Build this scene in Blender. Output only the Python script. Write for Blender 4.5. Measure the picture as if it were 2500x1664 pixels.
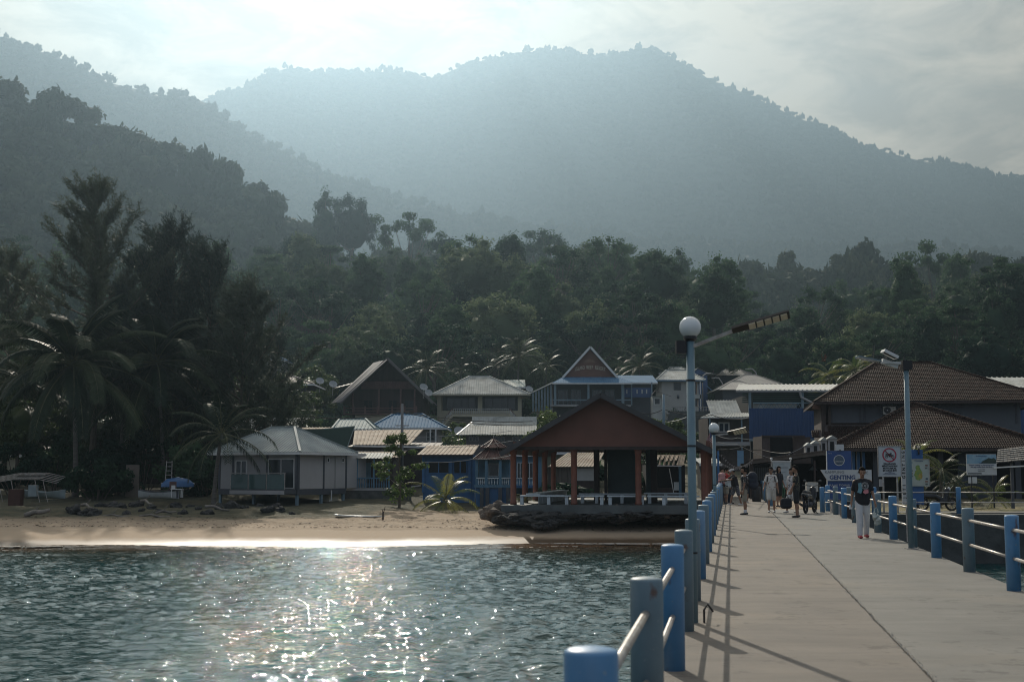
import bpy, math, random
import numpy as np
from mathutils import Vector, Matrix, noise as mnoise
R = math.radians
random.seed(7); RNG = np.random.default_rng(7)
for o in list(bpy.data.objects): bpy.data.objects.remove(o)
sc = bpy.context.scene
COL = sc.collection
# ---------------------------------------------------------------- camera
F, CX, CY, HZ, CAMZ = 3264.0, 1250.0, 832.0, 1146.0, 3.6
TH = math.atan((HZ - CY) / F)
cam_d = bpy.data.cameras.new('camera'); cam = bpy.data.objects.new('camera', cam_d); COL.objects.link(cam)
cam.location = (0, 0, CAMZ); cam.rotation_euler = (R(90) + TH, 0, 0)
cam_d.sensor_width = 36; cam_d.lens = F / 2500 * 36
cam_d.clip_start = 0.05; cam_d.clip_end = 12000
cam_d.dof.use_dof = True; cam_d.dof.focus_distance = 75; cam_d.dof.aperture_fstop = 3.6
sc.camera = cam
# ---------------------------------------------------------------- light
SUN_AZ, SUN_EL = -9.0, 31.0          # degrees left of the view axis, height
sun_d = bpy.data.lights.new('sun', 'SUN'); sun = bpy.data.objects.new('sun', sun_d); COL.objects.link(sun)
sun_d.energy = 5.0; sun_d.angle = R(0.53); sun_d.color = (1.0, 0.91, 0.77)
sdir = Vector((math.sin(R(SUN_AZ)) * math.cos(R(SUN_EL)), math.cos(R(SUN_AZ)) * math.cos(R(SUN_EL)), math.sin(R(SUN_EL))))
sun.rotation_euler = sdir.to_track_quat('Z', 'Y').to_euler(); sun.location = (0, 0, 60)
world = bpy.data.worlds.new('World'); sc.world = world; world.use_nodes = True
def build_world():
    nt = world.node_tree; N = nt.nodes; L = nt.links; N.clear()
    out = N.new('ShaderNodeOutputWorld'); bg = N.new('ShaderNodeBackground'); bg.inputs['Strength'].default_value = 0.085
    sky = N.new('ShaderNodeTexSky'); sky.sky_type = 'NISHITA'; sky.sun_disc = False
    sky.sun_elevation = R(SUN_EL); sky.sun_rotation = R(SUN_AZ); sky.air_density = 1.0; sky.dust_density = 2.0
    tc = N.new('ShaderNodeTexCoord')
    # clouds: noise over the direction, stretched sideways
    mp = N.new('ShaderNodeMapping'); mp.inputs['Scale'].default_value = (1.0, 1.0, 2.2); L.new(tc.outputs['Generated'], mp.inputs['Vector'])
    mp.inputs['Location'].default_value = (3.1, 1.7, 0.4)
    n1 = N.new('ShaderNodeTexNoise'); n1.inputs['Scale'].default_value = 3.4; n1.inputs['Detail'].default_value = 8; n1.inputs['Roughness'].default_value = 0.55; n1.inputs['Distortion'].default_value = 0.25
    L.new(mp.outputs[0], n1.inputs['Vector'])
    n2 = N.new('ShaderNodeTexNoise'); n2.inputs['Scale'].default_value = 13.0; n2.inputs['Detail'].default_value = 8; n2.inputs['Roughness'].default_value = 0.6; n2.inputs['Distortion'].default_value = 0.4
    L.new(mp.outputs[0], n2.inputs['Vector'])
    # glow of thin cloud round the sun direction (forward scattering)
    dot = N.new('ShaderNodeVectorMath'); dot.operation = 'DOT_PRODUCT'; dot.inputs[1].default_value = sdir; L.new(tc.outputs['Generated'], dot.inputs[0])
    fs = N.new('ShaderNodeMapRange'); fs.interpolation_type = 'SMOOTHSTEP'; fs.inputs['From Min'].default_value = -0.5; fs.inputs['From Max'].default_value = 0.96
    fs.inputs['To Min'].default_value = 4.0; fs.inputs['To Max'].default_value = 10.4; L.new(dot.outputs['Value'], fs.inputs['Value'])
    # cloud brightness varies with its thickness
    th = N.new('ShaderNodeMapRange'); th.inputs['From Min'].default_value = 0.40; th.inputs['From Max'].default_value = 0.62
    th.inputs['To Min'].default_value = 1.18; th.inputs['To Max'].default_value = 0.62; L.new(n2.outputs['Fac'], th.inputs['Value'])
    mul = N.new('ShaderNodeMath'); mul.operation = 'MULTIPLY'; L.new(fs.outputs[0], mul.inputs[0]); L.new(th.outputs[0], mul.inputs[1])
    cc = N.new('ShaderNodeCombineColor')
    for i, (k0, k1) in enumerate(((0.80, 1.0), (0.94, 0.83), (1.14, 0.60))):     # cool away from the sun, warm towards it
        tn = N.new('ShaderNodeMapRange'); tn.inputs['From Min'].default_value = 0.0; tn.inputs['From Max'].default_value = 0.9; tn.inputs['To Min'].default_value = k0; tn.inputs['To Max'].default_value = k1; L.new(dot.outputs['Value'], tn.inputs['Value'])
        m = N.new('ShaderNodeMath'); m.operation = 'MULTIPLY'; L.new(tn.outputs[0], m.inputs[1]); L.new(mul.outputs[0], m.inputs[0]); L.new(m.outputs[0], cc.inputs[i])
    cov = N.new('ShaderNodeMapRange'); cov.interpolation_type = 'SMOOTHSTEP'; cov.inputs['From Min'].default_value = 0.30; cov.inputs['From Max'].default_value = 0.58
    cov.inputs['To Min'].default_value = 0.80; cov.inputs['To Max'].default_value = 1.0
    L.new(n1.outputs['Fac'], cov.inputs['Value'])
    mx = N.new('ShaderNodeMix'); mx.data_type = 'RGBA'; L.new(cov.outputs[0], mx.inputs['Factor']); L.new(sky.outputs[0], mx.inputs['A']); L.new(cc.outputs[0], mx.inputs['B'])
    L.new(mx.outputs['Result'], bg.inputs['Color']); L.new(bg.outputs[0], out.inputs['Surface'])
build_world()
sc.view_settings.view_transform = 'Standard'; sc.view_settings.look = 'None'
sc.view_settings.exposure = 0.08; sc.view_settings.gamma = 1.0; sc.view_settings.use_curve_mapping = False
sc.cycles.max_bounces = 6; sc.cycles.diffuse_bounces = 2; sc.cycles.glossy_bounces = 2; sc.cycles.transmission_bounces = 4
sc.cycles.transparent_max_bounces = 8; sc.cycles.volume_bounces = 0; sc.cycles.caustics_reflective = False; sc.cycles.caustics_refractive = False
sc.cycles.use_denoising = True; sc.cycles.filter_width = 1.05; sc.cycles.denoising_prefilter = 'ACCURATE'; sc.cycles.sample_clamp_indirect = 4.0
HAZE_DENSITY, HAZE_G = 0.00040, 0.73
DECK, SEA = 1.95, 0.0

# ---------------------------------------------------------------- placing: a direction seen from the camera and a distance give a point
def at(px, py, Y):
    u = -(py - CY) / F; k = Y / (math.cos(TH) - u * math.sin(TH))
    return Vector(((px - CX) / F * k, Y, CAMZ + (math.sin(TH) + u * math.cos(TH)) * k))
def zat(py, Y): return at(CX, py, Y).z
def onz(px, py, z):
    u = -(py - CY) / F; k = (z - CAMZ) / (math.sin(TH) + u * math.cos(TH))
    return Vector(((px - CX) / F * k, k * (math.cos(TH) - u * math.sin(TH)), z))
def toangle(X, Y): return CX + X / Y * F * 1.0      # rough column of a ground point
# ---------------------------------------------------------------- materials
MATS = {}
def principled(name):
    m = bpy.data.materials.new(name); m.use_nodes = True
    b = m.node_tree.nodes['Principled BSDF']; return m, m.node_tree, b
def mat(name, col, rough=0.7, var=0.15, scale=3.0, bump=0.0, bscale=None, metal=0.0, spec=0.5, col2=None, stretch=(1, 1, 1), detail=5, coord='Object'):
    if name in MATS: return MATS[name]
    m, nt, b = principled(name); N = nt.nodes; L = nt.links
    tc = N.new('ShaderNodeTexCoord'); mp = N.new('ShaderNodeMapping'); mp.inputs['Scale'].default_value = stretch; L.new(tc.outputs[coord], mp.inputs['Vector'])
    n = N.new('ShaderNodeTexNoise'); n.inputs['Scale'].default_value = scale; n.inputs['Detail'].default_value = detail; n.inputs['Roughness'].default_value = 0.6; L.new(mp.outputs[0], n.inputs['Vector'])
    mr = N.new('ShaderNodeMapRange'); mr.inputs['From Min'].default_value = 0.3; mr.inputs['From Max'].default_value = 0.7; L.new(n.outputs['Fac'], mr.inputs['Value'])
    c2 = col2 if col2 else tuple(max(0, c * (1 - 2 * var)) for c in col)
    mx = N.new('ShaderNodeMix'); mx.data_type = 'RGBA'; mx.inputs['A'].default_value = (*c2, 1); mx.inputs['B'].default_value = (*col, 1)
    L.new(mr.outputs[0], mx.inputs['Factor']); L.new(mx.outputs['Result'], b.inputs['Base Color'])
    b.inputs['Roughness'].default_value = rough; b.inputs['Metallic'].default_value = metal; b.inputs['Specular IOR Level'].default_value = spec
    if bump > 0:
        n2 = N.new('ShaderNodeTexNoise'); n2.inputs['Scale'].default_value = bscale or scale * 4; n2.inputs['Detail'].default_value = 6; L.new(mp.outputs[0], n2.inputs['Vector'])
        bp = N.new('ShaderNodeBump'); bp.inputs['Strength'].default_value = 1.0; bp.inputs['Distance'].default_value = bump; L.new(n2.outputs['Fac'], bp.inputs['Height']); L.new(bp.outputs[0], b.inputs['Normal'])
    MATS[name] = m; return m
def leafmat(name, col, col2, trans=0.35, rough=0.45, spec=0.5, scale=0.35):
    if name in MATS: return MATS[name]
    m, nt, b = principled(name); N = nt.nodes; L = nt.links
    tc = N.new('ShaderNodeTexCoord'); n = N.new('ShaderNodeTexNoise'); n.inputs['Scale'].default_value = scale; n.inputs['Detail'].default_value = 4; L.new(tc.outputs['Object'], n.inputs['Vector'])
    oi = N.new('ShaderNodeObjectInfo'); ad = N.new('ShaderNodeMath'); ad.operation = 'ADD'; L.new(n.outputs['Fac'], ad.inputs[0])
    ms = N.new('ShaderNodeMath'); ms.operation = 'MULTIPLY_ADD'; ms.inputs[1].default_value = 1.0; ms.inputs[2].default_value = -0.5; L.new(oi.outputs['Random'], ms.inputs[0]); L.new(ms.outputs[0], ad.inputs[1])
    mr = N.new('ShaderNodeMapRange'); mr.inputs['From Min'].default_value = 0.2; mr.inputs['From Max'].default_value = 0.8; L.new(ad.outputs[0], mr.inputs['Value'])
    mx = N.new('ShaderNodeMix'); mx.data_type = 'RGBA'; mx.inputs['A'].default_value = (*col, 1); mx.inputs['B'].default_value = (*col2, 1); L.new(mr.outputs[0], mx.inputs['Factor'])
    L.new(mx.outputs['Result'], b.inputs['Base Color']); b.inputs['Roughness'].default_value = rough; b.inputs['Specular IOR Level'].default_value = spec
    tr = N.new('ShaderNodeBsdfTranslucent'); L.new(mx.outputs['Result'], tr.inputs['Color'])
    ms2 = N.new('ShaderNodeMixShader'); ms2.inputs[0].default_value = trans; L.new(b.outputs[0], ms2.inputs[1]); L.new(tr.outputs[0], ms2.inputs[2])
    L.new(ms2.outputs[0], N['Material Output'].inputs['Surface']); MATS[name] = m; return m

# ---------------------------------------------------------------- mesh collector
class MB:
    def __init__(s): s.v = []; s.f = []; s.m = []; s.cur = 0
    def add(s, vs, fs):
        n = len(s.v); s.v.extend([tuple(v) for v in vs]); s.f.extend([tuple(i + n for i in f) for f in fs]); s.m.extend([s.cur] * len(fs)); return s
    def box(s, x0, x1, y0, y1, z0, z1):
        return s.add([(x0, y0, z0), (x1, y0, z0), (x1, y1, z0), (x0, y1, z0), (x0, y0, z1), (x1, y0, z1), (x1, y1, z1), (x0, y1, z1)],
                     [(0, 3, 2, 1), (4, 5, 6, 7), (0, 1, 5, 4), (1, 2, 6, 5), (2, 3, 7, 6), (3, 0, 4, 7)])
    def bar(s, a, b, w, h=None, up=(0, 0, 1)):
        a = Vector(a); b = Vector(b); h = h or w; d = (b - a).normalized(); up = Vector(up)
        if abs(d.dot(up)) > 0.98: up = Vector((0, 1, 0))
        r = d.cross(up).normalized() * (w / 2); t = r.cross(d).normalized() * (h / 2)
        return s.add([a - r - t, a + r - t, a + r + t, a - r + t, b - r - t, b + r - t, b + r + t, b - r + t],
                     [(0, 3, 2, 1), (4, 5, 6, 7), (0, 1, 5, 4), (1, 2, 6, 5), (2, 3, 7, 6), (3, 0, 4, 7)])
    def tube(s, pts, rad, n=8, cap=True):
        pts = [Vector(p) for p in pts]; rad = [rad] * len(pts) if not hasattr(rad, '__len__') else rad
        vs = []; fs = []; prev = None
        for i, p in enumerate(pts):
            d = (pts[min(i + 1, len(pts) - 1)] - pts[max(i - 1, 0)])
            d = d.normalized() if d.length > 1e-9 else Vector((0, 0, 1))
            ref = prev if prev is not None else (Vector((1, 0, 0)) if abs(d.x) < 0.9 else Vector((0, 1, 0)))
            a = (ref - d * ref.dot(d)).normalized(); b = d.cross(a); prev = a
            for k in range(n):
                t = 2 * math.pi * k / n; vs.append(p + (a * math.cos(t) + b * math.sin(t)) * rad[i])
        for i in range(len(pts) - 1):
            for k in range(n): fs.append((i * n + k, i * n + (k + 1) % n, (i + 1) * n + (k + 1) % n, (i + 1) * n + k))
        if cap: fs.append(tuple(range(n))[::-1]); fs.append(tuple((len(pts) - 1) * n + k for k in range(n)))
        return s.add(vs, fs)
    def lathe(s, prof, n=20, c=(0, 0, 0), ang0=0):
        vs = [(c[0] + r * math.cos(2 * math.pi * k / n + ang0), c[1] + r * math.sin(2 * math.pi * k / n + ang0), c[2] + z) for r, z in prof for k in range(n)]
        fs = [(i * n + k, i * n + (k + 1) % n, (i + 1) * n + (k + 1) % n, (i + 1) * n + k) for i in range(len(prof) - 1) for k in range(n)]
        fs.append(tuple(range(n))[::-1]); fs.append(tuple((len(prof) - 1) * n + k for k in range(n)))
        return s.add(vs, fs)
    def ball(s, c, r, n=12, m=8, sc3=(1, 1, 1)):
        prof = [(max(1e-4, math.sin(math.pi * i / m)), -math.cos(math.pi * i / m)) for i in range(m + 1)]
        k0 = len(s.v); s.lathe(prof, n)
        for k in range(k0, len(s.v)): x, y, z = s.v[k]; s.v[k] = (c[0] + x * r * sc3[0], c[1] + y * r * sc3[1], c[2] + z * r * sc3[2])
        return s
    def prism(s, poly, axis, a, b):
        n = len(poly)
        def P(p, t):
            if axis == 'x': return (t, p[0], p[1])
            if axis == 'y': return (p[0], t, p[1])
            return (p[0], p[1], t)
        return s.add([P(p, a) for p in poly] + [P(p, b) for p in poly], [tuple(range(n))[::-1], tuple(range(n, 2 * n))] + [(k, (k + 1) % n, n + (k + 1) % n, n + k) for k in range(n)])
    def build(s, name, mats, parent=None, smooth=False, loc=None):
        me = bpy.data.meshes.new(name); me.from_pydata(s.v, [], s.f)
        mats = mats if isinstance(mats, (list, tuple)) else [mats]
        for m in mats: me.materials.append(m)
        if len(mats) > 1: me.polygons.foreach_set('material_index', s.m)
        if smooth: me.polygons.foreach_set('use_smooth', [True] * len(s.f))
        me.update(); return link(name, me, parent, loc)
def link(name, me, parent=None, loc=None):
    o = bpy.data.objects.new(name, me); COL.objects.link(o)
    if parent is not None: o.parent = parent
    if loc is not None: o.location = loc
    return o
def tag(o, label=None, cat=None, group=None, kind=None):
    if label: o['label'] = label
    if cat: o['category'] = cat
    if group: o['group'] = group
    if kind: o['kind'] = kind
    return o
def thing(name, label, cat, loc=(0, 0, 0), rz=0.0, group=None):
    o = bpy.data.objects.new(name, None); COL.objects.link(o); o.location = loc; o.rotation_euler = (0, 0, rz); o.empty_display_size = 0.3
    return tag(o, label, cat, group)
def structure(o): o['kind'] = 'structure'; return o
CHILD = {}
def copy_tree(o, loc, rz=0.0, scale=1.0, label=None, group=None):
    c = o.copy(); COL.objects.link(c); c.location = loc; c.rotation_euler = (0, 0, rz); c.scale = (scale,) * 3 if not hasattr(scale, '__len__') else scale
    if label: c['label'] = label
    if group: c['group'] = group
    if o.name not in CHILD: CHILD[o.name] = [(ch, list(ch.children)) for ch in o.children]
    for ch, gs in CHILD[o.name]:
        d = ch.copy(); COL.objects.link(d); d.parent = c
        for g in gs: e = g.copy(); COL.objects.link(e); e.parent = d
    return c
def npmesh(name, V, Fq, mats, parent=None, smooth=False, midx=None):
    """V (n,3), Fq (m,4) or (m,3) arrays -> object"""
    me = bpy.data.meshes.new(name); V = np.asarray(V, dtype=np.float32); Fq = np.asarray(Fq, dtype=np.int32); k = Fq.shape[1]
    me.vertices.add(len(V)); me.vertices.foreach_set('co', V.ravel())
    me.loops.add(Fq.size); me.loops.foreach_set('vertex_index', Fq.ravel())
    me.polygons.add(len(Fq)); me.polygons.foreach_set('loop_start', np.arange(0, Fq.size, k, dtype=np.int32)); me.polygons.foreach_set('loop_total', np.full(len(Fq), k, dtype=np.int32))
    for m in (mats if isinstance(mats, (list, tuple)) else [mats]): me.materials.append(m)
    if midx is not None: me.polygons.foreach_set('material_index', np.asarray(midx, dtype=np.int32))
    if smooth: me.polygons.foreach_set('use_smooth', np.ones(len(Fq), dtype=bool))
    me.update(calc_edges=True); me.validate(); return link(name, me, parent)
def text(name, s, size, m, parent, loc, rot=(R(90), 0, 0), align='CENTER', ext=0.004, sx=1.0, bold=0.0):
    cu = bpy.data.curves.new(name, 'FONT'); cu.body = s; cu.size = size; cu.align_x = align; cu.align_y = 'CENTER'; cu.extrude = ext; cu.offset = bold; cu.resolution_u = 2
    t = bpy.data.objects.new(name, cu); COL.objects.link(t); dg = bpy.context.evaluated_depsgraph_get()
    me = bpy.data.meshes.new_from_object(t.evaluated_get(dg)); bpy.data.objects.remove(t)
    me.materials.clear(); me.materials.append(m); me.name = name
    o = link(name, me, parent, loc); o.rotation_euler = rot; o.scale = (sx, 1, 1); return o
def smooth01(t): t = np.clip(t, 0, 1); return t * t * (3 - 2 * t)
def vnoise(X, Y, s, seed=0, octaves=4):
    """cheap sum-of-sines value field, roughly -1..1"""
    r = np.random.default_rng(seed); out = np.zeros_like(X, dtype=float); a = 1.0; tot = 0
    for o in range(octaves):
        for k in range(5):
            t = r.uniform(0, 2 * math.pi); f = 2 * math.pi / s * (2 ** o) * r.uniform(0.7, 1.4); p = r.uniform(0, 6.28)
            out += a * np.sin((X * math.cos(t) + Y * math.sin(t)) * f + p + 1.3 * np.sin(X * f * 0.37 * math.sin(t) + Y * f * .31 + p)) / 5 * 1.6
        tot += a; a *= 0.5
    return out / tot
# ================================================================ SETTING: ground, water, hills
def jx(Y): return -0.5 + 0.163 * Y          # left railing line of the jetty
JA = math.atan(0.163); JD = Vector((math.sin(JA), math.cos(JA), 0)); JN = Vector((math.cos(JA), -math.sin(JA), 0))
def J(u, Y, z=0.0):                          # u metres to the right of the left railing line, at distance Y
    p = Vector((jx(Y), Y, z)) + JN * u; return p
def interp(x, pts): return np.interp(x, [p[0] for p in pts], [p[1] for p in pts])
def shoreY(X): return 64.6 + 0.9 * np.sin(X * 0.13 + 1.0) + 0.5 * np.sin(X * 0.31)
VILL = [(60, .95), (80, 1.0), (88, 1.15), (94, 1.6), (105, 2.5), (130, 4.2), (150, 6.2), (176, 8.6), (215, 13.0), (260, 19.0), (300, 25.0)]
NTOP = [(-600, 560), (0, 600), (400, 640), (600, 650), (700, 600), (800, 620), (850, 640), (1000, 640), (1100, 628), (1250, 640), (1400, 625), (1480, 612), (1600, 628), (1700, 655), (1790, 705), (1850, 765), (1950, 790), (2050, 765), (2200, 728), (2350, 698), (2500, 680), (3200, 620)]
def conv(pts):
    """skyline seen from the camera (columns, rows) -> direction tangents and height tangents"""
    a = []
    for px, py in pts:
        u = -(py - CY) / F; c = math.cos(TH) - u * math.sin(TH); a.append(((px - CX) / F / c, (math.sin(TH) + u * math.cos(TH)) / c))
    return np.array([q[0] for q in a]), np.array([q[1] for q in a])
NT = conv(NTOP)
def ground_z(X, Y):
    X = np.asarray(X, float); Y = np.asarray(Y, float)
    sh = shoreY(X); d = Y - sh
    zb = np.where(d < 0, d * 0.09, np.minimum(d * 0.125, 0.62 + (d - 5) * 0.05))
    zb = np.where(d > 12, 0.97 + (d - 12) * 0.004, zb)
    zv = np.interp(Y, [p[0] for p in VILL], [p[1] for p in VILL])
    zb = zb + (zv - zb) * smooth01((Y - 76) / 14)
    # near wooded hill
    zr = CAMZ + np.interp(X / Y, NT[0], NT[1]) * 400 - 19.0
    t = smooth01((Y - 205) / 190); back = 1 - smooth01((Y - 410) / 160) * 0.9
    z = zb + np.maximum(zr - zb, 0) * t; z = np.where(Y > 400, z * back, z)
    z = z + np.where(Y > 200, vnoise(X, Y, 55, 3, 2) * 2.0 * smooth01((Y - 200) / 60), 0)
    # left: bank under the trees
    z = z + 0.30 * smooth01((Y - 77.5) / 2.5) * smooth01((-3.5 - X) / 6) * (1 - smooth01((Y - 95) / 15))
    # right of the jetty: embankment behind the sea wall
    s = smooth01((X - jx(Y) - 1.2) / 1.6)
    zr2 = np.where(Y < 52.2, -1.6, np.where(Y < 52.9, -1.6 + (Y - 52.2) / .7 * 3.4, 1.80 + (Y - 53) * 0.004)); zr2 = np.maximum(zr2, np.where(Y > 88, zv, -9))
    z = np.where(Y < 110, z * (1 - s) + zr2 * s, z)
    return z
def gz(x, y): return float(ground_z(np.array([x]), np.array([y]))[0])
def ground_material():
    m, nt, b = principled('ground_soil_sand'); N = nt.nodes; L = nt.links
    g = N.new('ShaderNodeNewGeometry'); sx = N.new('ShaderNodeSeparateXYZ'); L.new(g.outputs['Position'], sx.inputs[0])
    def noise(sc_, det=6, ro=0.6, st=None):
        n = N.new('ShaderNodeTexNoise'); n.inputs['Scale'].default_value = sc_; n.inputs['Detail'].default_value = det; n.inputs['Roughness'].default_value = ro
        if st:
            mp = N.new('ShaderNodeMapping'); mp.inputs['Scale'].default_value = st; L.new(g.outputs['Position'], mp.inputs[0]); L.new(mp.outputs[0], n.inputs[0])
        else: L.new(g.outputs['Position'], n.inputs['Vector'])
        return n.outputs['Fac']
    def mr(v, a, b_, c=0, d=1):
        r = N.new('ShaderNodeMapRange'); r.inputs[1].default_value = a; r.inputs[2].default_value = b_; r.inputs[3].default_value = c; r.inputs[4].default_value = d; L.new(v, r.inputs[0]); return r.outputs[0]
    def mix(f, a, b_):
        x = N.new('ShaderNodeMix'); x.data_type = 'RGBA'; L.new(f, x.inputs['Factor'])
        for k, c in (('A', a), ('B', b_)):
            if isinstance(c, tuple): x.inputs[k].default_value = (*c, 1)
            else: L.new(c, x.inputs[k])
        return x.outputs['Result']
    def math_(op, a, b_):
        x = N.new('ShaderNodeMath'); x.operation = op
        for i, c in enumerate((a, b_)):
            if isinstance(c, (int, float)): x.inputs[i].default_value = c
            else: L.new(c, x.inputs[i])
        return x.outputs[0]
    sand = mix(mr(noise(0.6), .3, .7), (0.42, 0.315, 0.215), (0.50, 0.385, 0.27))
    sand = mix(mr(noise(5.0, 8, .75, (1, 1.6, 1)), .58, .72), sand, (0.16, 0.12, 0.085))     # trodden, littered spots
    wet = math_('ADD', sx.outputs['Z'], math_('MULTIPLY', noise(0.35), 0.25))
    smoothsand = mix(mr(wet, 0.62, 0.9), (0.44, 0.33, 0.225), sand)
    sandc = mix(mr(wet, 0.26, 0.40), (0.13, 0.085, 0.05), smoothsand)
    soil = mix(mr(noise(0.8), .35, .65), (0.05, 0.055, 0.03), (0.14, 0.12, 0.07))
    grass = mix(mr(noise(2.5), .35, .65), (0.11, 0.12, 0.045), (0.34, 0.27, 0.14))
    yy = math_('ADD', sx.outputs['Y'], math_('MULTIPLY', noise(0.25), 7.0))
    yl = math_('ADD', yy, mr(sx.outputs['X'], -5.5, -10.5, 0, 8.5))
    c = mix(mr(yl, 84.5, 88), sandc, soil)
    rt = mr(math_('SUBTRACT', sx.outputs['X'], math_('MULTIPLY', sx.outputs['Y'], 0.163)), 3.6, 4.4)
    c = mix(rt, c, mix(mr(yy, 66, 70), grass, soil))
    L.new(c, b.inputs['Base Color']); L.new(mr(wet, 0.22, 0.42, 0.42, 0.9), b.inputs['Roughness'])
    rough = mr(wet, 0.66, 0.95)
    h = math_('MULTIPLY', math_('ADD', noise(2.6, 8, .7, (1, 1.3, 1)), math_('MULTIPLY', noise(0.9), .6)), rough)
    bp = N.new('ShaderNodeBump'); bp.inputs['Distance'].default_value = 0.30; bp.inputs['Strength'].default_value = 0.9; L.new(h, bp.inputs['Height']); L.new(bp.outputs[0], b.inputs['Normal'])
    return m
def build_ground():
    ys = np.concatenate([np.arange(44, 62, 1.0), np.arange(62, 84, .28), np.arange(84, 120, 1.0), np.arange(120, 300, 3.0), np.arange(300, 600, 7.0)])
    t = np.linspace(-1, 1, 301)
    Yg, T = np.meshgrid(ys, t, indexing='ij'); X = T * (Yg * 0.62 + 14)
    Z = ground_z(X, Yg)
    tread = smooth01((Z - 0.55) / .25) * (1 - smooth01((Yg - 84) / 4))
    Z = Z + 0.085 * vnoise(X, Yg, 1.25, 11, 3) * tread + 0.10 * vnoise(X, Yg, 7, 12, 2) * tread
    nr, nc = Z.shape; V = np.stack([X, Yg, Z], -1).reshape(-1, 3)
    i = np.arange(nr - 1)[:, None] * nc + np.arange(nc - 1)[None, :]
    Fq = np.stack([i, i + 1, i + nc + 1, i + nc], -1).reshape(-1, 4)
    structure(npmesh('ground', V, Fq, ground_material(), smooth=True))
build_ground()

# ---------------------------------------------------------------- sea
def sea_material():
    m, nt, b = principled('sea_water'); N = nt.nodes; L = nt.links
    g = N.new('ShaderNodeNewGeometry'); sx = N.new('ShaderNodeSeparateXYZ'); L.new(g.outputs['Position'], sx.inputs[0])
    nn = N.new('ShaderNodeTexNoise'); nn.inputs['Scale'].default_value = 0.12; nn.inputs['Detail'].default_value = 3; L.new(g.outputs['Position'], nn.inputs[0])
    ad = N.new('ShaderNodeMath'); ad.operation = 'MULTIPLY_ADD'; ad.inputs[1].default_value = 9.0; L.new(nn.outputs['Fac'], ad.inputs[0]); L.new(sx.outputs['Y'], ad.inputs[2])
    mr = N.new('ShaderNodeMapRange'); mr.inputs[1].default_value = 56; mr.inputs[2].default_value = 69; L.new(ad.outputs[0], mr.inputs[0])
    cr = N.new('ShaderNodeValToRGB'); e = cr.color_ramp.elements; e[0].position = 0; e[0].color = (0.006, 0.040, 0.042, 1); e[1].position = 1; e[1].color = (0.15, 0.085, 0.045, 1)
    k = cr.color_ramp.elements.new(0.55); k.color = (0.03, 0.04, 0.03, 1); L.new(mr.outputs[0], cr.inputs[0]); L.new(cr.outputs[0], b.inputs['Base Color'])
    b.inputs['Roughness'].default_value = 0.015; b.inputs['IOR'].default_value = 1.33; b.inputs['Specular IOR Level'].default_value = 0.40
    hs = []
    for s, dist, st in ((3.6, 0.024, (0.7, 1.5, 1)), (9, 0.014, (0.75, 1.4, 1)), (24, 0.002, (1, 1, 1))):
        mp = N.new('ShaderNodeMapping'); mp.inputs['Scale'].default_value = st; L.new(g.outputs['Position'], mp.inputs[0])
        n = N.new('ShaderNodeTexNoise'); n.inputs['Scale'].default_value = s; n.inputs['Detail'].default_value = 3; n.inputs['Distortion'].default_value = 0.5; L.new(mp.outputs[0], n.inputs[0])
        bp = N.new('ShaderNodeBump'); bp.inputs['Distance'].default_value = dist; bp.inputs['Strength'].default_value = 1.0; L.new(n.outputs['Fac'], bp.inputs['Height'])
        if hs: L.new(hs[-1].outputs[0], bp.inputs['Normal'])
        hs.append(bp)
    L.new(hs[-1].outputs[0], b.inputs['Normal']); return m
def wave_h(X, Y, seed=21):
    r = np.random.default_rng(seed); h = np.zeros_like(X)
    for k in range(46):
        lam = 0.16 * (7.5 ** (k / 45)) ; th = r.normal(-1.75, 0.75); a = 0.0078 * lam ** 0.80 * r.uniform(.6, 1.3); q = 2 * math.pi / lam
        ph = (X * math.cos(th) + Y * math.sin(th)) * q + r.uniform(0, 6.28)
        ph = ph + 0.8 * np.sin(X * q * .13 + r.uniform(0, 6)) * np.sin(Y * q * .11 + r.uniform(0, 6))
        h += a * (np.sin(ph) + 0.25 * np.sin(2 * ph + .6))
    return h * (0.75 + 0.5 * smooth01(vnoise(X, Y, 16, seed + 1, 2) * .5 + .5))
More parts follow.
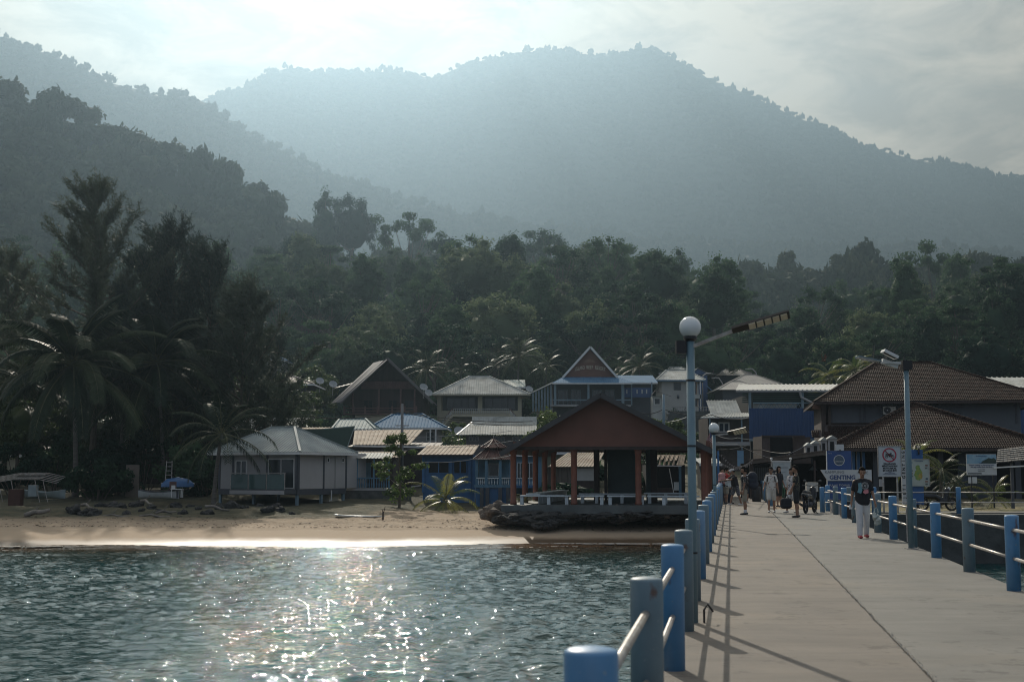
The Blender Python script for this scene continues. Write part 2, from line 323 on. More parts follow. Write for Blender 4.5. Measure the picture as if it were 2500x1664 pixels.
def build_sea():
    m = sea_material(); ys = [6.0]
    while ys[-1] < 67.0: ys.append(ys[-1] + max(0.045, min(.17, ys[-1] * 0.0042)))
    ys = np.array(ys); t = np.linspace(-1, 1, 560)
    Yg, T = np.meshgrid(ys, t, indexing='ij'); X = T * (Yg * 0.42 + 1.5) + 0.02 * Yg
    fade = smooth01((shoreY(X) + 0.8 - Yg) / 9) * .85 + .15
    Z = wave_h(X, Yg) * fade
    # small waves running up the beach
    d = shoreY(X) - Yg
    Z += 0.17 * np.exp(-((d - 2.3 + 0.7 * np.sin(X * .2)) / .55) ** 2) * (0.6 + .4 * np.sin(X * .35 + 2)) + 0.08 * np.exp(-((d - 5.4 + np.sin(X * .15 + 1)) / .8) ** 2)
    nr, nc = Z.shape; V = np.stack([X, Yg, Z], -1).reshape(-1, 3)
    i = np.arange(nr - 1)[:, None] * nc + np.arange(nc - 1)[None, :]
    Fq = np.stack([i, i + 1, i + nc + 1, i + nc], -1).reshape(-1, 4)
    structure(npmesh('sea', V, Fq, m, smooth=True))
    mb = MB(); mb.add([(-900, -150, -.09), (900, -150, -.09), (900, 64, -.09), (-900, 64, -.09)], [(0, 1, 2, 3)]); structure(mb.build('sea_floor', mat('sea_bed', (0.02, 0.05, 0.05), .5)))
    # open sea outside the finely waved part
    mb = MB()
    for a, b_ in (((-900, -150), (900, 6.0)), ((-900, 6.0), (-4.0, 6.001))): pass
    mb.add([(-900, -150, -.03), (900, -150, -.03), (900, 6.2, -.03), (-900, 6.2, -.03)], [(0, 1, 2, 3)])
    for s in (-1, 1):
        mb.add([(s * 900, 6.2, -.03), (s * 3.9 + .1, 6.2, -.03), (s * (67 * .42 + 1.4) + 1.3, 66.8, -.03), (s * 900, 66.8, -.03)], [(0, 1, 2, 3)] if s < 0 else [(3, 2, 1, 0)])
    structure(mb.build('open_sea', m))
    # foam: wash of the last wave on the sand
    fm, nt, b = principled('foam'); N = nt.nodes; L = nt.links
    b.inputs['Base Color'].default_value = (0.52, 0.50, 0.47, 1); b.inputs['Roughness'].default_value = 0.6; b.inputs['Specular IOR Level'].default_value = 0.2
    g = N.new('ShaderNodeNewGeometry'); n = N.new('ShaderNodeTexNoise'); n.inputs['Scale'].default_value = 9; n.inputs['Detail'].default_value = 6; L.new(g.outputs['Position'], n.inputs[0])
    bp = N.new('ShaderNodeBump'); bp.inputs['Distance'].default_value = .05; L.new(n.outputs['Fac'], bp.inputs['Height']); L.new(bp.outputs[0], b.inputs['Normal'])
    V = []; Fc = []; xs = np.arange(-30, 9.4, .09); r = np.random.default_rng(5)
    def band(y0, w, z, gapf, seed, wob):
        n1 = vnoise(xs, xs * 0, 2.6, seed, 3); n2 = vnoise(xs, xs * 0, 6.0, seed + 1, 3)
        lo = y0(xs) + wob * n2; wd = w(xs) * (0.65 + .55 * n1)
        for i in range(len(xs) - 1):
            if wd[i] < 0.02 or r.random() < gapf: continue
            k = len(V); a, b_ = lo[i], lo[i + 1]
            for j in range(4):
                f = j / 3
                V.extend([(xs[i], a + wd[i] * f + .02 * math.sin(i * 1.7), z(xs[i], a + wd[i] * f)), (xs[i + 1], b_ + max(.01, wd[i + 1]) * f, z(xs[i + 1], b_ + max(.01, wd[i + 1]) * f))])
            for j in range(3): Fc.append((k + 2 * j, k + 2 * j + 1, k + 2 * j + 3, k + 2 * j + 2))
    zz = lambda x, y: max(gz(x, y), 0.02) + .035
    band(lambda x: shoreY(x) - 1.2, lambda x: .50 + .4 * np.sin(x * .22 + 2), zz, .04, 31, .35)
    band(lambda x: shoreY(x) - .45, lambda x: .20 + .2 * np.sin(x * .37 + 1), zz, .25, 61, .2)
    band(lambda x: shoreY(x) - 2.15, lambda x: .45 + .25 * np.sin(x * .4), lambda x, y: .13, .15, 41, .2)
    band(lambda x: shoreY(x) - 4.4, lambda x: .16 + .15 * np.sin(x * .5 + 1), lambda x, y: .11, .55, 51, .5)
    o = npmesh('foam', np.array(V), np.array(Fc), fm); tag(o, 'white foam of small waves washing onto the sand', 'foam', kind='stuff')
build_sea()

# ---------------------------------------------------------------- hills and mountains beyond
LTOP = [(-700, -150), (-300, 40), (0, 165), (50, 200), (110, 195), (230, 235), (300, 285), (400, 335), (450, 345), (500, 385), (560, 395), (620, 440), (690, 465), (750, 545), (800, 560), (890, 590), (950, 590), (1100, 612), (1250, 620), (1400, 622), (1600, 630), (1750, 640), (1900, 640), (2100, 625), (2300, 610), (2500, 600), (3200, 560)]
M1TOP = [(-900, -160), (-300, -60), (0, 62), (150, 113), (265, 172), (350, 192), (425, 218), (500, 232), (620, 300), (800, 400), (1100, 500), (1600, 560), (3300, 620)]
M2TOP = [(-900, 380), (0, 330), (300, 290), (500, 232), (560, 215), (640, 178), (720, 158), (850, 150), (1000, 168), (1060, 168), (1110, 145), (1170, 128), (1260, 104), (1330, 101), (1400, 106), (1450, 112), (1500, 107), (1560, 112), (1620, 128), (1720, 170), (1830, 208), (1920, 252), (2010, 290), (2100, 332), (2230, 365), (2390, 398), (2500, 428), (2800, 520), (3400, 640)]
def scatter_group(name, coll):
    ng = bpy.data.node_groups.new(name, 'GeometryNodeTree')
    ng.interface.new_socket('Geometry', in_out='INPUT', socket_type='NodeSocketGeometry'); ng.interface.new_socket('Geometry', in_out='OUTPUT', socket_type='NodeSocketGeometry')
    N = ng.nodes; L = ng.links; gi = N.new('NodeGroupInput'); go = N.new('NodeGroupOutput'); ip = N.new('GeometryNodeInstanceOnPoints'); ci = N.new('GeometryNodeCollectionInfo')
    ci.inputs['Collection'].default_value = coll; ci.inputs['Separate Children'].default_value = True; ci.inputs['Reset Children'].default_value = True
    na = N.new('GeometryNodeInputNamedAttribute'); na.data_type = 'FLOAT_VECTOR'; na.inputs['Name'].default_value = 'scl'
    nb = N.new('GeometryNodeInputNamedAttribute'); nb.data_type = 'FLOAT'; nb.inputs['Name'].default_value = 'rot'
    nc = N.new('GeometryNodeInputNamedAttribute'); nc.data_type = 'INT'; nc.inputs['Name'].default_value = 'pick'
    cx = N.new('ShaderNodeCombineXYZ'); L.new(nb.outputs['Attribute'], cx.inputs['Z'])
    e2r = N.new('FunctionNodeEulerToRotation'); L.new(cx.outputs[0], e2r.inputs[0])
    L.new(gi.outputs[0], ip.inputs['Points']); L.new(ci.outputs[0], ip.inputs['Instance']); ip.inputs['Pick Instance'].default_value = True
    L.new(nc.outputs['Attribute'], ip.inputs['Instance Index']); L.new(e2r.outputs[0], ip.inputs['Rotation']); L.new(na.outputs['Attribute'], ip.inputs['Scale'])
    L.new(ip.outputs[0], go.inputs[0]); return ng
def scatter(name, pts, scl, npick, coll, seed, label, cat):
    me = bpy.data.meshes.new(name); me.vertices.add(len(pts)); me.vertices.foreach_set('co', np.asarray(pts, dtype=np.float32).ravel())
    r = np.random.default_rng(seed); n = len(pts)
    a = me.attributes.new('scl', 'FLOAT_VECTOR', 'POINT'); a.data.foreach_set('vector', np.asarray(scl, dtype=np.float32).ravel())
    a = me.attributes.new('rot', 'FLOAT', 'POINT'); a.data.foreach_set('value', r.uniform(0, 6.28, n).astype(np.float32))
    a = me.attributes.new('pick', 'INT', 'POINT'); a.data.foreach_set('value', r.integers(0, npick, n).astype(np.int32))
    o = link(name, me); md = o.modifiers.new('scatter', 'NODES'); md.node_group = scatter_group(name + '_scatter', coll)
    return tag(o, label, cat, kind='stuff')
def ridge(name, prof, Y0, Yr, z0, tree_h, ncol, nrow, seed, amp, mtl, tau=(-.62, .72), power=1.0):
    """one wooded ridge: its crest follows the skyline; the face has gullies and spurs"""
    T, E = conv(prof)
    def zf(X, Y):
        t = (Y - Y0) / (Yr - Y0); tau_ = X / Y
        zt = CAMZ + np.interp(tau_, T, E) * Yr - tree_h
        s = np.clip(t, 0, 1) ** power
        z = z0 + (zt - z0) * s
        g = vnoise(X, Y * .6, (Yr - Y0) * .32, seed, 4) * amp * np.clip(t, 0, 1) * np.clip(1.15 - t, 0, 1) * 2.2
        z = z + g
        return np.where(t > 1, zt - (Y - Yr) * .55, z)
    ys = np.linspace(Y0, Yr + (Yr - Y0) * .12, nrow); ts = np.linspace(tau[0], tau[1], ncol)
    Yg, Tg = np.meshgrid(ys, ts, indexing='ij'); X = Tg * Yg; Z = zf(X, Yg)
    Z[0, :] = z0 - 25
    nr, nc = Z.shape; V = np.stack([X, Yg, Z], -1).reshape(-1, 3)
    i = np.arange(nr - 1)[:, None] * nc + np.arange(nc - 1)[None, :]
    structure(npmesh(name, V, np.stack([i, i + 1, i + nc + 1, i + nc], -1).reshape(-1, 4), mtl, smooth=True))
    return zf
# ---- leaf generators
def rand_dirs(n, r): v = r.normal(size=(n, 3)); return v / np.linalg.norm(v, axis=1)[:, None]
def leaf_quads(C, U, W, lu, lw):
    """diamond leaves centred on C along U with half sizes lu, lw"""
    lu = np.asarray(lu).reshape(-1, 1); lw = np.asarray(lw).reshape(-1, 1)
    V = np.stack([C - U * lu, C + W * lw, C + U * lu, C - W * lw], 1).reshape(-1, 3)
    n = len(C); return V, np.arange(n * 4).reshape(n, 4)
def clump_leaves(centers, radii, per, size, r, squash=.75, flat=.0, shell=.75):
    Cs = []; Ns = []
    for c, rad, k in zip(centers, radii, per):
        d = rand_dirs(k, r); rr = rad * (shell + (1 - shell) * r.random((k, 1))) * (1 + .18 * r.normal(size=(k, 1)))
        p = d * rr; p[:, 2] *= squash; Cs.append(np.array(c) + p); Ns.append(d)
    C = np.concatenate(Cs); Nn = np.concatenate(Ns) + r.normal(size=C.shape) * .7; Nn[:, 2] += flat
    Nn /= np.linalg.norm(Nn, axis=1)[:, None]
    U = np.cross(Nn, rand_dirs(len(C), r)); U /= np.linalg.norm(U, axis=1)[:, None]; W = np.cross(Nn, U)
    s = size * r.uniform(.6, 1.3, len(C)); return leaf_quads(C, U, W, s, s * .55)
M_BARK = mat('bark_grey_brown', (0.16, 0.13, 0.10), .9, .3, 6, .03, stretch=(1, 1, .3))
M_LEAF = leafmat('rainforest_leaves', (0.016, 0.042, 0.026), (0.072, 0.130, 0.058), trans=.38, rough=.7, spec=.12)
M_LEAF2 = leafmat('pale_rainforest_leaves', (0.065, 0.10, 0.052), (0.14, 0.18, 0.09), trans=.4, rough=.7, spec=.12)
M_FAR = leafmat('distant_canopy_leaves', (0.035, 0.055, 0.03), (0.07, 0.085, 0.045), trans=.15, rough=.8, spec=.08, scale=.05)
def broad_tree(kind, seed, H=16.0, name='rainforest_tree', leafm=None, dens=1.0, label=None, cat='tree'):
    """H: total height. Returns the thing (Empty) with trunk and crown"""
    r = np.random.default_rng(seed); t = thing(name, label or 'x', cat)
    cl = []; rad = []
    if kind == 'round':
        n = 58; cz = H * .60; rx, rz_ = H * .40, H * .36
    elif kind == 'flat':
        n = 22; cz = H * .84; rx, rz_ = H * .50, H * .10
    elif kind == 'tall':
        n = 50; cz = H * .58; rx, rz_ = H * .24, H * .40
    else:
        n = 26; cz = H * .66; rx, rz_ = H * .36, H * .30
    for k in range(n):
        a = r.uniform(0, 6.283); q = r.uniform(-.55, 1) ; rr = math.sqrt(max(0, 1 - q * q * .9)) * (r.uniform(.45, 1) ** .5)
        if kind == 'flat': q = r.uniform(-1, 1.2); rr = math.sqrt(r.random())
        cl.append((rx * rr * math.cos(a), rx * rr * math.sin(a), cz + rz_ * q + (H * .05 * r.normal()))); rad.append(H * (r.uniform(.05, .115) if kind in ('round', 'tall') else r.uniform(.06, .12)))
    if kind == 'layer':
        cl = []; rad = []
        for lv in range(4):
            z = H * (.42 + .16 * lv); w = H * (.36 - .07 * lv) * r.uniform(.85, 1.1)
            for k in range(7): a = r.uniform(0, 6.28); q = math.sqrt(r.random()); cl.append((w * q * math.cos(a), w * q * math.sin(a), z + r.normal() * H * .015)); rad.append(H * r.uniform(.07, .11))
    per = [int((5600 if kind in ('round', 'tall') else 5200) / len(cl) * dens * r.uniform(.6, 1.3)) for _ in cl]
    V, Q = clump_leaves(cl, rad, per, H * .0160, r, squash=.5 if kind in ('flat', 'layer') else .78, flat=.5 if kind in ('flat', 'layer') else .15)
    shade_core = MB()  # solid balls added inside the crown to block sunlight and darken its near side
    if kind in ('round', 'tall'):
        shade_core.ball((0, 0, 0), 1, 14, 10); shade_core.v = [tuple(Vector((x * rx * .66, y * rx * .66, cz + z * rz_ * (.74 if z > 0 else .55))) * (1 + .12 * mnoise.noise(Vector((x * 2, y * 2, z * 2 + seed))))) for x, y, z in shade_core.v]
    for c, ra in zip(cl, rad): shade_core.ball(c, ra * (.45 if kind in ('round', 'tall') else .38), 6, 4, (1, 1, .5 if kind in ('flat', 'layer') else .75))
    k0 = len(V); V = np.concatenate([V, np.array(shade_core.v)]); Q = np.concatenate([Q, np.array([f for f in shade_core.f if len(f) == 4]) + k0])
    npmesh('crown', V, Q, leafm or M_LEAF, t)
    mb = MB(); tr = H * .022
    base = [(0, 0, -1.5), (0, 0, 0), (H * .01, 0, H * .25), (-H * .01, H * .01, H * .45), (0, 0, H * .62)]
    mb.tube(base, [tr * 1.5, tr * 1.25, tr, tr * .8, tr * .45], 7)
    for c in sorted(cl, key=lambda c: -c[2])[::max(1, n // 9)]:
        s = Vector(base[3]) * r.uniform(.8, 1.1); c = Vector(c); mid = s.lerp(c, .5) + Vector((0, 0, -H * .03)); mb.tube([s, mid, c], [tr * .45, tr * .3, tr * .12], 5)
    mb.build('trunk', M_BARK, t); return t
def canopy_proto(i, nleaf, coll, m, H=1.0):
    r = np.random.default_rng(100 + i); cl = []; rad = []
    for k in range(9): a = r.uniform(0, 6.28); q = math.sqrt(r.random()) * .42; cl.append((q * math.cos(a), q * math.sin(a), .35 + .22 * (1 - q / .42) * r.uniform(.5, 1.2))); rad.append(r.uniform(.16, .26))
    V, Q = clump_leaves(cl, rad, [nleaf // 9] * 9, .075 if nleaf > 200 else .12, r, squash=.7, flat=.3)
    shade_core = MB()  # added solid cores hidden among the leaves, to stop light passing through
    for c, ra in zip(cl, rad): shade_core.ball(c, ra * .8, 6, 4, (1, 1, .7))
    k0 = len(V); V = np.concatenate([V, np.array(shade_core.v)]); Q = np.concatenate([Q, np.array([f for f in shade_core.f if len(f) == 4]) + k0])
    if i % 3 == 0: V[:, 2] *= 1.45; V[:, :2] *= .8
    me = bpy.data.meshes.new('canopy_clump'); me.from_pydata(V.tolist(), [], Q.tolist()); me.materials.append(m)
    o = bpy.data.objects.new('canopy_clump', me); coll.objects.link(o)
c_near = bpy.data.collections.new('forest_clumps'); c_far = bpy.data.collections.new('distant_clumps')
for i in range(6): canopy_proto(i, 620, c_near, M_FAR)
for i in range(5): canopy_proto(i, 150, c_far, M_FAR)
M_HILL = mat('hill_undergrowth', (0.03, 0.045, 0.022), .9, .2, .03)
def fill(zf, tau0, tau1, Y0, Y1, spacing, size, jit, r, sink=.12):
    P = []; S = []
    Y = Y0
    while Y < Y1:
        xs = np.arange(tau0 * Y, tau1 * Y, spacing); xs = xs + r.uniform(-.5, .5, len(xs)) * spacing * .9; ys = Y + r.uniform(-.5, .5, len(xs)) * spacing * .9
        zs = zf(xs, ys); s = size * r.uniform(1 - jit, 1 + jit, len(xs)); s = np.where(r.random(len(xs)) < .06, s * (1.35 if spacing < 11 else 1.12), s)
        P.append(np.stack([xs, ys, zs - s * sink], -1)); S.append(np.stack([s * r.uniform(.85, 1.2, len(xs)), s * r.uniform(.85, 1.2, len(xs)), s * r.uniform(.8, 1.25, len(xs))], -1)); Y += spacing * (1.0)
    return np.concatenate(P), np.concatenate(S)
def build_hills():
    r = np.random.default_rng(9)
    zf = ridge('hillside', LTOP, 440, 640, 20, 17, 200, 60, 5, 9, M_HILL)
    P, S = fill(zf, -.46, .46, 470, 648, 10.5, 19, .3, r)
    scatter('hillside_forest', P, S, 6, c_near, 3, 'dense rainforest covering the dark hillside behind the village', 'forest')
    zf = ridge('ridge', M1TOP, 1250, 1900, 30, 15, 200, 60, 6, 40, M_HILL)
    P, S = fill(zf, -.45, .47, 1300, 1925, 12, 15.5, .25, r, .34)
    scatter('ridge_forest', P, S, 5, c_far, 4, 'hazy rainforest on the ridge that slopes down to the saddle', 'forest')
    zf = ridge('mountain', M2TOP, 1700, 3000, 40, 16, 260, 90, 7, 75, M_HILL, tau=(-.5, .6))
    P, S = fill(zf, -.42, .44, 1750, 3050, 15, 18, .2, r, .38)
    scatter('mountain_forest', P, S, 5, c_far, 5, 'misty rainforest on the highest mountain under the clouds', 'forest')
build_hills()
# ---------------------------------------------------------------- haze: the air between here and the mountains
def build_haze():
    mb = MB(); mb.box(-2300, 2300, -160, 3500, -60, 1010)
    m = bpy.data.materials.new('haze_air'); m.use_nodes = True; nt = m.node_tree; nt.nodes.clear()
    o = nt.nodes.new('ShaderNodeOutputMaterial'); v = nt.nodes.new('ShaderNodeVolumePrincipled'); v.inputs['Density'].default_value = HAZE_DENSITY
    v.inputs['Color'].default_value = (0.262, 0.375, 0.478, 1); v.inputs['Anisotropy'].default_value = HAZE_G; nt.links.new(v.outputs[0], o.inputs['Volume'])
    h = mb.build('haze', m); h['kind'] = 'stuff'; h['label'] = 'thin bluish haze filling the air up to the mountains'; h['category'] = 'haze'
build_haze()
# ================================================================ JETTY
def concrete_mat(name, a, b_, sand, streak=(0.35, 2.2, 1)):
    m, nt, b = principled(name); N = nt.nodes; L = nt.links
    tc = N.new('ShaderNodeTexCoord')
    def noise(s, st=None, det=7, ro=.65, dist=0.0):
        n = N.new('ShaderNodeTexNoise'); n.inputs['Scale'].default_value = s; n.inputs['Detail'].default_value = det; n.inputs['Roughness'].default_value = ro; n.inputs['Distortion'].default_value = dist
        if st: mp = N.new('ShaderNodeMapping'); mp.inputs['Scale'].default_value = st; L.new(tc.outputs['Object'], mp.inputs[0]); L.new(mp.outputs[0], n.inputs[0])
        else: L.new(tc.outputs['Object'], n.inputs[0])
        return n.outputs['Fac']
    def mr(v, x0, x1, y0=0, y1=1):
        r = N.new('ShaderNodeMapRange'); r.inputs[1].default_value = x0; r.inputs[2].default_value = x1; r.inputs[3].default_value = y0; r.inputs[4].default_value = y1; L.new(v, r.inputs[0]); return r.outputs[0]
    def mix(f, A, B):
        x = N.new('ShaderNodeMix'); x.data_type = 'RGBA'; L.new(f, x.inputs['Factor'])
        for k, c in (('A', A), ('B', B)):
            if isinstance(c, tuple): x.inputs[k].default_value = (*c, 1)
            else: L.new(c, x.inputs[k])
        return x.outputs['Result']
    c = mix(mr(noise(.9), .3, .7), a, b_)
    c = mix(mr(noise(1.1, streak, 6, .6, .6), .45, .70, 0, .5), c, tuple(x * .6 for x in a))     # broom and water streaks across
    c = mix(mr(noise(.35), .52, .7, 0, .6), c, sand)                         # trodden-in sand
    c = mix(mr(noise(60, None, 2, .5), .70, .78, 0, .5), c, (.55, .53, .48))  # pale aggregate
    c = mix(mr(noise(2.3, None, 8, .75), .56, .64, 0, .75), c, tuple(x * .45 for x in a))  # small dark stains
    L.new(c, b.inputs['Base Color']); b.inputs['Roughness'].default_value = .82; b.inputs['Specular IOR Level'].default_value = .35
    bp = N.new('ShaderNodeBump'); bp.inputs['Distance'].default_value = .006; L.new(noise(9, (.6, 2, 1)), bp.inputs['Height'])
    bp2 = N.new('ShaderNodeBump'); bp2.inputs['Distance'].default_value = .0025; L.new(noise(70), bp2.inputs['Height']); L.new(bp.outputs[0], bp2.inputs['Normal']); L.new(bp2.outputs[0], b.inputs['Normal']); return m
M_CON1 = concrete_mat('concrete_sandy', (.215, .188, .158), (.155, .138, .12), (.26, .218, .168))
M_CON2 = concrete_mat('concrete_grey', (.215, .206, .186), (.155, .15, .137), (.245, .216, .174))
M_CONW = mat('concrete_wall_wet', (.10, .105, .10), .85, .3, 1.2, .02)
M_BLUE = mat('blue_post_paint', (.125, .32, .58), .42, .15, 1.6, .002)
M_GREYP = mat('blue_grey_post_paint', (.19, .28, .335), .5, .15, 1.6, .002)
M_STEEL = mat('galvanised_rail', (.46, .45, .43), .42, .2, 9, metal=.5, col2=(.26, .22, .19))
M_POLE = mat('lamp_pole_paint', (.17, .265, .31), .4, .12, 3)
M_BLACK = mat('black_metal', (.018, .018, .02), .45, .1)
M_WHITE = mat('white_paint', (.72, .72, .70), .5, .08, 2)
M_GLOBE = mat('lamp_globe_white', (.74, .76, .76), .12, .02)
def worn_paint(m):
    """rust freckles, scuffs and salty bloom on the post paint"""
    nt = m.node_tree; N = nt.nodes; L = nt.links; b = N['Principled BSDF']; src = b.inputs['Base Color'].links[0].from_socket; g = N.new('ShaderNodeNewGeometry'); last = src
    for s, lo, hi, f, c, st in ((7, .66, .72, .8, (.12, .05, .025), (1, 1, .5)), (2.2, .55, .75, .35, (.42, .46, .48), (1, 1, .35)), (24, .68, .74, .7, (.30, .34, .36), (1, 1, 1))):
        mp = N.new('ShaderNodeMapping'); mp.inputs['Scale'].default_value = st; n = N.new('ShaderNodeTexNoise'); n.inputs['Scale'].default_value = s; n.inputs['Detail'].default_value = 6; r_ = N.new('ShaderNodeMapRange'); r_.inputs[1].default_value = lo; r_.inputs[2].default_value = hi; r_.inputs[4].default_value = f
        x = N.new('ShaderNodeMix'); x.data_type = 'RGBA'; x.inputs['B'].default_value = (*c, 1); L.new(g.outputs['Position'], mp.inputs[0]); L.new(mp.outputs[0], n.inputs[0]); L.new(n.outputs['Fac'], r_.inputs[0]); L.new(r_.outputs[0], x.inputs['Factor']); L.new(last, x.inputs['A']); last = x.outputs['Result']
    L.new(last, b.inputs['Base Color'])
for m_ in (M_BLUE, M_GREYP): worn_paint(m_)
def deck_slab(u0, u1, Y0, Y1, m, ragged, seed):
    """one strip of the deck with a chipped edge along the middle joint (ragged: +1 right side, -1 left side, 0 none)"""
    r = np.random.default_rng(seed); mb = MB(); n = 320; Ys = np.geomspace(14, Y1 - Y0 + 14, n) + Y0 - 14
    top = []; k = 0
    for y in Ys:
        j = abs(r.normal()) * .005 + .003 * math.sin(y * 3.1) ** 2 + (.018 * r.random() if r.random() < .15 else 0)
        a = u0 + (j + .005 if ragged < 0 else 0); b_ = u1 - (j + .005 if ragged > 0 else 0)
        A = J(a, y, DECK); B = J(b_, y, DECK); dz = Vector((0, 0, .38)); c = Vector((0, 0, .012))
        e = JN * .012
        mb.v.extend([tuple(A - dz), tuple(A - c), tuple(A + e), tuple(B - e), tuple(B - c), tuple(B - dz)])
        if k:
            q = 6 * (k - 1)
            for i in range(5): mb.f.append((q + i, q + i + 1, q + 7 + i, q + 6 + i)); mb.m.append(0)
            mb.f.append((q + 5, q, q + 6, q + 11)); mb.m.append(0)
        k += 1
    mb.f.append((5, 4, 3, 2, 1, 0)); mb.m.append(0); q = 6 * (k - 1); mb.f.append((q, q + 1, q + 2, q + 3, q + 4, q + 5)); mb.m.append(0)
    return structure(mb.build('jetty_deck', m))
deck_slab(-.16, 2.05, -12, 58.5, M_CON1, 1, 1); deck_slab(2.05, 4.44, -12, 57.0, M_CON2, -1, 2)
deck_slab(-.16, 2.35, 58.52, 98, M_CON1, 0, 3)
mb = MB(); 
a, b_ = J(2.02, -11.9, DECK - .03), J(2.08, -11.9, DECK - .03); c, d = J(2.08, 57, DECK - .03), J(2.02, 57, DECK - .03)
mb.add([a, b_, c, d], [(0, 1, 2, 3)]); structure(mb.build('jetty_joint', mat('joint_dirt', (.05, .045, .04), .9)))
mb = MB(); rr_ = random.Random(3)
for i in range(900):
    y = 9 + 46 * (i / 900) ** 1.25 + rr_.uniform(-.05, .05); p = J(2.05 + rr_.gauss(0, .016), y, DECK + .001); s = rr_.uniform(.004, .011)
    mb.add([p + Vector((-s, -s * .6, 0)), p + Vector((s, -s, 0)), p + Vector((s * .7, s, .0)), p + Vector((-s * .5, s * .8, 0)), p + Vector((0, 0, s * .7))], [(0, 1, 4), (1, 2, 4), (2, 3, 4), (3, 0, 4)])
tag(mb.build('joint_chips', mat('chipped_mortar', (.42, .41, .38), .9, .3, 30)), 'crumbled pale mortar chips along the middle joint of the jetty', 'rubble', kind='stuff')
for Y in range(-8, 56, 8):
    mb = MB(); mb.bar(J(-.1, Y, DECK - .62), J(4.4, Y, DECK - .62), .4, .44)
    for u in (.35, 3.9): p = J(u, Y, 0); mb.tube([(p.x, p.y, -3), (p.x, p.y, DECK - .8)], .2, 12)
    structure(mb.build('jetty_pile', M_CONW))
def post_mesh(name, h=1.02, r=.096):
    mb = MB(); mb.lathe([(r, 0), (r, h - .012), (r * .985, h - .004), (r * .95, h + .001), (r * .80, h + .007), (r * .4, h + .013), (.001, h + .015)], 24)
    me = bpy.data.meshes.new(name); me.from_pydata(mb.v, [], mb.f); me.polygons.foreach_set('use_smooth', [len(f) == 4 for f in mb.f]); return me
PM = {}
for k, m in (('b', M_BLUE), ('g', M_GREYP)): PM[k] = post_mesh('railing_post'); PM[k].materials.append(m)
def railing(name, label, pts, cols, group=None, foot=None):
    t = thing(name, label, 'railing', pts[0]); o0 = Vector(pts[0])
    for p, c in zip(pts, cols): link('post', PM[c], t, Vector(p) - o0)
    for h in (.44, .83):
        for a, b_ in zip(pts[:-1], pts[1:]):
            a = Vector(a) - o0; b_ = Vector(b_) - o0; d = (b_ - a).normalized() * .07
            MB().tube([a + d + Vector((0, 0, h)), b_ - d + Vector((0, 0, h))], .0235, 8).build('rail', M_STEEL, t, smooth=True)
    return t
LY = [1.5, 4.77, 7.85, 11.3, 14.0, 17.2, 20.6, 23.9, 27.4, 30.7, 34.2, 37.6, 41.1, 44.5, 48, 51.4, 54.8, 58.2, 61.6, 65]
LC = list('gbgbggbgbgbgbgbgbgbg')
railing('jetty_railing', 'railing of blue and grey posts along the open sea side of the jetty', [J(0, y, DECK) for y in LY], LC)
RY = [12.4, 15.8, 19.27, 22.7, 26.2, 29.5, 32.9, 36.3, 39.6, 42.9, 46.8, 50.5, 54.6]
RC = list('bgbgbgbgbgbgb')
railing('jetty_railing', 'railing of blue and grey posts behind the walking man with the plastic bag', [J(4.30, y, DECK) for y in RY], RC)
railing('path_railing', 'row of tightly seen blue posts on the landward path behind the backpackers', [J(2.28, y, DECK) for y in (61.8, 65.2, 68.6, 72, 75.4, 78.8)], list('bbgbgb'))
sy = 52.6; x0 = J(4.3, 50.5).x
railing('seawall_railing', 'long railing on top of the sea wall in front of the parked black motorcycle', [(x, sy, DECK - .06) for x in (x0 + .15, x0 + 1.2, 14.05 + .1, 17.45, 20.9, 24.3, 27.7)], list('bgbbgbg'))
# sea wall
mb = MB(); w = MB(); w.box(J(4.45, 52).x, 60, 52.0, 52.95, -2, DECK - .075); o = w.build('sea_wall', M_CONW); tag(o, 'dark concrete sea wall with green water at its foot', 'sea wall')
mb = MB(); mb.box(J(4.45, 54).x + .6, 60, 54.5, 56.3, DECK - .2, DECK - .07); structure(mb.build('path', M_CON2))
# ---------------------------------------------------------------- lamps
def led_head(parent, p, d, L_, w_, name='lamp_head', n=5, roll=0.0):
    """flat LED street-light head from p along d"""
    d = Vector(d).normalized(); side = d.cross(Vector((0, 0, 1))).normalized(); upv = side.cross(d); side, upv = side * math.cos(roll) + upv * math.sin(roll), upv * math.cos(roll) - side * math.sin(roll)
    def P(a, s, h): return Vector(p) + d * a + side * s + upv * h
    mb = MB(); mb.add([P(0, -w_ * .35, 0), P(0, w_ * .35, 0), P(L_, w_ / 2, 0), P(L_, -w_ / 2, 0), P(0, -w_ * .3, .035), P(0, w_ * .3, .035), P(L_, w_ * .45, .03), P(L_, -w_ * .45, .03)], [(0, 1, 2, 3), (7, 6, 5, 4), (0, 4, 5, 1), (1, 5, 6, 2), (2, 6, 7, 3), (3, 7, 4, 0)])
    h = mb.build(name, M_BLACK, parent)
    s0 = L_ * .28; st = (L_ * .69) / n
    for k in range(n):
        q = MB(); a0 = s0 + st * k + st * .1; a1 = s0 + st * (k + .9)
        q.add([P(a0, -w_ * .34, -.012), P(a0, w_ * .34, -.012), P(a1, w_ * .36, -.012), P(a1, -w_ * .36, -.012), P(a0, -w_ * .34, .0), P(a0, w_ * .34, .0), P(a1, w_ * .36, .0), P(a1, -w_ * .36, .0)], [(0, 1, 2, 3), (0, 4, 5, 1), (1, 5, 6, 2), (2, 6, 7, 3), (3, 7, 4, 0)])
        q.build('led_panel', mat('led_lens', (.80, .68, .50), .35, .1, 20), h)
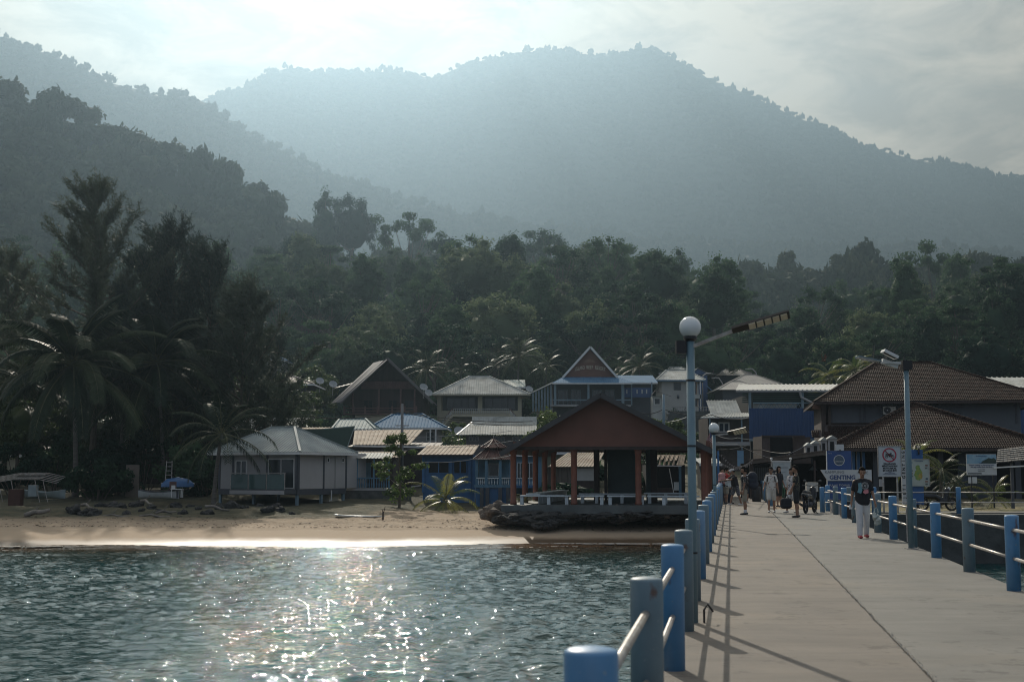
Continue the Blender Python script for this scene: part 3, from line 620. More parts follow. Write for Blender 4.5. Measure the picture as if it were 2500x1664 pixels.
def globe_pole(label, base, top, r, gr, bands):
    t = thing('lamp_post', label, 'lamp post', base); H = top - base.z
    MB().tube([(0, 0, -.3), (0, 0, H)], [r * 1.05, r], 20).build('pole', M_POLE, t, smooth=True)
    for z in bands: MB().lathe([(r * 1.12, z), (r * 1.12, z + .02)], 20).build('band', M_BLACK, t)
    MB().lathe([(r * .9, H - .01), (gr * .62, H + .02), (gr * .62, H + .05), (gr * .5, H + .06)], 20).build('globe_collar', M_BLACK, t)
    b = MB(); b.ball((0, 0, H + .03 + gr), gr, 32, 20); b.build('globe', M_GLOBE, t, smooth=True); return t, H
pb = onz(1694, 1519, DECK); ztop = at(1688, 832, pb.y).z
t, H = globe_pole('grey lamp post with white globe and long LED arm beside the nearest posts', pb, ztop, .046, .121, (.74, 1.9, 2.62))
ctl = MB(); ctl.box(-.16, -.05, -.05, .05, H - .14, H + .0); ctl.build('control_box', M_BLACK, t)
aend = at(1783, 811, pb.y) - pb; aend.y -= .12
MB().bar((0, 0, H - .07), aend, .05, .035).build('arm', M_STEEL, t)
lend = at(1918, 774, pb.y) - pb; lend.y -= .22
led_head(t, aend, lend - aend, (lend - aend).length, .14, roll=R(30))
MB().tube([(.11, -.02, .0), (.11, -.02, .14), (.15, -.02, .2), (.21, 0, .12)], .012, 6).build('conduit', M_BLACK, t)
pb2 = J(.0, 39.3, DECK); pb2.x += .02; z2 = zat(1060, 39.3)
t, H = globe_pole('smaller lamp post with a white globe halfway down the railing, beside the striped flag', pb2, z2, .05, .155, (1.2,))
a1 = at(1775, 1059, 39.3) - pb2; a2 = at(1817, 1051, 39.3) - pb2; a1.y -= .2; a2.y -= .5
MB().bar((0, 0, H - .02), a1, .06, .04).build('arm', M_STEEL, t); led_head(t, a1, a2 - a1, (a2 - a1).length, .26, roll=R(38))
# tall pole at the right railing
pr = J(4.20, 29.0, DECK); zt = zat(882, pr.y)
t = thing('solar_lamp_post', 'tall grey post with solar panel and flood lamps beside the right railing', 'lamp post', pr); Hh = zt - DECK
MB().tube([(0, 0, -.2), (0, 0, Hh)], [.066, .052], 20).build('pole', M_POLE, t, smooth=True)
MB().box(-.12, .12, -.12, .12, 0, .02).build('base_plate', M_STEEL, t)
MB().tube([(-.08, -.02, .15), (-.085, -.02, .85)], .014, 6).build('conduit', M_STEEL, t)
sc_ = pr.y / F
def off(px, py, dy=0.0): v = at(px, py, pr.y) - pr; v.y += dy; return v
MB().bar(off(2160, 884), off(2199, 886), .06, .05).build('arm', M_WHITE, t)
b = MB(); b.bar(off(2152, 857, -.1), off(2186, 874, -.1), .30, .06); pn = b.build('flood_lamp', M_WHITE, t)
b = MB(); b.bar(off(2155, 857.5, -.16), off(2183, 871.5, -.16), .02, .12); b.build('lens', M_BLACK, pn)
b = MB(); b.bar(off(2156, 880, .1), off(2194, 893, .1), .16, .10); b.build('flood_lamp', M_WHITE, t)
b = MB(); b.bar(off(2101, 868, .3), off(2160, 880, .3), .34, .035); b.build('solar_panel', mat('solar_panel_glass', (.16, .22, .25), .15, .1, 8), t)
MB().box(-.09, .11, -.09, .09, Hh - .18, Hh + .02).build('pole_cap', M_BLACK, t)
MB().tube([(-.05, 0, Hh), (-.03, 0, Hh + .12)], .012, 5).build('aerial', M_BLACK, t)
# ================================================================ PEOPLE
def remesh(o, vox, smooth_it=6, keep=1.0):
    md = o.modifiers.new('r', 'REMESH'); md.mode = 'VOXEL'; md.voxel_size = vox; md.use_smooth_shade = True
    sm = o.modifiers.new('s', 'SMOOTH'); sm.iterations = smooth_it; sm.factor = .5
    if keep < 1: d = o.modifiers.new('d', 'DECIMATE'); d.ratio = keep
    dg = bpy.context.evaluated_depsgraph_get(); me = bpy.data.meshes.new_from_object(o.evaluated_get(dg)); old = o.data; o.modifiers.clear(); mats = list(old.materials); o.data = me; bpy.data.meshes.remove(old)
    if not me.materials:
        for m in mats: me.materials.append(m)
    me.polygons.foreach_set('use_smooth', [True] * len(me.polygons)); return o
def capsule(mb, a, b, ra, rb, n=12, sx=1.0):
    a = Vector(a); b = Vector(b); d = (b - a); L_ = d.length; d = d / L_ if L_ > 1e-6 else Vector((0, 0, 1))
    pts = []; rr = []
    for k in range(4): t = math.pi / 2 * k / 4; pts.append(a - d * ra * math.cos(t)); rr.append(max(.001, ra * math.sin(t)))
    pts += [a, b]; rr += [ra, rb]
    for k in range(3, -1, -1): t = math.pi / 2 * k / 4; pts.append(b + d * rb * math.cos(t)); rr.append(max(.001, rb * math.sin(t)))
    mb.tube(pts, rr, n)
def shirt_mat(name, base, dark, thr=.5, sc=9, third=None, stretch=(1, 1, 1)):
    m, nt, b = principled(name); N = nt.nodes; L = nt.links; tc = N.new('ShaderNodeTexCoord'); mp = N.new('ShaderNodeMapping'); mp.inputs['Scale'].default_value = stretch
    L.new(tc.outputs['Object'], mp.inputs[0]); n = N.new('ShaderNodeTexNoise'); n.inputs['Scale'].default_value = sc; n.inputs['Detail'].default_value = 1.5; n.inputs['Distortion'].default_value = 1.2; L.new(mp.outputs[0], n.inputs[0])
    r = N.new('ShaderNodeMapRange'); r.inputs[1].default_value = thr; r.inputs[2].default_value = thr + .04; L.new(n.outputs['Fac'], r.inputs[0])
    x = N.new('ShaderNodeMix'); x.data_type = 'RGBA'; x.inputs['A'].default_value = (*base, 1); x.inputs['B'].default_value = (*dark, 1); L.new(r.outputs[0], x.inputs['Factor']); L.new(x.outputs['Result'], b.inputs['Base Color']); b.inputs['Roughness'].default_value = .85
    return m
M_SKIN = mat('skin', (.30, .165, .105), .55, .06, 6); M_HAIR = mat('black_hair', (.012, .010, .009), .85, .2, 30, .01, bscale=60, spec=.08)
M_EYE = mat('eye_dark', (.02, .015, .01), .2); M_LIP = mat('lips', (.25, .09, .075), .5)
def person(label, loc, face, H=1.72, top=None, bottom=None, shoe=None, sock=None, trousers='shorts', legs=((0, 0), (0, 0)), arms=((0, 0, 10), (0, 0, 10)), lean=0.0, head=(0, 0), build_=1.0, long_hair=False, cap=None, glasses=False, width=.09, skin=None, hair=None):
    """face: heading in degrees, 0 = looks away from the camera (+Y), 180 = looks at it. legs: (thigh swing forward, knee bend) left, right;
    arms: (shoulder swing forward, outward angle, elbow bend)"""
    t = thing('person', label, 'person', loc, -R(face)); s = H / 1.72; body = MB(); sk = skin or M_SKIN
    V = lambda x, y, z: Vector((x * s, y * s, z * s))
    hipz = .90; pel = V(0, 0, hipz); J_ = {}
    low = 9
    for i, sd in ((0, -1), (1, 1)):
        sw, kb = legs[i]; a = R(sw); hip = V(sd * width, 0, hipz - .02)
        knee = hip + V(sd * .01, math.sin(a) * .43, -math.cos(a) * .43); a2 = a - R(kb)
        ank = knee + V(sd * .005, math.sin(a2) * .41, -math.cos(a2) * .41); J_[i] = (hip, knee, ank); low = min(low, ank.z)
    dz = .075 * s - low                         # feet on the ground
    up = V(0, 0, 0); up.z = dz
    for i in (0, 1): J_[i] = tuple(p + up for p in J_[i])
    pel = pel + up; la = R(lean); def_ = lambda x, y, z: pel + V(x, y * math.cos(la) + z * math.sin(la), z * math.cos(la) - y * math.sin(la))
    waist, chest, neck = def_(0, 0, .17), def_(0, .0, .38), def_(0, -.01, .56)
    sh = [def_(-.170 * build_, 0, .475), def_(.170 * build_, 0, .475)]
    # body
    for x in (-.055, .055): capsule(body, pel + V(x, 0, -.02), waist + V(x * .8, 0, 0), .098 * s * build_, .092 * s * build_)
    for x in (-.07, .07): capsule(body, waist + V(x * .8, 0, 0), chest + V(x, 0, .03), .088 * s * build_, .10 * s * build_)
    capsule(body, sh[0], sh[1], .062 * s, .062 * s); capsule(body, chest + V(0, 0, .08), neck, .07 * s, .055 * s)
    hp, hy = head; hc = neck + V(0, .035, .155); capsule(body, neck, hc + V(0, -.01, -.03), .052 * s, .05 * s)
    hr = Matrix.Rotation(-R(hy), 3, 'Z') @ Matrix.Rotation(-R(hp), 3, 'X')
    HV = lambda x, y, z: hc + hr @ V(x, y, z)
    k0 = len(body.v); body.ball((0, 0, 0), 1, 16, 12)
    for k in range(k0, len(body.v)): x, y, z = body.v[k]; w = 1 - .22 * max(0, -z) ; body.v[k] = tuple(HV(x * .077 * w, y * .097, z * .118))
    capsule(body, HV(0, .088, .005), HV(0, .112, -.028), .010 * s, .015 * s, 8)      # nose
    capsule(body, HV(-.02, .066, -.075), HV(.02, .066, -.075), .028 * s, .028 * s, 8)  # chin
    for sd in (-1, 1): capsule(body, HV(sd * .078, -.005, .012), HV(sd * .08, -.005, -.025), .014 * s, .010 * s, 6)   # ears
    A = {}
    for i, sd in ((0, -1), (1, 1)):
        sw, ou, eb = arms[i]; a = R(sw); o_ = R(ou); d1 = Vector((sd * math.sin(o_), math.sin(a) * math.cos(o_), -math.cos(a) * math.cos(o_)))
        el = sh[i] + d1 * .285 * s; a2 = a + R(eb); d2 = Vector((sd * math.sin(o_) * .6, math.sin(a2) * math.cos(o_), -math.cos(a2) * math.cos(o_))).normalized()
        wr = el + d2 * .25 * s; A[i] = (sh[i], el, wr, d2)
        capsule(body, sh[i], el, .047 * s, .038 * s); capsule(body, el, wr, .037 * s, .025 * s)
        hd = wr + d2 * .09 * s; capsule(body, wr, hd, .027 * s, .030 * s, 8)
        fwd = Vector((0, 1, 0)) - d2 * d2.y; fwd.normalize(); inn = Vector((-sd, 0, 0))
        for f in range(4):
            b0 = hd + fwd * (.026 - .017 * f) * s; l = (.033, .038, .035, .027)[f] * s
            m1 = b0 + (d2 + inn * .25).normalized() * l; m2 = m1 + (d2 + inn * .9).normalized() * l * .8
            capsule(body, b0, m1, .0095 * s, .009 * s, 6); capsule(body, m1, m2, .009 * s, .0075 * s, 6)
        th = wr + d2 * .03 * s + fwd * .024 * s; th2 = th + (d2 * .6 + fwd * .7).normalized() * .035 * s; capsule(body, th, th2, .011 * s, .0095 * s, 6); capsule(body, th2, th2 + (d2 + inn * .4).normalized() * .028 * s, .0095 * s, .008 * s, 6)
    for i in (0, 1):
        hip, kn, an = J_[i]; capsule(body, hip, kn, .082 * s * build_, .056 * s); capsule(body, kn, an, .055 * s, .036 * s)
        capsule(body, kn + (an - kn) * .28 + V(0, -.015, 0), kn + (an - kn) * .45 + V(0, -.015, 0), .052 * s, .045 * s)
        ft = an + V(0, .13, 0); ft.z = max(.03 * s, an.z - .045 * s) if an.z < .12 * s else an.z - .06 * s; capsule(body, an + V(0, -.02, -.03), ft, .036 * s, .028 * s)
    remesh(body.build('body', sk, t), .0125 * s, 3, .5)
    # face details
    for sd in (-1, 1): MB().ball(HV(sd * .030, .086, .012), .0095 * s, 8, 6).build('eye', M_EYE, t)
    MB().bar(HV(-.022, .0915, -.052), HV(.022, .0915, -.052), .012 * s, .008 * s).build('mouth', M_LIP, t)
    if glasses:
        g = MB()
        for sd in (-1, 1): g.ball(HV(sd * .032, .095, .012), .024 * s, 10, 6, (1, .4, .8))
        g.bar(HV(-.075, .03, .02), HV(.075, .03, .02), .006, .006); g.build('sunglasses', M_BLACK, t)
    # hair
    hm = MB(); rr = random.Random(int(H * 1000) + int(abs(face)))
    for k in range(120):
        a = rr.uniform(0, 6.28); fr = math.sin(a); th = rr.uniform(0, .98 if fr > .35 else (1.5 if fr > -.1 else 1.95))
        p = HV(.080 * math.sin(th) * math.cos(a), .099 * math.sin(th) * fr - .004, .002 + .120 * math.cos(th)); hm.ball(p, rr.uniform(.017, .029) * s, 6, 4)
    if long_hair:
        for k in range(10): a = math.pi * (1 + k / 9); hm.tube([HV(.07 * math.cos(a), .08 * math.sin(a), .02), HV(.085 * math.cos(a), .10 * math.sin(a), -.12), HV(.07 * math.cos(a), .09 * math.sin(a), -.2)], [.03, .03, .015], 7)
    remesh(hm.build('hair', hair or M_HAIR, t), .013, 1, .6)
    if cap:
        c = MB(); c.ball((0, 0, 0), 1, 16, 10)
        for k in range(len(c.v)): x, y, z = c.v[k]; c.v[k] = tuple(HV(x * .098, y * .115, .055 + max(-.02, z) * .085))
        c.tube([HV(0, .09, .055), HV(0, .17, .045)], [.07, .06], 12); c.build('cap', cap, t, smooth=True)
    # shirt
    sm = MB(); g = 1.0
    for x in (-.06, .06): capsule(sm, pel + V(x, 0, .0 if trousers == 'shorts' else -.04), waist + V(x, 0, .02), .122 * s * build_, .118 * s * build_); capsule(sm, waist + V(x, 0, .02), chest + V(x * 1.2, 0, .02), .118 * s * build_, .118 * s * build_)
    capsule(sm, sh[0] + V(.01, 0, -.01), sh[1] + V(-.01, 0, -.01), .073 * s, .073 * s)
    for i in (0, 1): capsule(sm, sh[i] + V(.02 * (1 - 2 * i), 0, .0), neck + V(0, 0, -.05), .066 * s, .072 * s)
    for i in (0, 1): a, e, w, d = A[i]; capsule(sm, a, a.lerp(e, .66), .060 * s, .064 * s)
    o = remesh(sm.build('shirt', top, t), .018 * s, 3, .5)
    # cut clean hem: flatten vertices below the hem
    hem = pel.z - (.09 if trousers == 'shorts' else .12) * s
    for v in o.data.vertices:
        if v.co.z < hem: v.co.z = hem + (v.co.z - hem) * .1
    bm_ = MB()
    for x in (-.05, .05): capsule(bm_, pel + V(x, 0, .03), pel + V(x * 1.2, 0, -.06), .108 * s * build_, .112 * s * build_)
    for i in (0, 1):
        hip, kn, an = J_[i]
        if trousers == 'shorts': capsule(bm_, hip, hip.lerp(kn, .86), .102 * s * build_, .092 * s)
        else: capsule(bm_, hip, kn, .10 * s * build_, .084 * s); capsule(bm_, kn, kn.lerp(an, .93), .084 * s, .072 * s)
    remesh(bm_.build('shorts' if trousers == 'shorts' else 'trousers', bottom, t), .018 * s, 3, .5)
    for i in (0, 1):
        hip, kn, an = J_[i]; f = MB(); z0 = an.z - .075 * s
        for x in (-.012, .012): capsule(f, Vector((an.x + x, an.y - .045 * s, z0 + .048)), Vector((an.x + x * 1.3, an.y + .15 * s, z0 + .036)), .042 * s, .033 * s)
        o = remesh(f.build('shoe', shoe, t), .012, 2, .6)
        for v in o.data.vertices:
            if v.co.z < z0 + .008: v.co.z = z0 + .004
        if sock: q = MB(); capsule(q, an + V(0, 0, -.02), an.lerp(kn, .22), .043 * s, .047 * s); q.build('sock', sock, t, smooth=True)
    t['hand0'] = tuple(A[0][2] + A[0][3] * .1); t['hand1'] = tuple(A[1][2] + A[1][3] * .1); t['back'] = tuple(chest)
    return t
def world_pt(t, p): return Vector(t.location) + Matrix.Rotation(t.rotation_euler.z, 3, 'Z') @ Vector(p)
def backpack(label, t, m, size=(.34, .22, .5), dz=-.02, strap=True, acc=None, rz=0, back=.13):
    p = world_pt(t, Vector(t['back']) + Vector((0, -back - size[1] / 2, dz))); b = thing('backpack', label, 'backpack', p, t.rotation_euler.z + rz)
    w, d, h = size; q = MB()
    for x in (-.25, .25):
        for z in (-.28, 0, .28): capsule(q, (x * w, 0, z * h), (x * w, .01, z * h + .02), d * .5, d * .5)
    capsule(q, (-.22 * w, 0, .3 * h), (.22 * w, 0, .3 * h), d * .48, d * .48); capsule(q, (-.24 * w, -.02, -.3 * h), (.24 * w, -.02, -.3 * h), d * .52, d * .52)
    o = remesh(q.build('sack', m, b), .02, 4, .5)
    q = MB(); capsule(q, (-.2 * w, -d * .42, -.18 * h), (.2 * w, -d * .42, -.18 * h), d * .22, d * .22); remesh(q.build('front_pocket', acc or m, b), .018, 3, .6)
    for sd in (-1, 1): MB().tube([(sd * .28 * w, d * .4, .3 * h), (sd * .30 * w, d * .5 + .12, .34 * h), (sd * .34 * w, d * .5 + .25, .22 * h), (sd * .38 * w, d * .5 + .22, -.1 * h), (sd * .36 * w, d * .4, -.35 * h)], .022, 6).build('strap', acc or M_BLACK, b, smooth=True)
    MB().tube([(-.05, d * .3, .45 * h), (0, d * .3, .52 * h), (.05, d * .3, .45 * h)], .012, 6).build('handle', M_BLACK, b)
    return b
def gp(px, py): return onz(px, py, DECK + .002)
C_ = lambda n, c, **k: mat(n, c, .85, .08, 5, **k)
W_TEE = C_('black_tee_cotton', (.018, .018, .022)); W_TR = C_('white_trouser_cotton', (.62, .62, .63)); W_RED = mat('red_shoe', (.42, .06, .07), .6); W_WSH = mat('white_shoe', (.62, .6, .57), .6); W_BSH = mat('black_shoe', (.02, .02, .025), .5)
W_KH = C_('khaki_cotton', (.30, .27, .215)); W_SK = C_('white_sock', (.7, .7, .72)); W_WSHORT = C_('cream_shorts_cotton', (.58, .57, .52)); W_BS = C_('black_shorts_cotton', (.02, .02, .022)); W_REDT = C_('red_shirt_cotton', (.50, .05, .045))
W_PK = C_('pink_bag_cloth', (.50, .27, .27)); W_BK = C_('black_bag_cloth', (.016, .018, .024)); W_BL = C_('blue_black_cloth', (.025, .03, .045))
W_PAT1 = shirt_mat('dark_leaf_print_shirt', (.03, .03, .032), (.30, .25, .22), .56, 16); W_PAT2 = shirt_mat('white_brush_print_shirt', (.60, .58, .54), (.24, .13, .10), .58, 9, stretch=(1, 1, 1.5)); W_PAT3 = shirt_mat('black_gold_print_shirt', (.02, .02, .02), (.22, .20, .12), .58, 26)
W_PAT4 = shirt_mat('grey_flower_print_shirt', (.52, .50, .50), (.12, .12, .14), .55, 15); W_PAT5 = shirt_mat('plaid_shorts_cloth', (.03, .03, .035), (.20, .20, .22), .5, 34)
# 1 the man walking towards the camera with a plastic bag
p = gp(2108, 1313); man = person('man in black printed T-shirt, white trousers and red shoes walking with a plastic bag', p, 183, 1.66, W_TEE, W_TR, W_RED, None, 'trousers', ((-7, 8), (9, 4)), ((6, 13, 16), (-6, 13, 10)), 2, (14, 4), 1.06)
g = MB()   # print on the T-shirt
def chest_pt(x, z, y=.158): return Vector(man['back']) + Vector((x, y * 1.03, z))
tp = MB(); tp.add([chest_pt(.13, .06, .135), chest_pt(.05, .08, .143), chest_pt(.03, -.10, .143), chest_pt(.06, -.19, .14), chest_pt(.15, -.16, .132), chest_pt(.12, -.05, .136)], [(0, 1, 2, 3, 4, 5)]); tp.build('shirt_print', C_('print_pale_blue', (.16, .32, .38)), man)
tp = MB(); tp.add([chest_pt(-.01, -.10, .150), chest_pt(-.11, -.08, .143), chest_pt(-.12, -.17, .142), chest_pt(-.04, -.20, .148), chest_pt(.02, -.16, .148)], [(0, 1, 2, 3, 4)]); tp.build('shirt_print', C_('print_pink', (.62, .24, .26)), man)
tp = MB()
for rad in (.082, .062, .040):
    n = 28
    for k in range(n if rad > .05 else 4):
        a0 = 2 * math.pi * k / n; a1 = 2 * math.pi * (k + 1) / n
        if rad < .05: a0 = math.pi / 4 + k * math.pi / 2; a1 = a0 + math.pi * .78
        c = (-.035, 0.0); tp.bar(chest_pt(c[0] + rad * math.cos(a0), c[1] + rad * math.sin(a0), .153), chest_pt(c[0] + rad * math.cos(a1), c[1] + rad * math.sin(a1), .153), .008, .006)
tp.build('shirt_print', C_('print_white', (.6, .6, .6)), man)
hp = world_pt(man, man['hand0']); bg = thing('plastic_bag', 'white plastic carrier bag hanging from the walking man\'s hand', 'plastic bag', hp - Vector((0, 0, .02)))
q = MB(); rr = random.Random(4)
for k in range(11): q.ball((rr.uniform(-.07, .07), rr.uniform(-.05, .05), -.17 - k * .022 + rr.uniform(-.01, .01)), rr.uniform(.045, .075) * (.7 + .03 * k), 8, 6)
remesh(q.build('sack', mat('bag_plastic', (.62, .66, .60), .3, .25, 14, .012), bg), .012, 1, .7)
for sd in (-1, 1): MB().tube([(sd * .05, 0, -.14), (sd * .035, 0, -.05), (0, 0, 0)], [.02, .008, .006], 6).build('handle', mat('bag_plastic', (.62, .66, .6)), bg)
hp = world_pt(man, man['hand1']); b = MB(); b.box(-.035, .035, -.006, .006, -.05, .06); o = b.build('folded_paper', M_WHITE, None, loc=hp + Vector((-.01, -.02, 0))); tag(o, 'small white paper held in the walking man\'s other hand', 'paper')
# 2 man in profile with black pack
p = gp(1819, 1256); a = person('man in dark leaf-print shirt, khaki shorts and white socks standing side-on', p, 275, 1.70, W_PAT1, W_KH, W_BSH, W_SK, 'shorts', ((2, 2), (-2, 2)), ((4, 6, 8), (6, 6, 10)), 0, (4, 0))
backpack('big black backpack on the man in the leaf-print shirt', a, W_BL, (.36, .34, .56), -.06)
# 3 man in white printed shirt
p = gp(1884, 1250.5); a = person('man in white brush-print shirt, cream shorts and sunglasses walking towards the camera', p, 190, 1.70, W_PAT2, W_WSHORT, W_WSH, None, 'shorts', ((-6, 4), (12, 4)), ((4, 12, 12), (12, 16, 30)), 0, (4, 0), glasses=True)
backpack('dark backpack with white top worn by the man in the white printed shirt', a, W_BL, (.40, .24, .5), -.04)
# 4 person behind with large black pack
p = gp(1902, 1237); a = person('person in black clothes half hidden behind the man in the white printed shirt', p, 150, 1.74, W_BK, W_BS, W_BSH, None, 'shorts', ((0, 2), (4, 4)), ((5, 8, 20), (5, 8, 20)), 0, (0, 0), long_hair=True)
backpack('very large rounded black backpack in front of the white notice board', a, W_BK, (.44, .36, .66), -.04, rz=R(-55), back=.05)
# 5 white-shirted man behind the black one, 6 black shirt
p = gp(1934, 1251.5); a5 = person('man in grey flower-print shirt standing behind the man in black slippers', p, 235, 1.66, W_PAT4, C_('white_shorts_cotton', (.6, .6, .6)), W_WSH, None, 'shorts', ((-10, 4), (16, 6)), ((6, 16, 8), (0, 8, 8)), 0, (0, 0))
p = gp(1945, 1262.5); a6 = person('man in black patterned shirt, black shorts and slippers holding a duffel bag', p, 285, 1.74, W_PAT3, W_BS, W_BSH, None, 'shorts', ((0, 2), (-2, 1)), ((14, 6, 12), (10, 8, 14)), 0, (2, 10))
hp = world_pt(a6, a6['hand0']); d = thing('duffel_bag', 'black duffel bag hanging from the hand of the man in black slippers', 'bag', (hp.x - .12, hp.y, hp.z - .33), R(10))
q = MB()
for z in (-.1, 0, .08): capsule(q, (-.10, 0, z), (.11, 0, z), .10, .10)
remesh(q.build('sack', W_BK, d), .02, 4, .6)
for y in (-.06, .06): MB().tube([(-.09, y, .14), (-.03, y * .5, .30), (.03, y * .5, .30), (.10, y, .14)], .010, 6).build('handle', M_BLACK, d)
# 7 red shirt with pink backpack ; 8 white cap ; 9 and 10 further ones
p = gp(1774, 1229.5); a = person('man in red shirt and khaki shorts with a pink backpack', p, 65, 1.70, W_REDT, W_KH, W_BSH, None, 'shorts', ((2, 2), (-4, 3)), ((40, 6, 30), (30, 6, 40)), 0, (0, 0))
backpack('faded pink backpack on the man in the red shirt', a, W_PK, (.34, .26, .55), -.08, acc=W_PK)
p = gp(1797, 1232.5); a = person('bending person in white cap, black top and chequered shorts', p, 250, 1.68, W_TEE, W_PAT5, W_WSH, None, 'shorts', ((-14, 4), (20, 6)), ((60, 4, 25), (55, 4, 30)), 14, (10, 0), 1.08, cap=mat('cap_cloth', (.62, .62, .62), .8))
b = backpack('white and black bag carried in front by the person in the white cap', a, C_('white_bag_cloth', (.50, .54, .54)), (.34, .2, .36), -.24, acc=W_BK, back=-.42)
p = gp(1764, 1226); a = person('dark-haired person almost hidden behind the pink backpack', p, 170, 1.66, W_BK, W_BL, W_BSH, None, 'trousers', ((4, 4), (-4, 4)), ((4, 6, 10), (4, 6, 10)), 0, (0, 0))
p = gp(1783, 1229); a = person('person in long black trousers between the red shirt and the white cap', p, 120, 1.60, W_BK, W_BL, W_BSH, None, 'trousers', ((0, 2), (0, 4)), ((10, 6, 30), (4, 6, 10)), 0, (0, 0), .9)
p = gp(1821, 1227); a = person('person in white top partly hidden behind the dark leaf-print shirt', p, 20, 1.62, C_('white_top_cotton', (.6, .6, .62)), W_BL, W_WSH, None, 'shorts', ((4, 4), (-4, 4)), ((4, 6, 10), (4, 6, 10)), 0, (0, 0))
# ================================================================ VILLAGE
M_TIN = mat('silver_tin_roof', (.52, .53, .50), .7, .14, .8, spec=.14, col2=(.25, .26, .24))
M_CREAMTIN = mat('rusty_cream_tin_roof', (.50, .43, .34), .75, .2, .9, spec=.08, col2=(.30, .22, .16))
M_TEALTIN = mat('teal_tin_roof', (.27, .35, .355), .7, .15, .8, spec=.12)
M_BLUETIN = mat('blue_tin_roof', (.10, .21, .34), .75, .12, .8, spec=.06)
M_BROWNROOF = mat('brown_roof_sheet', (.10, .075, .07), .7, .2, 1.2)
M_TILE = mat('brown_roof_tile', (.062, .036, .028), .7, .3, 2.2, spec=.05, col2=(.022, .016, .014))
M_REDTILE = mat('red_brown_tile', (.17, .085, .07), .5, .25, 3)
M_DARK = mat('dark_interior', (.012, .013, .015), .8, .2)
M_GLASS = mat('window_glass_dark', (.02, .028, .032), .08, .1)
M_BROWN = mat('dark_brown_boards', (.060, .040, .035), .75, .25, 2, stretch=(1, 1, .2))
M_REDBR = mat('maroon_boards', (.17, .09, .08), .75, .2, 2)
M_CREAM = mat('cream_wall', (.50, .45, .33), .8, .1, 1.2)
M_GREYW = mat('grey_wall', (.40, .385, .38), .8, .1, .8)
M_WHITEW = mat('weathered_white_wall', (.50, .50, .47), .8, .12, .9)
M_DGREY = mat('dark_grey_frame', (.075, .08, .095), .6, .1)
M_BLUEW = mat('blue_wall', (.04, .15, .34), .6, .16, 1.2)
M_LBLUE = mat('light_blue_wall', (.10, .22, .32), .6, .14, 1.2)
M_BLUECORR = mat('blue_corrugated_wall', (.035, .085, .21), .45, .12, .6, metal=.15)
M_GREEN = mat('dark_green_sheet', (.03, .075, .06), .5, .2, 1)
M_ORANGE = mat('terracotta_column_paint', (.24, .085, .052), .6, .16, 2)
M_MAROON = mat('maroon_gable_paint', (.175, .072, .048), .65, .14, .8)
M_PLANK = mat('weathered_planks', (.20, .17, .14), .85, .3, 3, .01, stretch=(4, 4, .25))
M_BENCH = mat('pale_blue_bench_paint', (.62, .68, .70), .6, .08, 2)
def V3(p): return Vector(p)
def sheet(parent, a, b, c, d, m, pitch=.25, h=.035, mode='perp', name='roof_sheet', th=.02):
    """ribbed metal sheet; a-b eave, d-c top edge (d above a). mode perp: ribs square to the eave, para: ribs parallel to the side edges"""
    a, b, c, d = map(V3, (a, b, c, d)); L_ = (b - a).length; e = (b - a) / L_; n = (b - a).cross(d - a); n.normalize()
    if n.z < 0 or (abs(n.z) < 1e-3 and n.y > 0): n = -n
    k = max(2, int(L_ / pitch)); vs = []; fs = []
    def top(u):
        if mode == 'para': return d.lerp(c, u / L_)
        ud = (d - a).dot(e); uc = (c - a).dot(e); hv = (d - a) - e * ud
        if u < ud: return a + e * u + hv * (u / max(ud, 1e-6))
        if u > uc: return a + e * u + hv * max(0, (L_ - u) / max(L_ - uc, 1e-6))
        return a + e * u + hv
    us = []
    for i in range(k):
        u0 = L_ * i / k; w = L_ / k
        us += [(u0, 0), (u0 + w * .62, 0), (u0 + w * .72, h), (u0 + w * .90, h)]
    us.append((L_, 0))
    for u, z in us:
        t = top(u); q = a + e * u
        vs += [q + n * z, t + n * z, q + n * (z - th), t + n * (z - th)]
    for i in range(len(us) - 1):
        p = 4 * i; fs += [(p, p + 4, p + 5, p + 1), (p + 2, p + 3, p + 7, p + 6), (p, p + 2, p + 6, p + 4), (p + 1, p + 5, p + 7, p + 3)]
    return MB().add(vs, fs).build(name, m, parent)
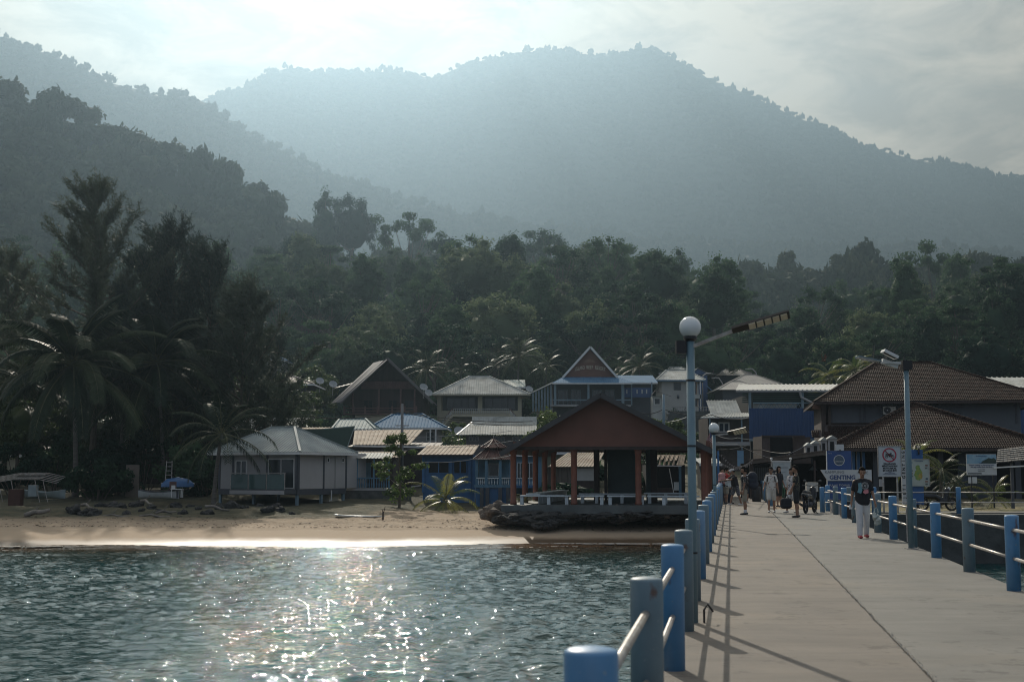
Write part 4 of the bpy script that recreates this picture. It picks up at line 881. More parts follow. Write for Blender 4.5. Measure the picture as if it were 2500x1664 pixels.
def tiles(parent, a, b, c, d, m, tw=.30, th=.27, singles=0, name='roof_tile'):
    """two-roll roof tiles laid in courses on the plane a-b (eave) d-c (top); the lowest ones are single parts"""
    a, b, c, d = map(V3, (a, b, c, d)); L_ = (b - a).length; e = (b - a) / L_; ud = (d - a).dot(e); uc = (c - a).dot(e); hv = (d - a) - e * ud; H = hv.length; up = hv / H; n = e.cross(up)
    if n.z < 0: n = -n
    prof = [(0, 0), (.10, .020), (.25, .034), (.40, .020), (.5, .002), (.60, .020), (.75, .034), (.90, .020), (1, 0)]
    def geo():
        vs = []; fs = []
        for x, z in prof: vs += [(x * tw, 0, z + .028), (x * tw, th * 1.08, z + .002), (x * tw, 0, z - .004)]
        for i in range(len(prof) - 1): p = 3 * i; fs += [(p, p + 3, p + 4, p + 1), (p, p + 2, p + 5, p + 3)]
        return vs, fs
    vs0, fs0 = geo(); me = bpy.data.meshes.new(name); me.from_pydata(vs0, [], fs0); me.materials.append(m)
    Mx = Matrix((e, up, n)).transposed().to_4x4(); rest = MB(); cnt = 0; rr = random.Random(3)
    for row in range(int(H / th)):
        v = row * th; f = v / H
        u0 = ud * f; u1 = L_ - (L_ - uc) * f; k0 = math.ceil(u0 / tw - .3); k1 = math.floor(u1 / tw + .3)
        for k in range(k0, k1):
            p = a + e * (k * tw) + up * v + n * (.006 * rr.random()); 
            if cnt < singles:
                o = link(name, me, parent); o.matrix_local = Matrix.Translation(p) @ Mx @ Matrix.Rotation(rr.uniform(-.012, .012), 4, 'Z'); cnt += 1
            else:
                dz = n * (.008 * rr.random()); rest.add([p + dz + e * x + up * y + n * z for x, y, z in vs0], fs0)
    if rest.v: o = rest.build('roof_tiles', m, parent); o['kind'] = 'stuff'
    MB().add([a - n * .01, b - n * .01, c - n * .01, d - n * .01, a - n * .06, b - n * .06, c - n * .06, d - n * .06], [(0, 1, 2, 3), (7, 6, 5, 4), (0, 4, 5, 1), (1, 5, 6, 2), (2, 6, 7, 3), (3, 7, 4, 0)]).build('roof_deck', M_BROWNROOF, parent)
def hip(parent, x0, x1, y0, y1, z0, z1, rx0, rx1, m, pitch=.25, ry=None, fn=sheet, cap=True, fas=M_WHITE, h=.035, **kw):
    ry = (y0 + y1) / 2 if ry is None else ry
    A, B, C, D = (x0, y0, z0), (x1, y0, z0), (x1, y1, z0), (x0, y1, z0); P, Q = (rx0, ry, z1), (rx1, ry, z1)
    if fn is sheet:
        for q in ((A, B, Q, P), (B, C, Q, Q), (C, D, P, Q), (D, A, P, P)): sheet(parent, *q, m, pitch, h)
    else:
        fn(parent, A, B, Q, P, m, **kw); kw2 = dict(kw); kw2['singles'] = 0
        for q in ((B, C, Q, Q), (C, D, P, Q), (D, A, P, P)): fn(parent, *q, m, **kw2)
    if cap:
        for s, t in ((A, P), (B, Q), (C, Q), (D, P), (P, Q)): MB().bar(V3(s) + Vector((0, 0, .05)), V3(t) + Vector((0, 0, .05)), .16, .07).build('ridge_cap', m, parent)
    if fas:
        for s, t in ((A, B), (B, C), (D, A)): MB().bar(V3(s) - Vector((0, 0, .09)), V3(t) - Vector((0, 0, .09)), .03, .16).build('fascia', fas, parent)
def bx(parent, name, m, *c): return MB().box(*c).build(name, m, parent)
def window(parent, x0, x1, z0, z1, y, fm=M_WHITE, div=2, fw=.06, name='window', glass=M_GLASS, side=-1, axis='x'):
    """frame standing proud of the wall at y (or x when axis is 'y'), glass panes set back"""
    f = MB()
    def B(mb, a0, a1, c0, c1, d0, d1):
        if axis == 'x': mb.box(a0, a1, c0, c1, d0, d1)
        else: mb.box(c0, c1, a0, a1, d0, d1)
    ya, yb = sorted((y + side * .05, y - side * .01))
    B(f, x0, x0 + fw, ya, yb, z0, z1); B(f, x1 - fw, x1, ya, yb, z0, z1); B(f, x0 + fw, x1 - fw, ya, yb, z0, z0 + fw); B(f, x0 + fw, x1 - fw, ya, yb, z1 - fw, z1)
    for i in range(1, div): xm = x0 + (x1 - x0) * i / div; B(f, xm - fw / 2, xm + fw / 2, ya, yb, z0 + fw, z1 - fw)
    fr = f.build(name, fm, parent)
    for i in range(div):
        a = x0 + fw + (x1 - x0 - fw) * i / div; b = x0 + (x1 - x0 - fw) * (i + 1) / div; g = MB(); yc, yd = sorted((y + side * .012, y + side * .03)); B(g, a, b, yc, yd, z0 + fw, z1 - fw); g.build('pane', glass, fr)
def balustrade(parent, a, b, h, m, step=.22, r=.045, z=0, post=None, top=.07):
    a, b = V3(a), V3(b); L_ = (b - a).length; n = max(2, int(L_ / step))
    me = MB().lathe([(r * .7, 0), (r * .7, .06), (r, .18 * h), (r * 1.15, .35 * h), (r * .6, .6 * h), (r * .55, .8 * h), (r, h - .06), (r, h)], 6); mesh = bpy.data.meshes.new('baluster'); mesh.from_pydata(me.v, [], me.f); mesh.materials.append(m)
    for i in range(n + 1): link('baluster', mesh, parent, a.lerp(b, i / n))
    MB().bar(a + Vector((0, 0, h + top / 2)), b + Vector((0, 0, h + top / 2)), .16, top).build('handrail', m, parent)
def bld(name, label, px, Y, base_z=None, rz=0, cat='house', py=None):
    p = at(px, py or 1146, Y); p.z = base_z if base_z is not None else gz(p.x, p.y)
    t = thing(name, label, cat, p, rz); return t, Y / F * 1.0, p
def lz(py, Y, base): return zat(py, Y) - base

# ---------------- pavilion beside the jetty
def pavilion():
    Y = 71.5; k = Y / F; pl = at(1252, 1231, Y); base = pl.z; RJ = Matrix.Rotation(-JA, 3, 'Z')
    t = thing('pavilion', 'open pavilion with terracotta columns and a big maroon gable beside the jetty', 'pavilion', pl, -JA)
    z = lambda py: zat(py, Y) - base; x = lambda px: (px - 1252) * k
    Dp = 17.0; W = x(1722); ze = z(1097); zb = z(1090)
    bx(t, 'floor_slab', mat('pavilion_floor_concrete', (.12, .135, .135), .7, .2, 1), x(1232), x(1740), -1.2, Dp + .6, -.42, 0)
    mb = MB()
    def col(X, Yy, h=zb, r=.16): 
        c = MB(); c.lathe([(r * 1.15, 0), (r * 1.15, .12), (r, .16), (r, h - .42), (r * 1.25, h - .36), (r * 1.05, h - .3), (r * 1.35, h - .16), (r * 1.5, h)], 16, (X, Yy, 0)); c.build('column', M_ORANGE, t, smooth=True)
    for i in range(5): col(0, .2 + i * (Dp - .6) / 4)
    for i in range(5): col(x(1712), .2 + i * (Dp - .6) / 4)
    col(x(1401), .1); col(x(1556), .1)
    # gable
    ax = x(1471); zt = z(966); xl, xr = x(1228), x(1745); zl = z(1107)
    xg0, xg1 = x(1257), x(1722)
    def roofz(X): return zt - (zt - zl) * abs(X - ax) / ((ax - xl) if X < ax else (xr - ax))
    MB().prism([(xg0, zb), (xg1, zb), (xg1, roofz(xg1) - .06), (ax, zt - .10), (xg0, roofz(xg0) - .06)], 'y', -.25, -.05).build('gable', M_MAROON, t)
    MB().prism([(xg0, zb), (xg1, zb), (xg1, roofz(xg1) - .06), (ax, zt - .10), (xg0, roofz(xg0) - .06)], 'y', Dp - .3, Dp - .1).build('gable', M_MAROON, t)
    bx(t, 'beam', M_BROWN, xg0, xg1, -.28, -.02, zb - .17, zb - .003)
    for X in (xg0, xg1): bx(t, 'beam', M_MAROON, X - .1, X + .1, .0, Dp, zb, zb + .28)
    rd = mat('dark_roof_sheet', (.055, .055, .058), .5, .2, 1)
    sheet(t, (xl, -1.0, zl), (xl, Dp + .8, zl), (ax, Dp + .8, zt + .03), (ax, -1.0, zt + .03), rd, .35, .04); sheet(t, (xr, Dp + .8, zl), (xr, -1.0, zl), (ax, -1.0, zt + .03), (ax, Dp + .8, zt + .03), rd, .35, .04)
    for s, e_ in (((xl, -1.02, zl - .06), (ax, -1.02, zt - .04)), ((ax, -1.02, zt - .04), (xr, -1.02, zl - .06))): MB().bar(s, e_, .05, .26).build('barge_board', rd, t)
    bx(t, 'ceiling', M_BROWN, xg0 + .1, xg1 - .1, 0, Dp - .4, zb + .02, zb + .05)
    # inner wall (green grey) and dark posts
    bx(t, 'wall_panel', mat('grey_green_panel', (.085, .115, .115), .7, .15, .7), x(1461), x(1547), 5.2, 5.4, 0, zb - .06)
    bx(t, 'wall_panel', mat('grey_green_panel', (.085, .115, .115)), x(1560), x(1572), 5.2, 5.4, 0, zb - .06)
    for a, b in ((1428, 1441), (1455, 1461), (1573, 1589)): bx(t, 'pillar', M_BROWN, x(a), x(b), 4.6, 5.1, 0, zb - .06)
    # benches: top boards and legs
    def bench(x0, x1, yy, zt_, legs, dep=.42, ang=None):
        b = thing('bench', 'x', 'bench', pl + RJ @ Vector((x0, yy, 0)), -JA, 'white benches on the pavilion floor')
        bx(b, 'seat', M_BENCH, 0, x1 - x0, 0, dep, zt_ - .08, zt_)
        for q in legs: bx(b, 'leg', M_BENCH, q - x0, q - x0 + .17, .05, dep - .05, 0, zt_ - .083)
        return b
    bench(x(1268), x(1397), .2, .50, [x(1268), x(1334)])['label'] = 'white bench at the seaward corner of the pavilion by the first column'
    bench(x(1376), x(1472), .2, .50, [x(1378), x(1463)])['label'] = 'white bench in front of the dark inner posts of the pavilion'
    bench(x(1480), x(1572), .2, .50, [x(1483), x(1560)])['label'] = 'white bench in front of the grey-green wall panel in the pavilion'
    bench(x(1576), x(1700), .2, .50, [x(1612)])['label'] = 'white bench nearest the jetty railing under the pavilion gable'
    bench(x(1395), x(1540), 3.4, .55, [x(1400), x(1436), x(1500)])['label'] = 'white bench farther inside, behind the middle column of the pavilion'
    bench(x(1560), x(1690), 3.0, .60, [x(1570), x(1610), x(1660)])['label'] = 'white bench farther inside, on the jetty side of the pavilion'
    b = thing('bench', 'long white bench with boxed panels running inward along the columns of the pavilion', 'bench', pl + RJ @ Vector((x(1268), .7, 0)), -JA, 'white benches on the pavilion floor')
    bx(b, 'seat', M_BENCH, .25, 1.0, 0, 13, .5, .58)
    for i in range(9): bx(b, 'panel', M_BENCH, .9, .95, .1 + i * 1.4, 1.35 + i * 1.4, 0, .495)
    return pl
PAV = pavilion()

# ---------------- grey prefabricated house on stilts
def grey_house():
    Y = 85; k = Y / F; t, _, p = bld('stilt_house', 'grey panelled house on stilts with a teal hip roof at the beach', 726, Y, None, -R(27), py=1207)
    base = p.z; fl = zat(1194, Y) - base; ev = zat(1103, Y) - base; L1, L2 = 6.3, 5.45
    bx(t, 'floor_beam', M_DGREY, -L1, 0.02, -.02, L2, fl - .36, fl)
    # walls: left face (y=0) x -L1..0 ; right face x=0
    bx(t, 'wall', M_GREYW, -L1, -.02, .0, L2 - .02, fl, ev)
    for yy in (.0, L2 / 2, L2 - .14): bx(t, 'wall_strip', M_DGREY, -.02, .05, yy, yy + .16, fl, ev)
    for xx in (-.16, -2.45, -5.2, -L1): bx(t, 'wall_strip', M_DGREY, xx, xx + .14, -.05, .0, fl, ev)
    for q in (0, 1): bx(t, 'wall_panel', mat('prefab_panel', (.47, .45, .44), .6, .06, .7), -.02, .02, .17 + q * 4, 3.98 + q * 3.86, fl + .02, ev - .02)
    for yy in (3.1, 4.8): w = bx(t, 'vent', M_WHITE, .05, .07, yy, yy + .3, ev - .62, ev - .3); bx(w, 'vent_hole', M_DARK, .071, .075, yy + .07, yy + .23, ev - .58, ev - .38)
    window(t, -2.3, -.25, fl + .06, ev - .42, -.0, M_WHITE, 2, .05, 'sliding_door'); window(t, -4.9, -4.0, fl + .8, ev - .5, -.0, M_WHITE, 2)
    # balcony with glass rail
    bx(t, 'balcony', M_DGREY, -4.3, -.05, -1.3, -.06, fl - .28, fl - .02); bx(t, 'balcony_edge', M_GREYW, -4.3, -.05, -1.36, -1.301, fl - .3, fl - .06)
    g = mat('green_glass', (.05, .10, .095), .1, .1)
    for i in range(3): bx(t, 'glass_panel', g, -4.25 + i * 1.42, -2.95 + i * 1.42, -1.28, -1.26, fl + .02, fl + .95)
    for i in range(4): bx(t, 'rail_post', M_STEEL, -4.3 + i * 1.41, -4.26 + i * 1.41, -1.3, -1.25, fl, fl + .98)
    bx(t, 'handrail', M_STEEL, -4.32, 0, -1.31, -1.24, fl + .985, fl + 1.03)
    for X, Yy in ((-.1, .1), (-.1, L2 / 2), (-.1, L2 - .2), (-L1 + .1, .1), (-3.5, .1), (-3.5, L2 / 2)): bx(t, 'stilt', M_GREYP, X - .08, X + .08, Yy - .08, Yy + .08, -.6, fl - .36)
    bx(t, 'pier', M_CREAM, -1.0, -.3, 3.9, 5.0, -.3, fl - .363)
    for X in (-.5,): MB().tube([(.1, 3.6, fl - .1), (.1, 3.6, .25), (.0, 3.5, .2)], .04, 8).build('drain_pipe', M_WHITE, t)
    o = .55; zt = zat(1043, Y + 4) - base
    hip(t, -L1 - o, o, -o, L2 + o, ev, zt, -4.2, -2.3, mat('pale_grey_green_roof', (.37, .41, .40), .65, .15, .8, spec=.15), .24, h=.03)
grey_house()

def simple(name, label, x0, x1, yeave, ybase, Y, depth, wall, roof, rtop=None, rz=0, over=.4, kind='hip', pitch=.25, rid=None, cat='house', fas=M_WHITE, h=.03, rdepth=None):
    """box house between columns x0..x1, eave row, base row at distance Y with a hip, gable or shed roof; returns (thing, X(px), Z(py))"""
    k = Y / F; xc = (x0 + x1) / 2; t, _, p = bld(name, label, xc, Y, zat(ybase, Y), rz, cat); base = p.z
    X = lambda px: (px - xc) * k; Z = lambda py: zat(py, Y) - base; w = X(x1); ev = Z(yeave)
    bx(t, 'wall', wall, -w, w, 0, depth, -3.5, ev)
    zt = Z(rtop) * 1.0 if rtop else ev + 1.5
    if rtop: zt = zat(rtop, Y + depth / 2) - base
    if kind == 'hip':
        r0, r1 = rid if rid else (-w * .4, w * .4); hip(t, -w - over, w + over, -over, depth + over, ev, zt, r0, r1, roof, pitch, fas=fas, h=h)
    elif kind == 'shed':
        zt = zat(rtop, Y + depth) - base; sheet(t, (-w - over, -over, ev), (w + over, -over, ev), (w + over, depth, zt), (-w - over, depth, zt), roof, pitch, h); bx(t, 'fascia', fas or M_BROWN, -w - over, w + over, -over - .03, -over, ev - .2, ev)
    return t, X, Z
def dish(label, px, py, Y, s=.45, parent=None):
    p = at(px, py, Y); t = thing('satellite_dish', label, 'satellite dish', p, R(20))
    mb = MB(); n = 14; vs = [(0, .0, 0)]; 
    for r_ in (.5, 1.0):
        for k in range(n): a = 6.283 * k / n; vs.append((s * r_ * math.cos(a), -s * .18 * r_ * r_, s * r_ * math.sin(a)))
    fs = [(0, 1 + k, 1 + (k + 1) % n) for k in range(n)] + [(1 + k, 1 + n + k, 1 + n + (k + 1) % n, 1 + (k + 1) % n) for k in range(n)]
    o = mb.add(vs, fs).build('reflector', mat('dish_grey', (.34, .36, .37), .5), t); o.rotation_euler = (R(-35), 0, 0)
    MB().tube([(0, 0, -s * .3), (0, -s * .8, s * .1)], .02, 5).build('feed_arm', M_STEEL, t); MB().tube([(0, .05, 0), (0, .1, -s * 1.3), (0, .1, -s * 2.6)], .035, 6).build('mast', M_STEEL, t)
# ---- house with veranda right of the grey house
t, X, Z = simple('veranda_house', 'low dark house with a balustraded veranda and white tin awning', 846, 960, 1116, 1196, 93, 7, M_BROWN, M_CREAMTIN, 1100, kind='shed', fas=M_BROWN)
sheet(t, (X(843), -2.2, Z(1118)), (X(962), -2.2, Z(1119)), (X(962), .3, Z(1106)), (X(843), .3, Z(1104)), M_TIN, .22, .03, name='awning')
bx(t, 'veranda_floor', M_GREYW, X(843), X(962), -2.1, 0, Z(1196), Z(1190)); balustrade(t, (X(845), -2.0, Z(1189)), (X(956), -2.0, Z(1189)), .62, M_LBLUE, .16, .045)
for px in (846, 880, 920, 956): bx(t, 'veranda_post', M_LBLUE, X(px) - .05, X(px) + .05, -2.05, -1.95, Z(1190), Z(1120))
for i in range(6): bx(t, 'curtain', M_LBLUE, X(881 + i * 4.2), X(884.6 + i * 4.2), -.12, -.05, Z(1168), Z(1128))
window(t, X(926), X(948), Z(1140), Z(1126), 0, M_LBLUE, 3, .04); window(t, X(852), X(866), Z(1166), Z(1135), 0, M_CREAM, 1, .05, 'door')
bx(t, 'base_wall', mat('block_wall', (.12, .12, .115), .9, .3, 2), X(843), X(1010), -2.15, -2.1, -1.6, Z(1197))
# ---- cream tin roof building behind
k = 101 / F
t, X, Z = simple('wooden_house', 'dark wooden house under a big rusty cream tin roof', 862, 1060, 1090, 1190, 101, 6, M_BROWN, M_BROWNROOF, 1080, kind='shed', fas=M_BROWN, pitch=.5)
def pk(t, px, py, Y): v = at(px, py, Y) - Vector(t.location); return v
sheet(t, pk(t, 861, 1085, 99.5), pk(t, 1000, 1085, 99.5), pk(t, 1034, 1048, 106), pk(t, 866, 1050, 106), M_CREAMTIN, .26, .035, 'para')
MB().bar(pk(t, 861, 1088, 99.5), pk(t, 1040, 1091, 99.5), .05, .12).build('gutter', M_WHITE, t); MB().bar(pk(t, 860, 1094, 99.4), pk(t, 1050, 1101, 99.4), .04, .06).build('gutter', M_BROWN, t)
# ---- dark green shed
t, X, Z = simple('green_shed', 'dark green sheet-metal shed with a slanting top beside the cream tin roof', 760, 860, 1092, 1190, 100.5, 4, M_GREEN, M_GREEN, 1092, kind='none')
P = [pk(t, 724, 1047, 99), pk(t, 790, 1046, 99), pk(t, 866, 1040, 99), pk(t, 843, 1100, 99), pk(t, 724, 1120, 99)]
MB().add(P + [q + Vector((0, .3, 0)) for q in P], [(0, 1, 2, 3, 4), (9, 8, 7, 6, 5)] + [(i, (i + 1) % 5, (i + 1) % 5 + 5, i + 5) for i in range(5)]).build('side_wall', M_GREEN, t)
MB().bar(pk(t, 866, 1040, 98.8), pk(t, 846, 1096, 98.8), .06).build('edge_trim', M_TEALTIN, t); MB().bar(pk(t, 790, 1046.5, 98.8), pk(t, 866, 1040, 98.8), .06).build('edge_trim', M_TEALTIN, t)
sheet(t, pk(t, 730, 1049, 100), pk(t, 816, 1048, 100), pk(t, 813, 1043, 103), pk(t, 733, 1043, 103), M_CREAMTIN, .26, .03, 'para')
# ---- small teal hip roof
t, X, Z = simple('small_house', 'small house with a teal hip roof left of the utility pole', 822, 905, 1047, 1090, 113, 6, M_BROWN, M_TEALTIN, 1022, rid=(-1.6, .6), pitch=.3)
# ---- silver roof behind the grey house
t, X, Z = simple('long_house', 'long house with a shiny silver tin roof behind the palm fronds', 520, 712, 1046, 1100, 108, 6, M_DARK, M_TIN, 1020, kind='shed', fas=M_WHITE)
# ---- blue building
t, X, Z = simple('blue_house', 'bright blue house with a cream tin roof behind the young coconut palm', 1033, 1158, 1110, 1202, 91, 5, M_BLUEW, M_CREAMTIN, 1092, kind='none')
sheet(t, pk(t, 1018, 1109, 90.2), pk(t, 1155, 1109, 90.2), pk(t, 1170, 1086, 95), pk(t, 1043, 1087, 95), M_CREAMTIN, .27, .035, 'para'); MB().bar(pk(t, 1018, 1110.5, 90.1), pk(t, 1155, 1110.5, 90.1), .04, .08).build('fascia', M_BROWN, t)
window(t, X(1044), X(1098), Z(1156), Z(1124), 0, M_BLUEW, 2, .08, glass=M_DARK); window(t, X(1106), X(1141), Z(1157), Z(1123), 0, M_BLUEW, 2, .08, glass=M_DARK)
for px in (1034, 1101, 1146, 1157): bx(t, 'corner_post', M_BLUEW, X(px) - .09, X(px) + .09, -.14, 0, Z(1202), Z(1111))
MB().bar((X(1008), -1.0, Z(1187)), (X(1030), -1.0, Z(1184)), .5, .08).build('step', M_GREYW, t)
# ---- gazebo with two-tier tiled roof
def gazebo():
    Y = 88; t, _, p = bld('gazebo', 'pale blue eight-sided gazebo with a two-tier red tiled roof', 1204, Y, zat(1235, Y), cat='gazebo'); k = Y / F; base = p.z
    Z = lambda py: zat(py, Y) - base; cy = 1.5
    def ring(r, z, n=8, off_=math.pi / 8): return [Vector((r * math.cos(off_ + 6.2832 * i / n), cy + r * math.sin(off_ + 6.2832 * i / n), z)) for i in range(n)]
    def tier(r0, z0, r1, z1, m, rib=True):
        a, b = ring(r0, z0), ring(r1, z1)
        for i in range(8):
            j = (i + 1) % 8; sheet(t, a[j], a[i], b[i], b[j], m, .16, .03, 'para'); 
            if rib: MB().bar(a[i] + Vector((0, 0, .04)), b[i] + Vector((0, 0, .04)), .10, .07).build('hip_tile', M_REDTILE, t)
    tier(.92, Z(1092), .04, Z(1072), M_REDTILE); MB().tube([(0, cy, Z(1073)), (0, cy, Z(1060))], .02, 5).build('finial', M_STEEL, t)
    a = MB(); n0 = ring(.62, Z(1099)); n1 = ring(.62, Z(1090)); a.add(n0 + n1, [(i, (i + 1) % 8, 8 + (i + 1) % 8, 8 + i) for i in range(8)]); a.build('roof_collar', M_BROWN, t)
    tier(1.45, Z(1121), .62, Z(1098), M_REDTILE)
    r = 1.2; c = ring(r, 0)
    for q in c: bx(t, 'column', M_LBLUE, q.x - .09, q.x + .09, q.y - .09, q.y + .09, Z(1183), Z(1121))
    bx(t, 'floor', M_LBLUE, -1.25, 1.25, .25, 2.8, Z(1190), Z(1183)); bx(t, 'base', M_BLUEW, -1.15, 1.3, .35, 2.6, Z(1236), Z(1190))
    for i in range(8):
        j = (i + 1) % 8; q = c[i] + Vector((0, 0, Z(1182))); w = c[j] + Vector((0, 0, Z(1182))); balustrade(t, q, w, .38, M_BENCH, .17, .035)
    for px in (1176, 1190, 1221, 1240): bx(t, 'pillar', M_DGREY, (px - 1204) * k - .12, (px - 1204) * k + .12, .1, .35, -.6, Z(1190))
    bx(t, 'inner_wall', M_LBLUE, -1.0, 1.0, 2.4, 2.5, Z(1183), Z(1121)); window(t, -.35, .35, Z(1163), Z(1130), 2.4, M_BENCH, 1, .05)
gazebo()
# ---- buildings glimpsed through the pavilion
t, X, Z = simple('shop_house', 'pale blue building glimpsed between the seaward columns of the pavilion', 1248, 1322, 1107, 1235, 97, 5, M_LBLUE, M_TIN, 1098, kind='shed')
for a, b in ((1262, 1278), (1284, 1302)): window(t, X(a), X(b), Z(1168), Z(1128), 0, M_BENCH, 2, .05)
balustrade(t, (X(1244), -1.2, Z(1183)), (X(1311), -1.2, Z(1183)), .45, M_BENCH, .17, .04); bx(t, 'veranda_floor', M_BLUEW, X(1244), X(1311), -1.3, 0, Z(1190), Z(1184))
t, X, Z = simple('storehouse', 'cream and olive storehouse seen through the pavilion', 1318, 1460, 1103, 1235, 104, 5, mat('olive_wall', (.24, .24, .17), .8, .1), M_TIN, 1096, kind='shed')
t, X, Z = simple('plank_shed', 'weathered plank shed with a cream ribbed roof seen through the pavilion', 1338, 1456, 1140, 1222, 98, 4, M_BROWN, M_CREAMTIN, 1108, kind='none')
sheet(t, pk(t, 1336, 1139, 97.6), pk(t, 1458, 1138, 97.6), pk(t, 1476, 1103, 102), pk(t, 1385, 1105, 102), M_CREAMTIN, .24, .035, 'para')
r = random.Random(8)
for i in range(15): x0 = X(1338) + i * .125; bx(t, 'plank', M_PLANK, x0, x0 + .118, -.05 - r.random() * .03, -.005, Z(1200 + r.uniform(-2, 3)), Z(1139 + r.uniform(0, 1)))
bx(t, 'panel', M_WHITEW, X(1397), X(1456), -.06, -.005, Z(1173), Z(1142))
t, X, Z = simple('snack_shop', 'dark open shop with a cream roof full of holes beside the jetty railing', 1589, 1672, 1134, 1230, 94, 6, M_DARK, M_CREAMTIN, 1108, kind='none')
hs = [(1592, 1598, 1124, 1127), (1599, 1604, 1115, 1119), (1611, 1616, 1123, 1127), (1620, 1626, 1121, 1129), (1630, 1636, 1121, 1129), (1640, 1644, 1124, 1130), (1650, 1656, 1125, 1129)]
for i in range(15):
    x0 = 1588 + i * 5.6; lo = 1135 if i % 2 == 0 or i > 11 else 1121 + (i * 7) % 5
    sheet(t, pk(t, x0 - 3, lo, 92.6), pk(t, x0 + 2.2, lo, 92.6), pk(t, x0 + 7.6, 1110, 94.4), pk(t, x0 + 2.6, 1110, 94.4), M_CREAMTIN, .15, .03, 'para')
MB().bar(pk(t, 1588, 1136, 92.5), pk(t, 1664, 1137, 92.5), .05, .07).build('gutter', M_WHITE, t)
for a, b in ((1587, 1592), (1655, 1661)): bx(t, 'post', M_LBLUE, X(a), X(b), -.5, -.35, Z(1230), Z(1136))
bx(t, 'counter', M_BROWN, X(1596), X(1650), -.4, -.1, Z(1228), Z(1190)); MB().bar(pk(t, 1634, 1143, 93), pk(t, 1645, 1203, 93), .05).build('prop_pole', M_WHITE, t)
bx(t, 'board', M_BENCH, X(1643), X(1656), -.45, -.42, Z(1196), Z(1176))
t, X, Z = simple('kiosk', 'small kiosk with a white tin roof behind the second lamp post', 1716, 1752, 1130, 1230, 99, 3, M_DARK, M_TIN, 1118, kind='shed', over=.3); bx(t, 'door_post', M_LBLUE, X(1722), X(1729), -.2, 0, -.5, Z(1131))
# ---- house behind with blue hip roof
t, X, Z = simple('hip_house', 'house with a broad blue hip roof and white posts behind the utility pole', 925, 1068, 1044, 1110, 125, 7, M_GREYW, M_BLUETIN, 1010, rid=(-1.7, 1.0), pitch=.3, over=.9)
for px in (1052, 1065): bx(t, 'post', M_WHITE, X(px) - .06, X(px) + .06, -1.3, -1.15, Z(1105), Z(1046))
window(t, X(1040), X(1062), Z(1076), Z(1054), 0, M_WHITE, 2); bx(t, 'tank', M_WHITEW, X(1045), X(1066), -.8, -.2, Z(1100), Z(1080))
# ---- silver roofed house
t, X, Z = simple('silver_roof_house', 'long house with a silver ribbed roof and louvred windows left of the round bush', 1138, 1300, 1063, 1110, 116, 7, mat('mauve_grey_wall', (.14, .125, .13), .8, .1), M_TIN, 1030, kind='none')
sheet(t, (X(1116), -.6, Z(1061)), (X(1312), -.6, Z(1061)), (X(1312), 2.8, Z(1027)), (X(1150), 2.8, Z(1027)), M_TIN, .22, .03)
sheet(t, (X(1150), 2.8, Z(1027)), (X(1312), 2.8, Z(1027)), (X(1312), 3.2, Z(1013)), (X(1150), 3.2, Z(1013)), M_TIN, .22, .03)
MB().bar((X(1116), -.6, Z(1061)), (X(1150), 2.8, Z(1027)), .12, .06).build('ridge_cap', M_WHITE, t)
for a in (1145, 1208, 1250): window(t, X(a), X(a + 24), Z(1076), Z(1064.5), 0, M_GREYW, 3, .04)
# ---- dark red A-frame house
def aframe():
    Y = 160; t, _, p = bld('gabled_house', 'large dark brown house with a steep gable and balcony on the slope', 946, Y, zat(1030, Y)); base = p.z; k = Y / F
    X = lambda px: (px - 946) * k; Z = lambda py: zat(py, Y) - base; D = 9
    MB().prism([(X(858), Z(1030) - 5), (X(1036), Z(1030) - 5), (X(1036), Z(958)), (X(946), Z(884)), (X(858), Z(958))], 'y', .6, D).build('wall', M_BROWN, t)
    rf = mat('grey_brown_sheet', (.17, .155, .15), .6, .15, .6)
    for sx_, ex in ((1, 832), (-1, 1058)):
        a = (X(ex), -1.2, Z(983)); b = (X(ex), D + .5, Z(983)); c = (X(946), D + .5, Z(875)); d = (X(946), -1.2, Z(875))
        sheet(t, a, b, c, d, rf, .4, .04); MB().bar(V3(a) - Vector((0, .03, .1)), V3(d) - Vector((0, .03, .1)), .06, .3).build('barge_board', rf, t)
    # left wing of the roof seen from below-left
    sheet(t, pk(t, 808, 984, 156), pk(t, 833, 981, 156), pk(t, 946, 877, 158), pk(t, 912, 885, 166), rf, .5, .03, 'para')
    MB().prism([(X(900), Z(926)), (X(992), Z(926)), (X(962), Z(902)), (X(930), Z(902))], 'y', .4, .55).build('gable_boards', M_BROWN, t)
    n = 30
    for i in range(n): x0 = X(880) + (X(1010) - X(880)) * i / n; bx(t, 'board', M_REDBR, x0, x0 + (X(1010) - X(880)) / n * .92, .1, .18, Z(949), Z(930))
    bx(t, 'balcony_floor', M_REDBR, X(842), X(1020), -2.2, .6, Z(1013), Z(1010))
    for z_ in (998, 1004): bx(t, 'rail', M_REDBR, X(842), X(1020), -2.2, -2.1, Z(z_ + 1), Z(z_ - 1))
    for px in (845, 867, 895, 925, 960, 990, 1018): bx(t, 'post', M_REDBR, X(px) - .1, X(px) + .1, -2.25, -2.05, Z(1012), Z(993))
    for px in (862, 925, 978, 1012): bx(t, 'column', M_REDBR, X(px) - .09, X(px) + .09, -.9, -.7, Z(1010), Z(950))
    bx(t, 'base_wall', M_CREAM, X(870), X(1015), -1.8, 0, Z(1024) - 4, Z(1014))
    for a in (885, 945, 985): window(t, X(a), X(a + 22), Z(1004), Z(975), .6, M_BROWN, 2)
    sheet(t, pk(t, 812, 949, 162), pk(t, 868, 934, 162), pk(t, 868, 932, 166), pk(t, 812, 947, 166), rf, .5)
aframe()
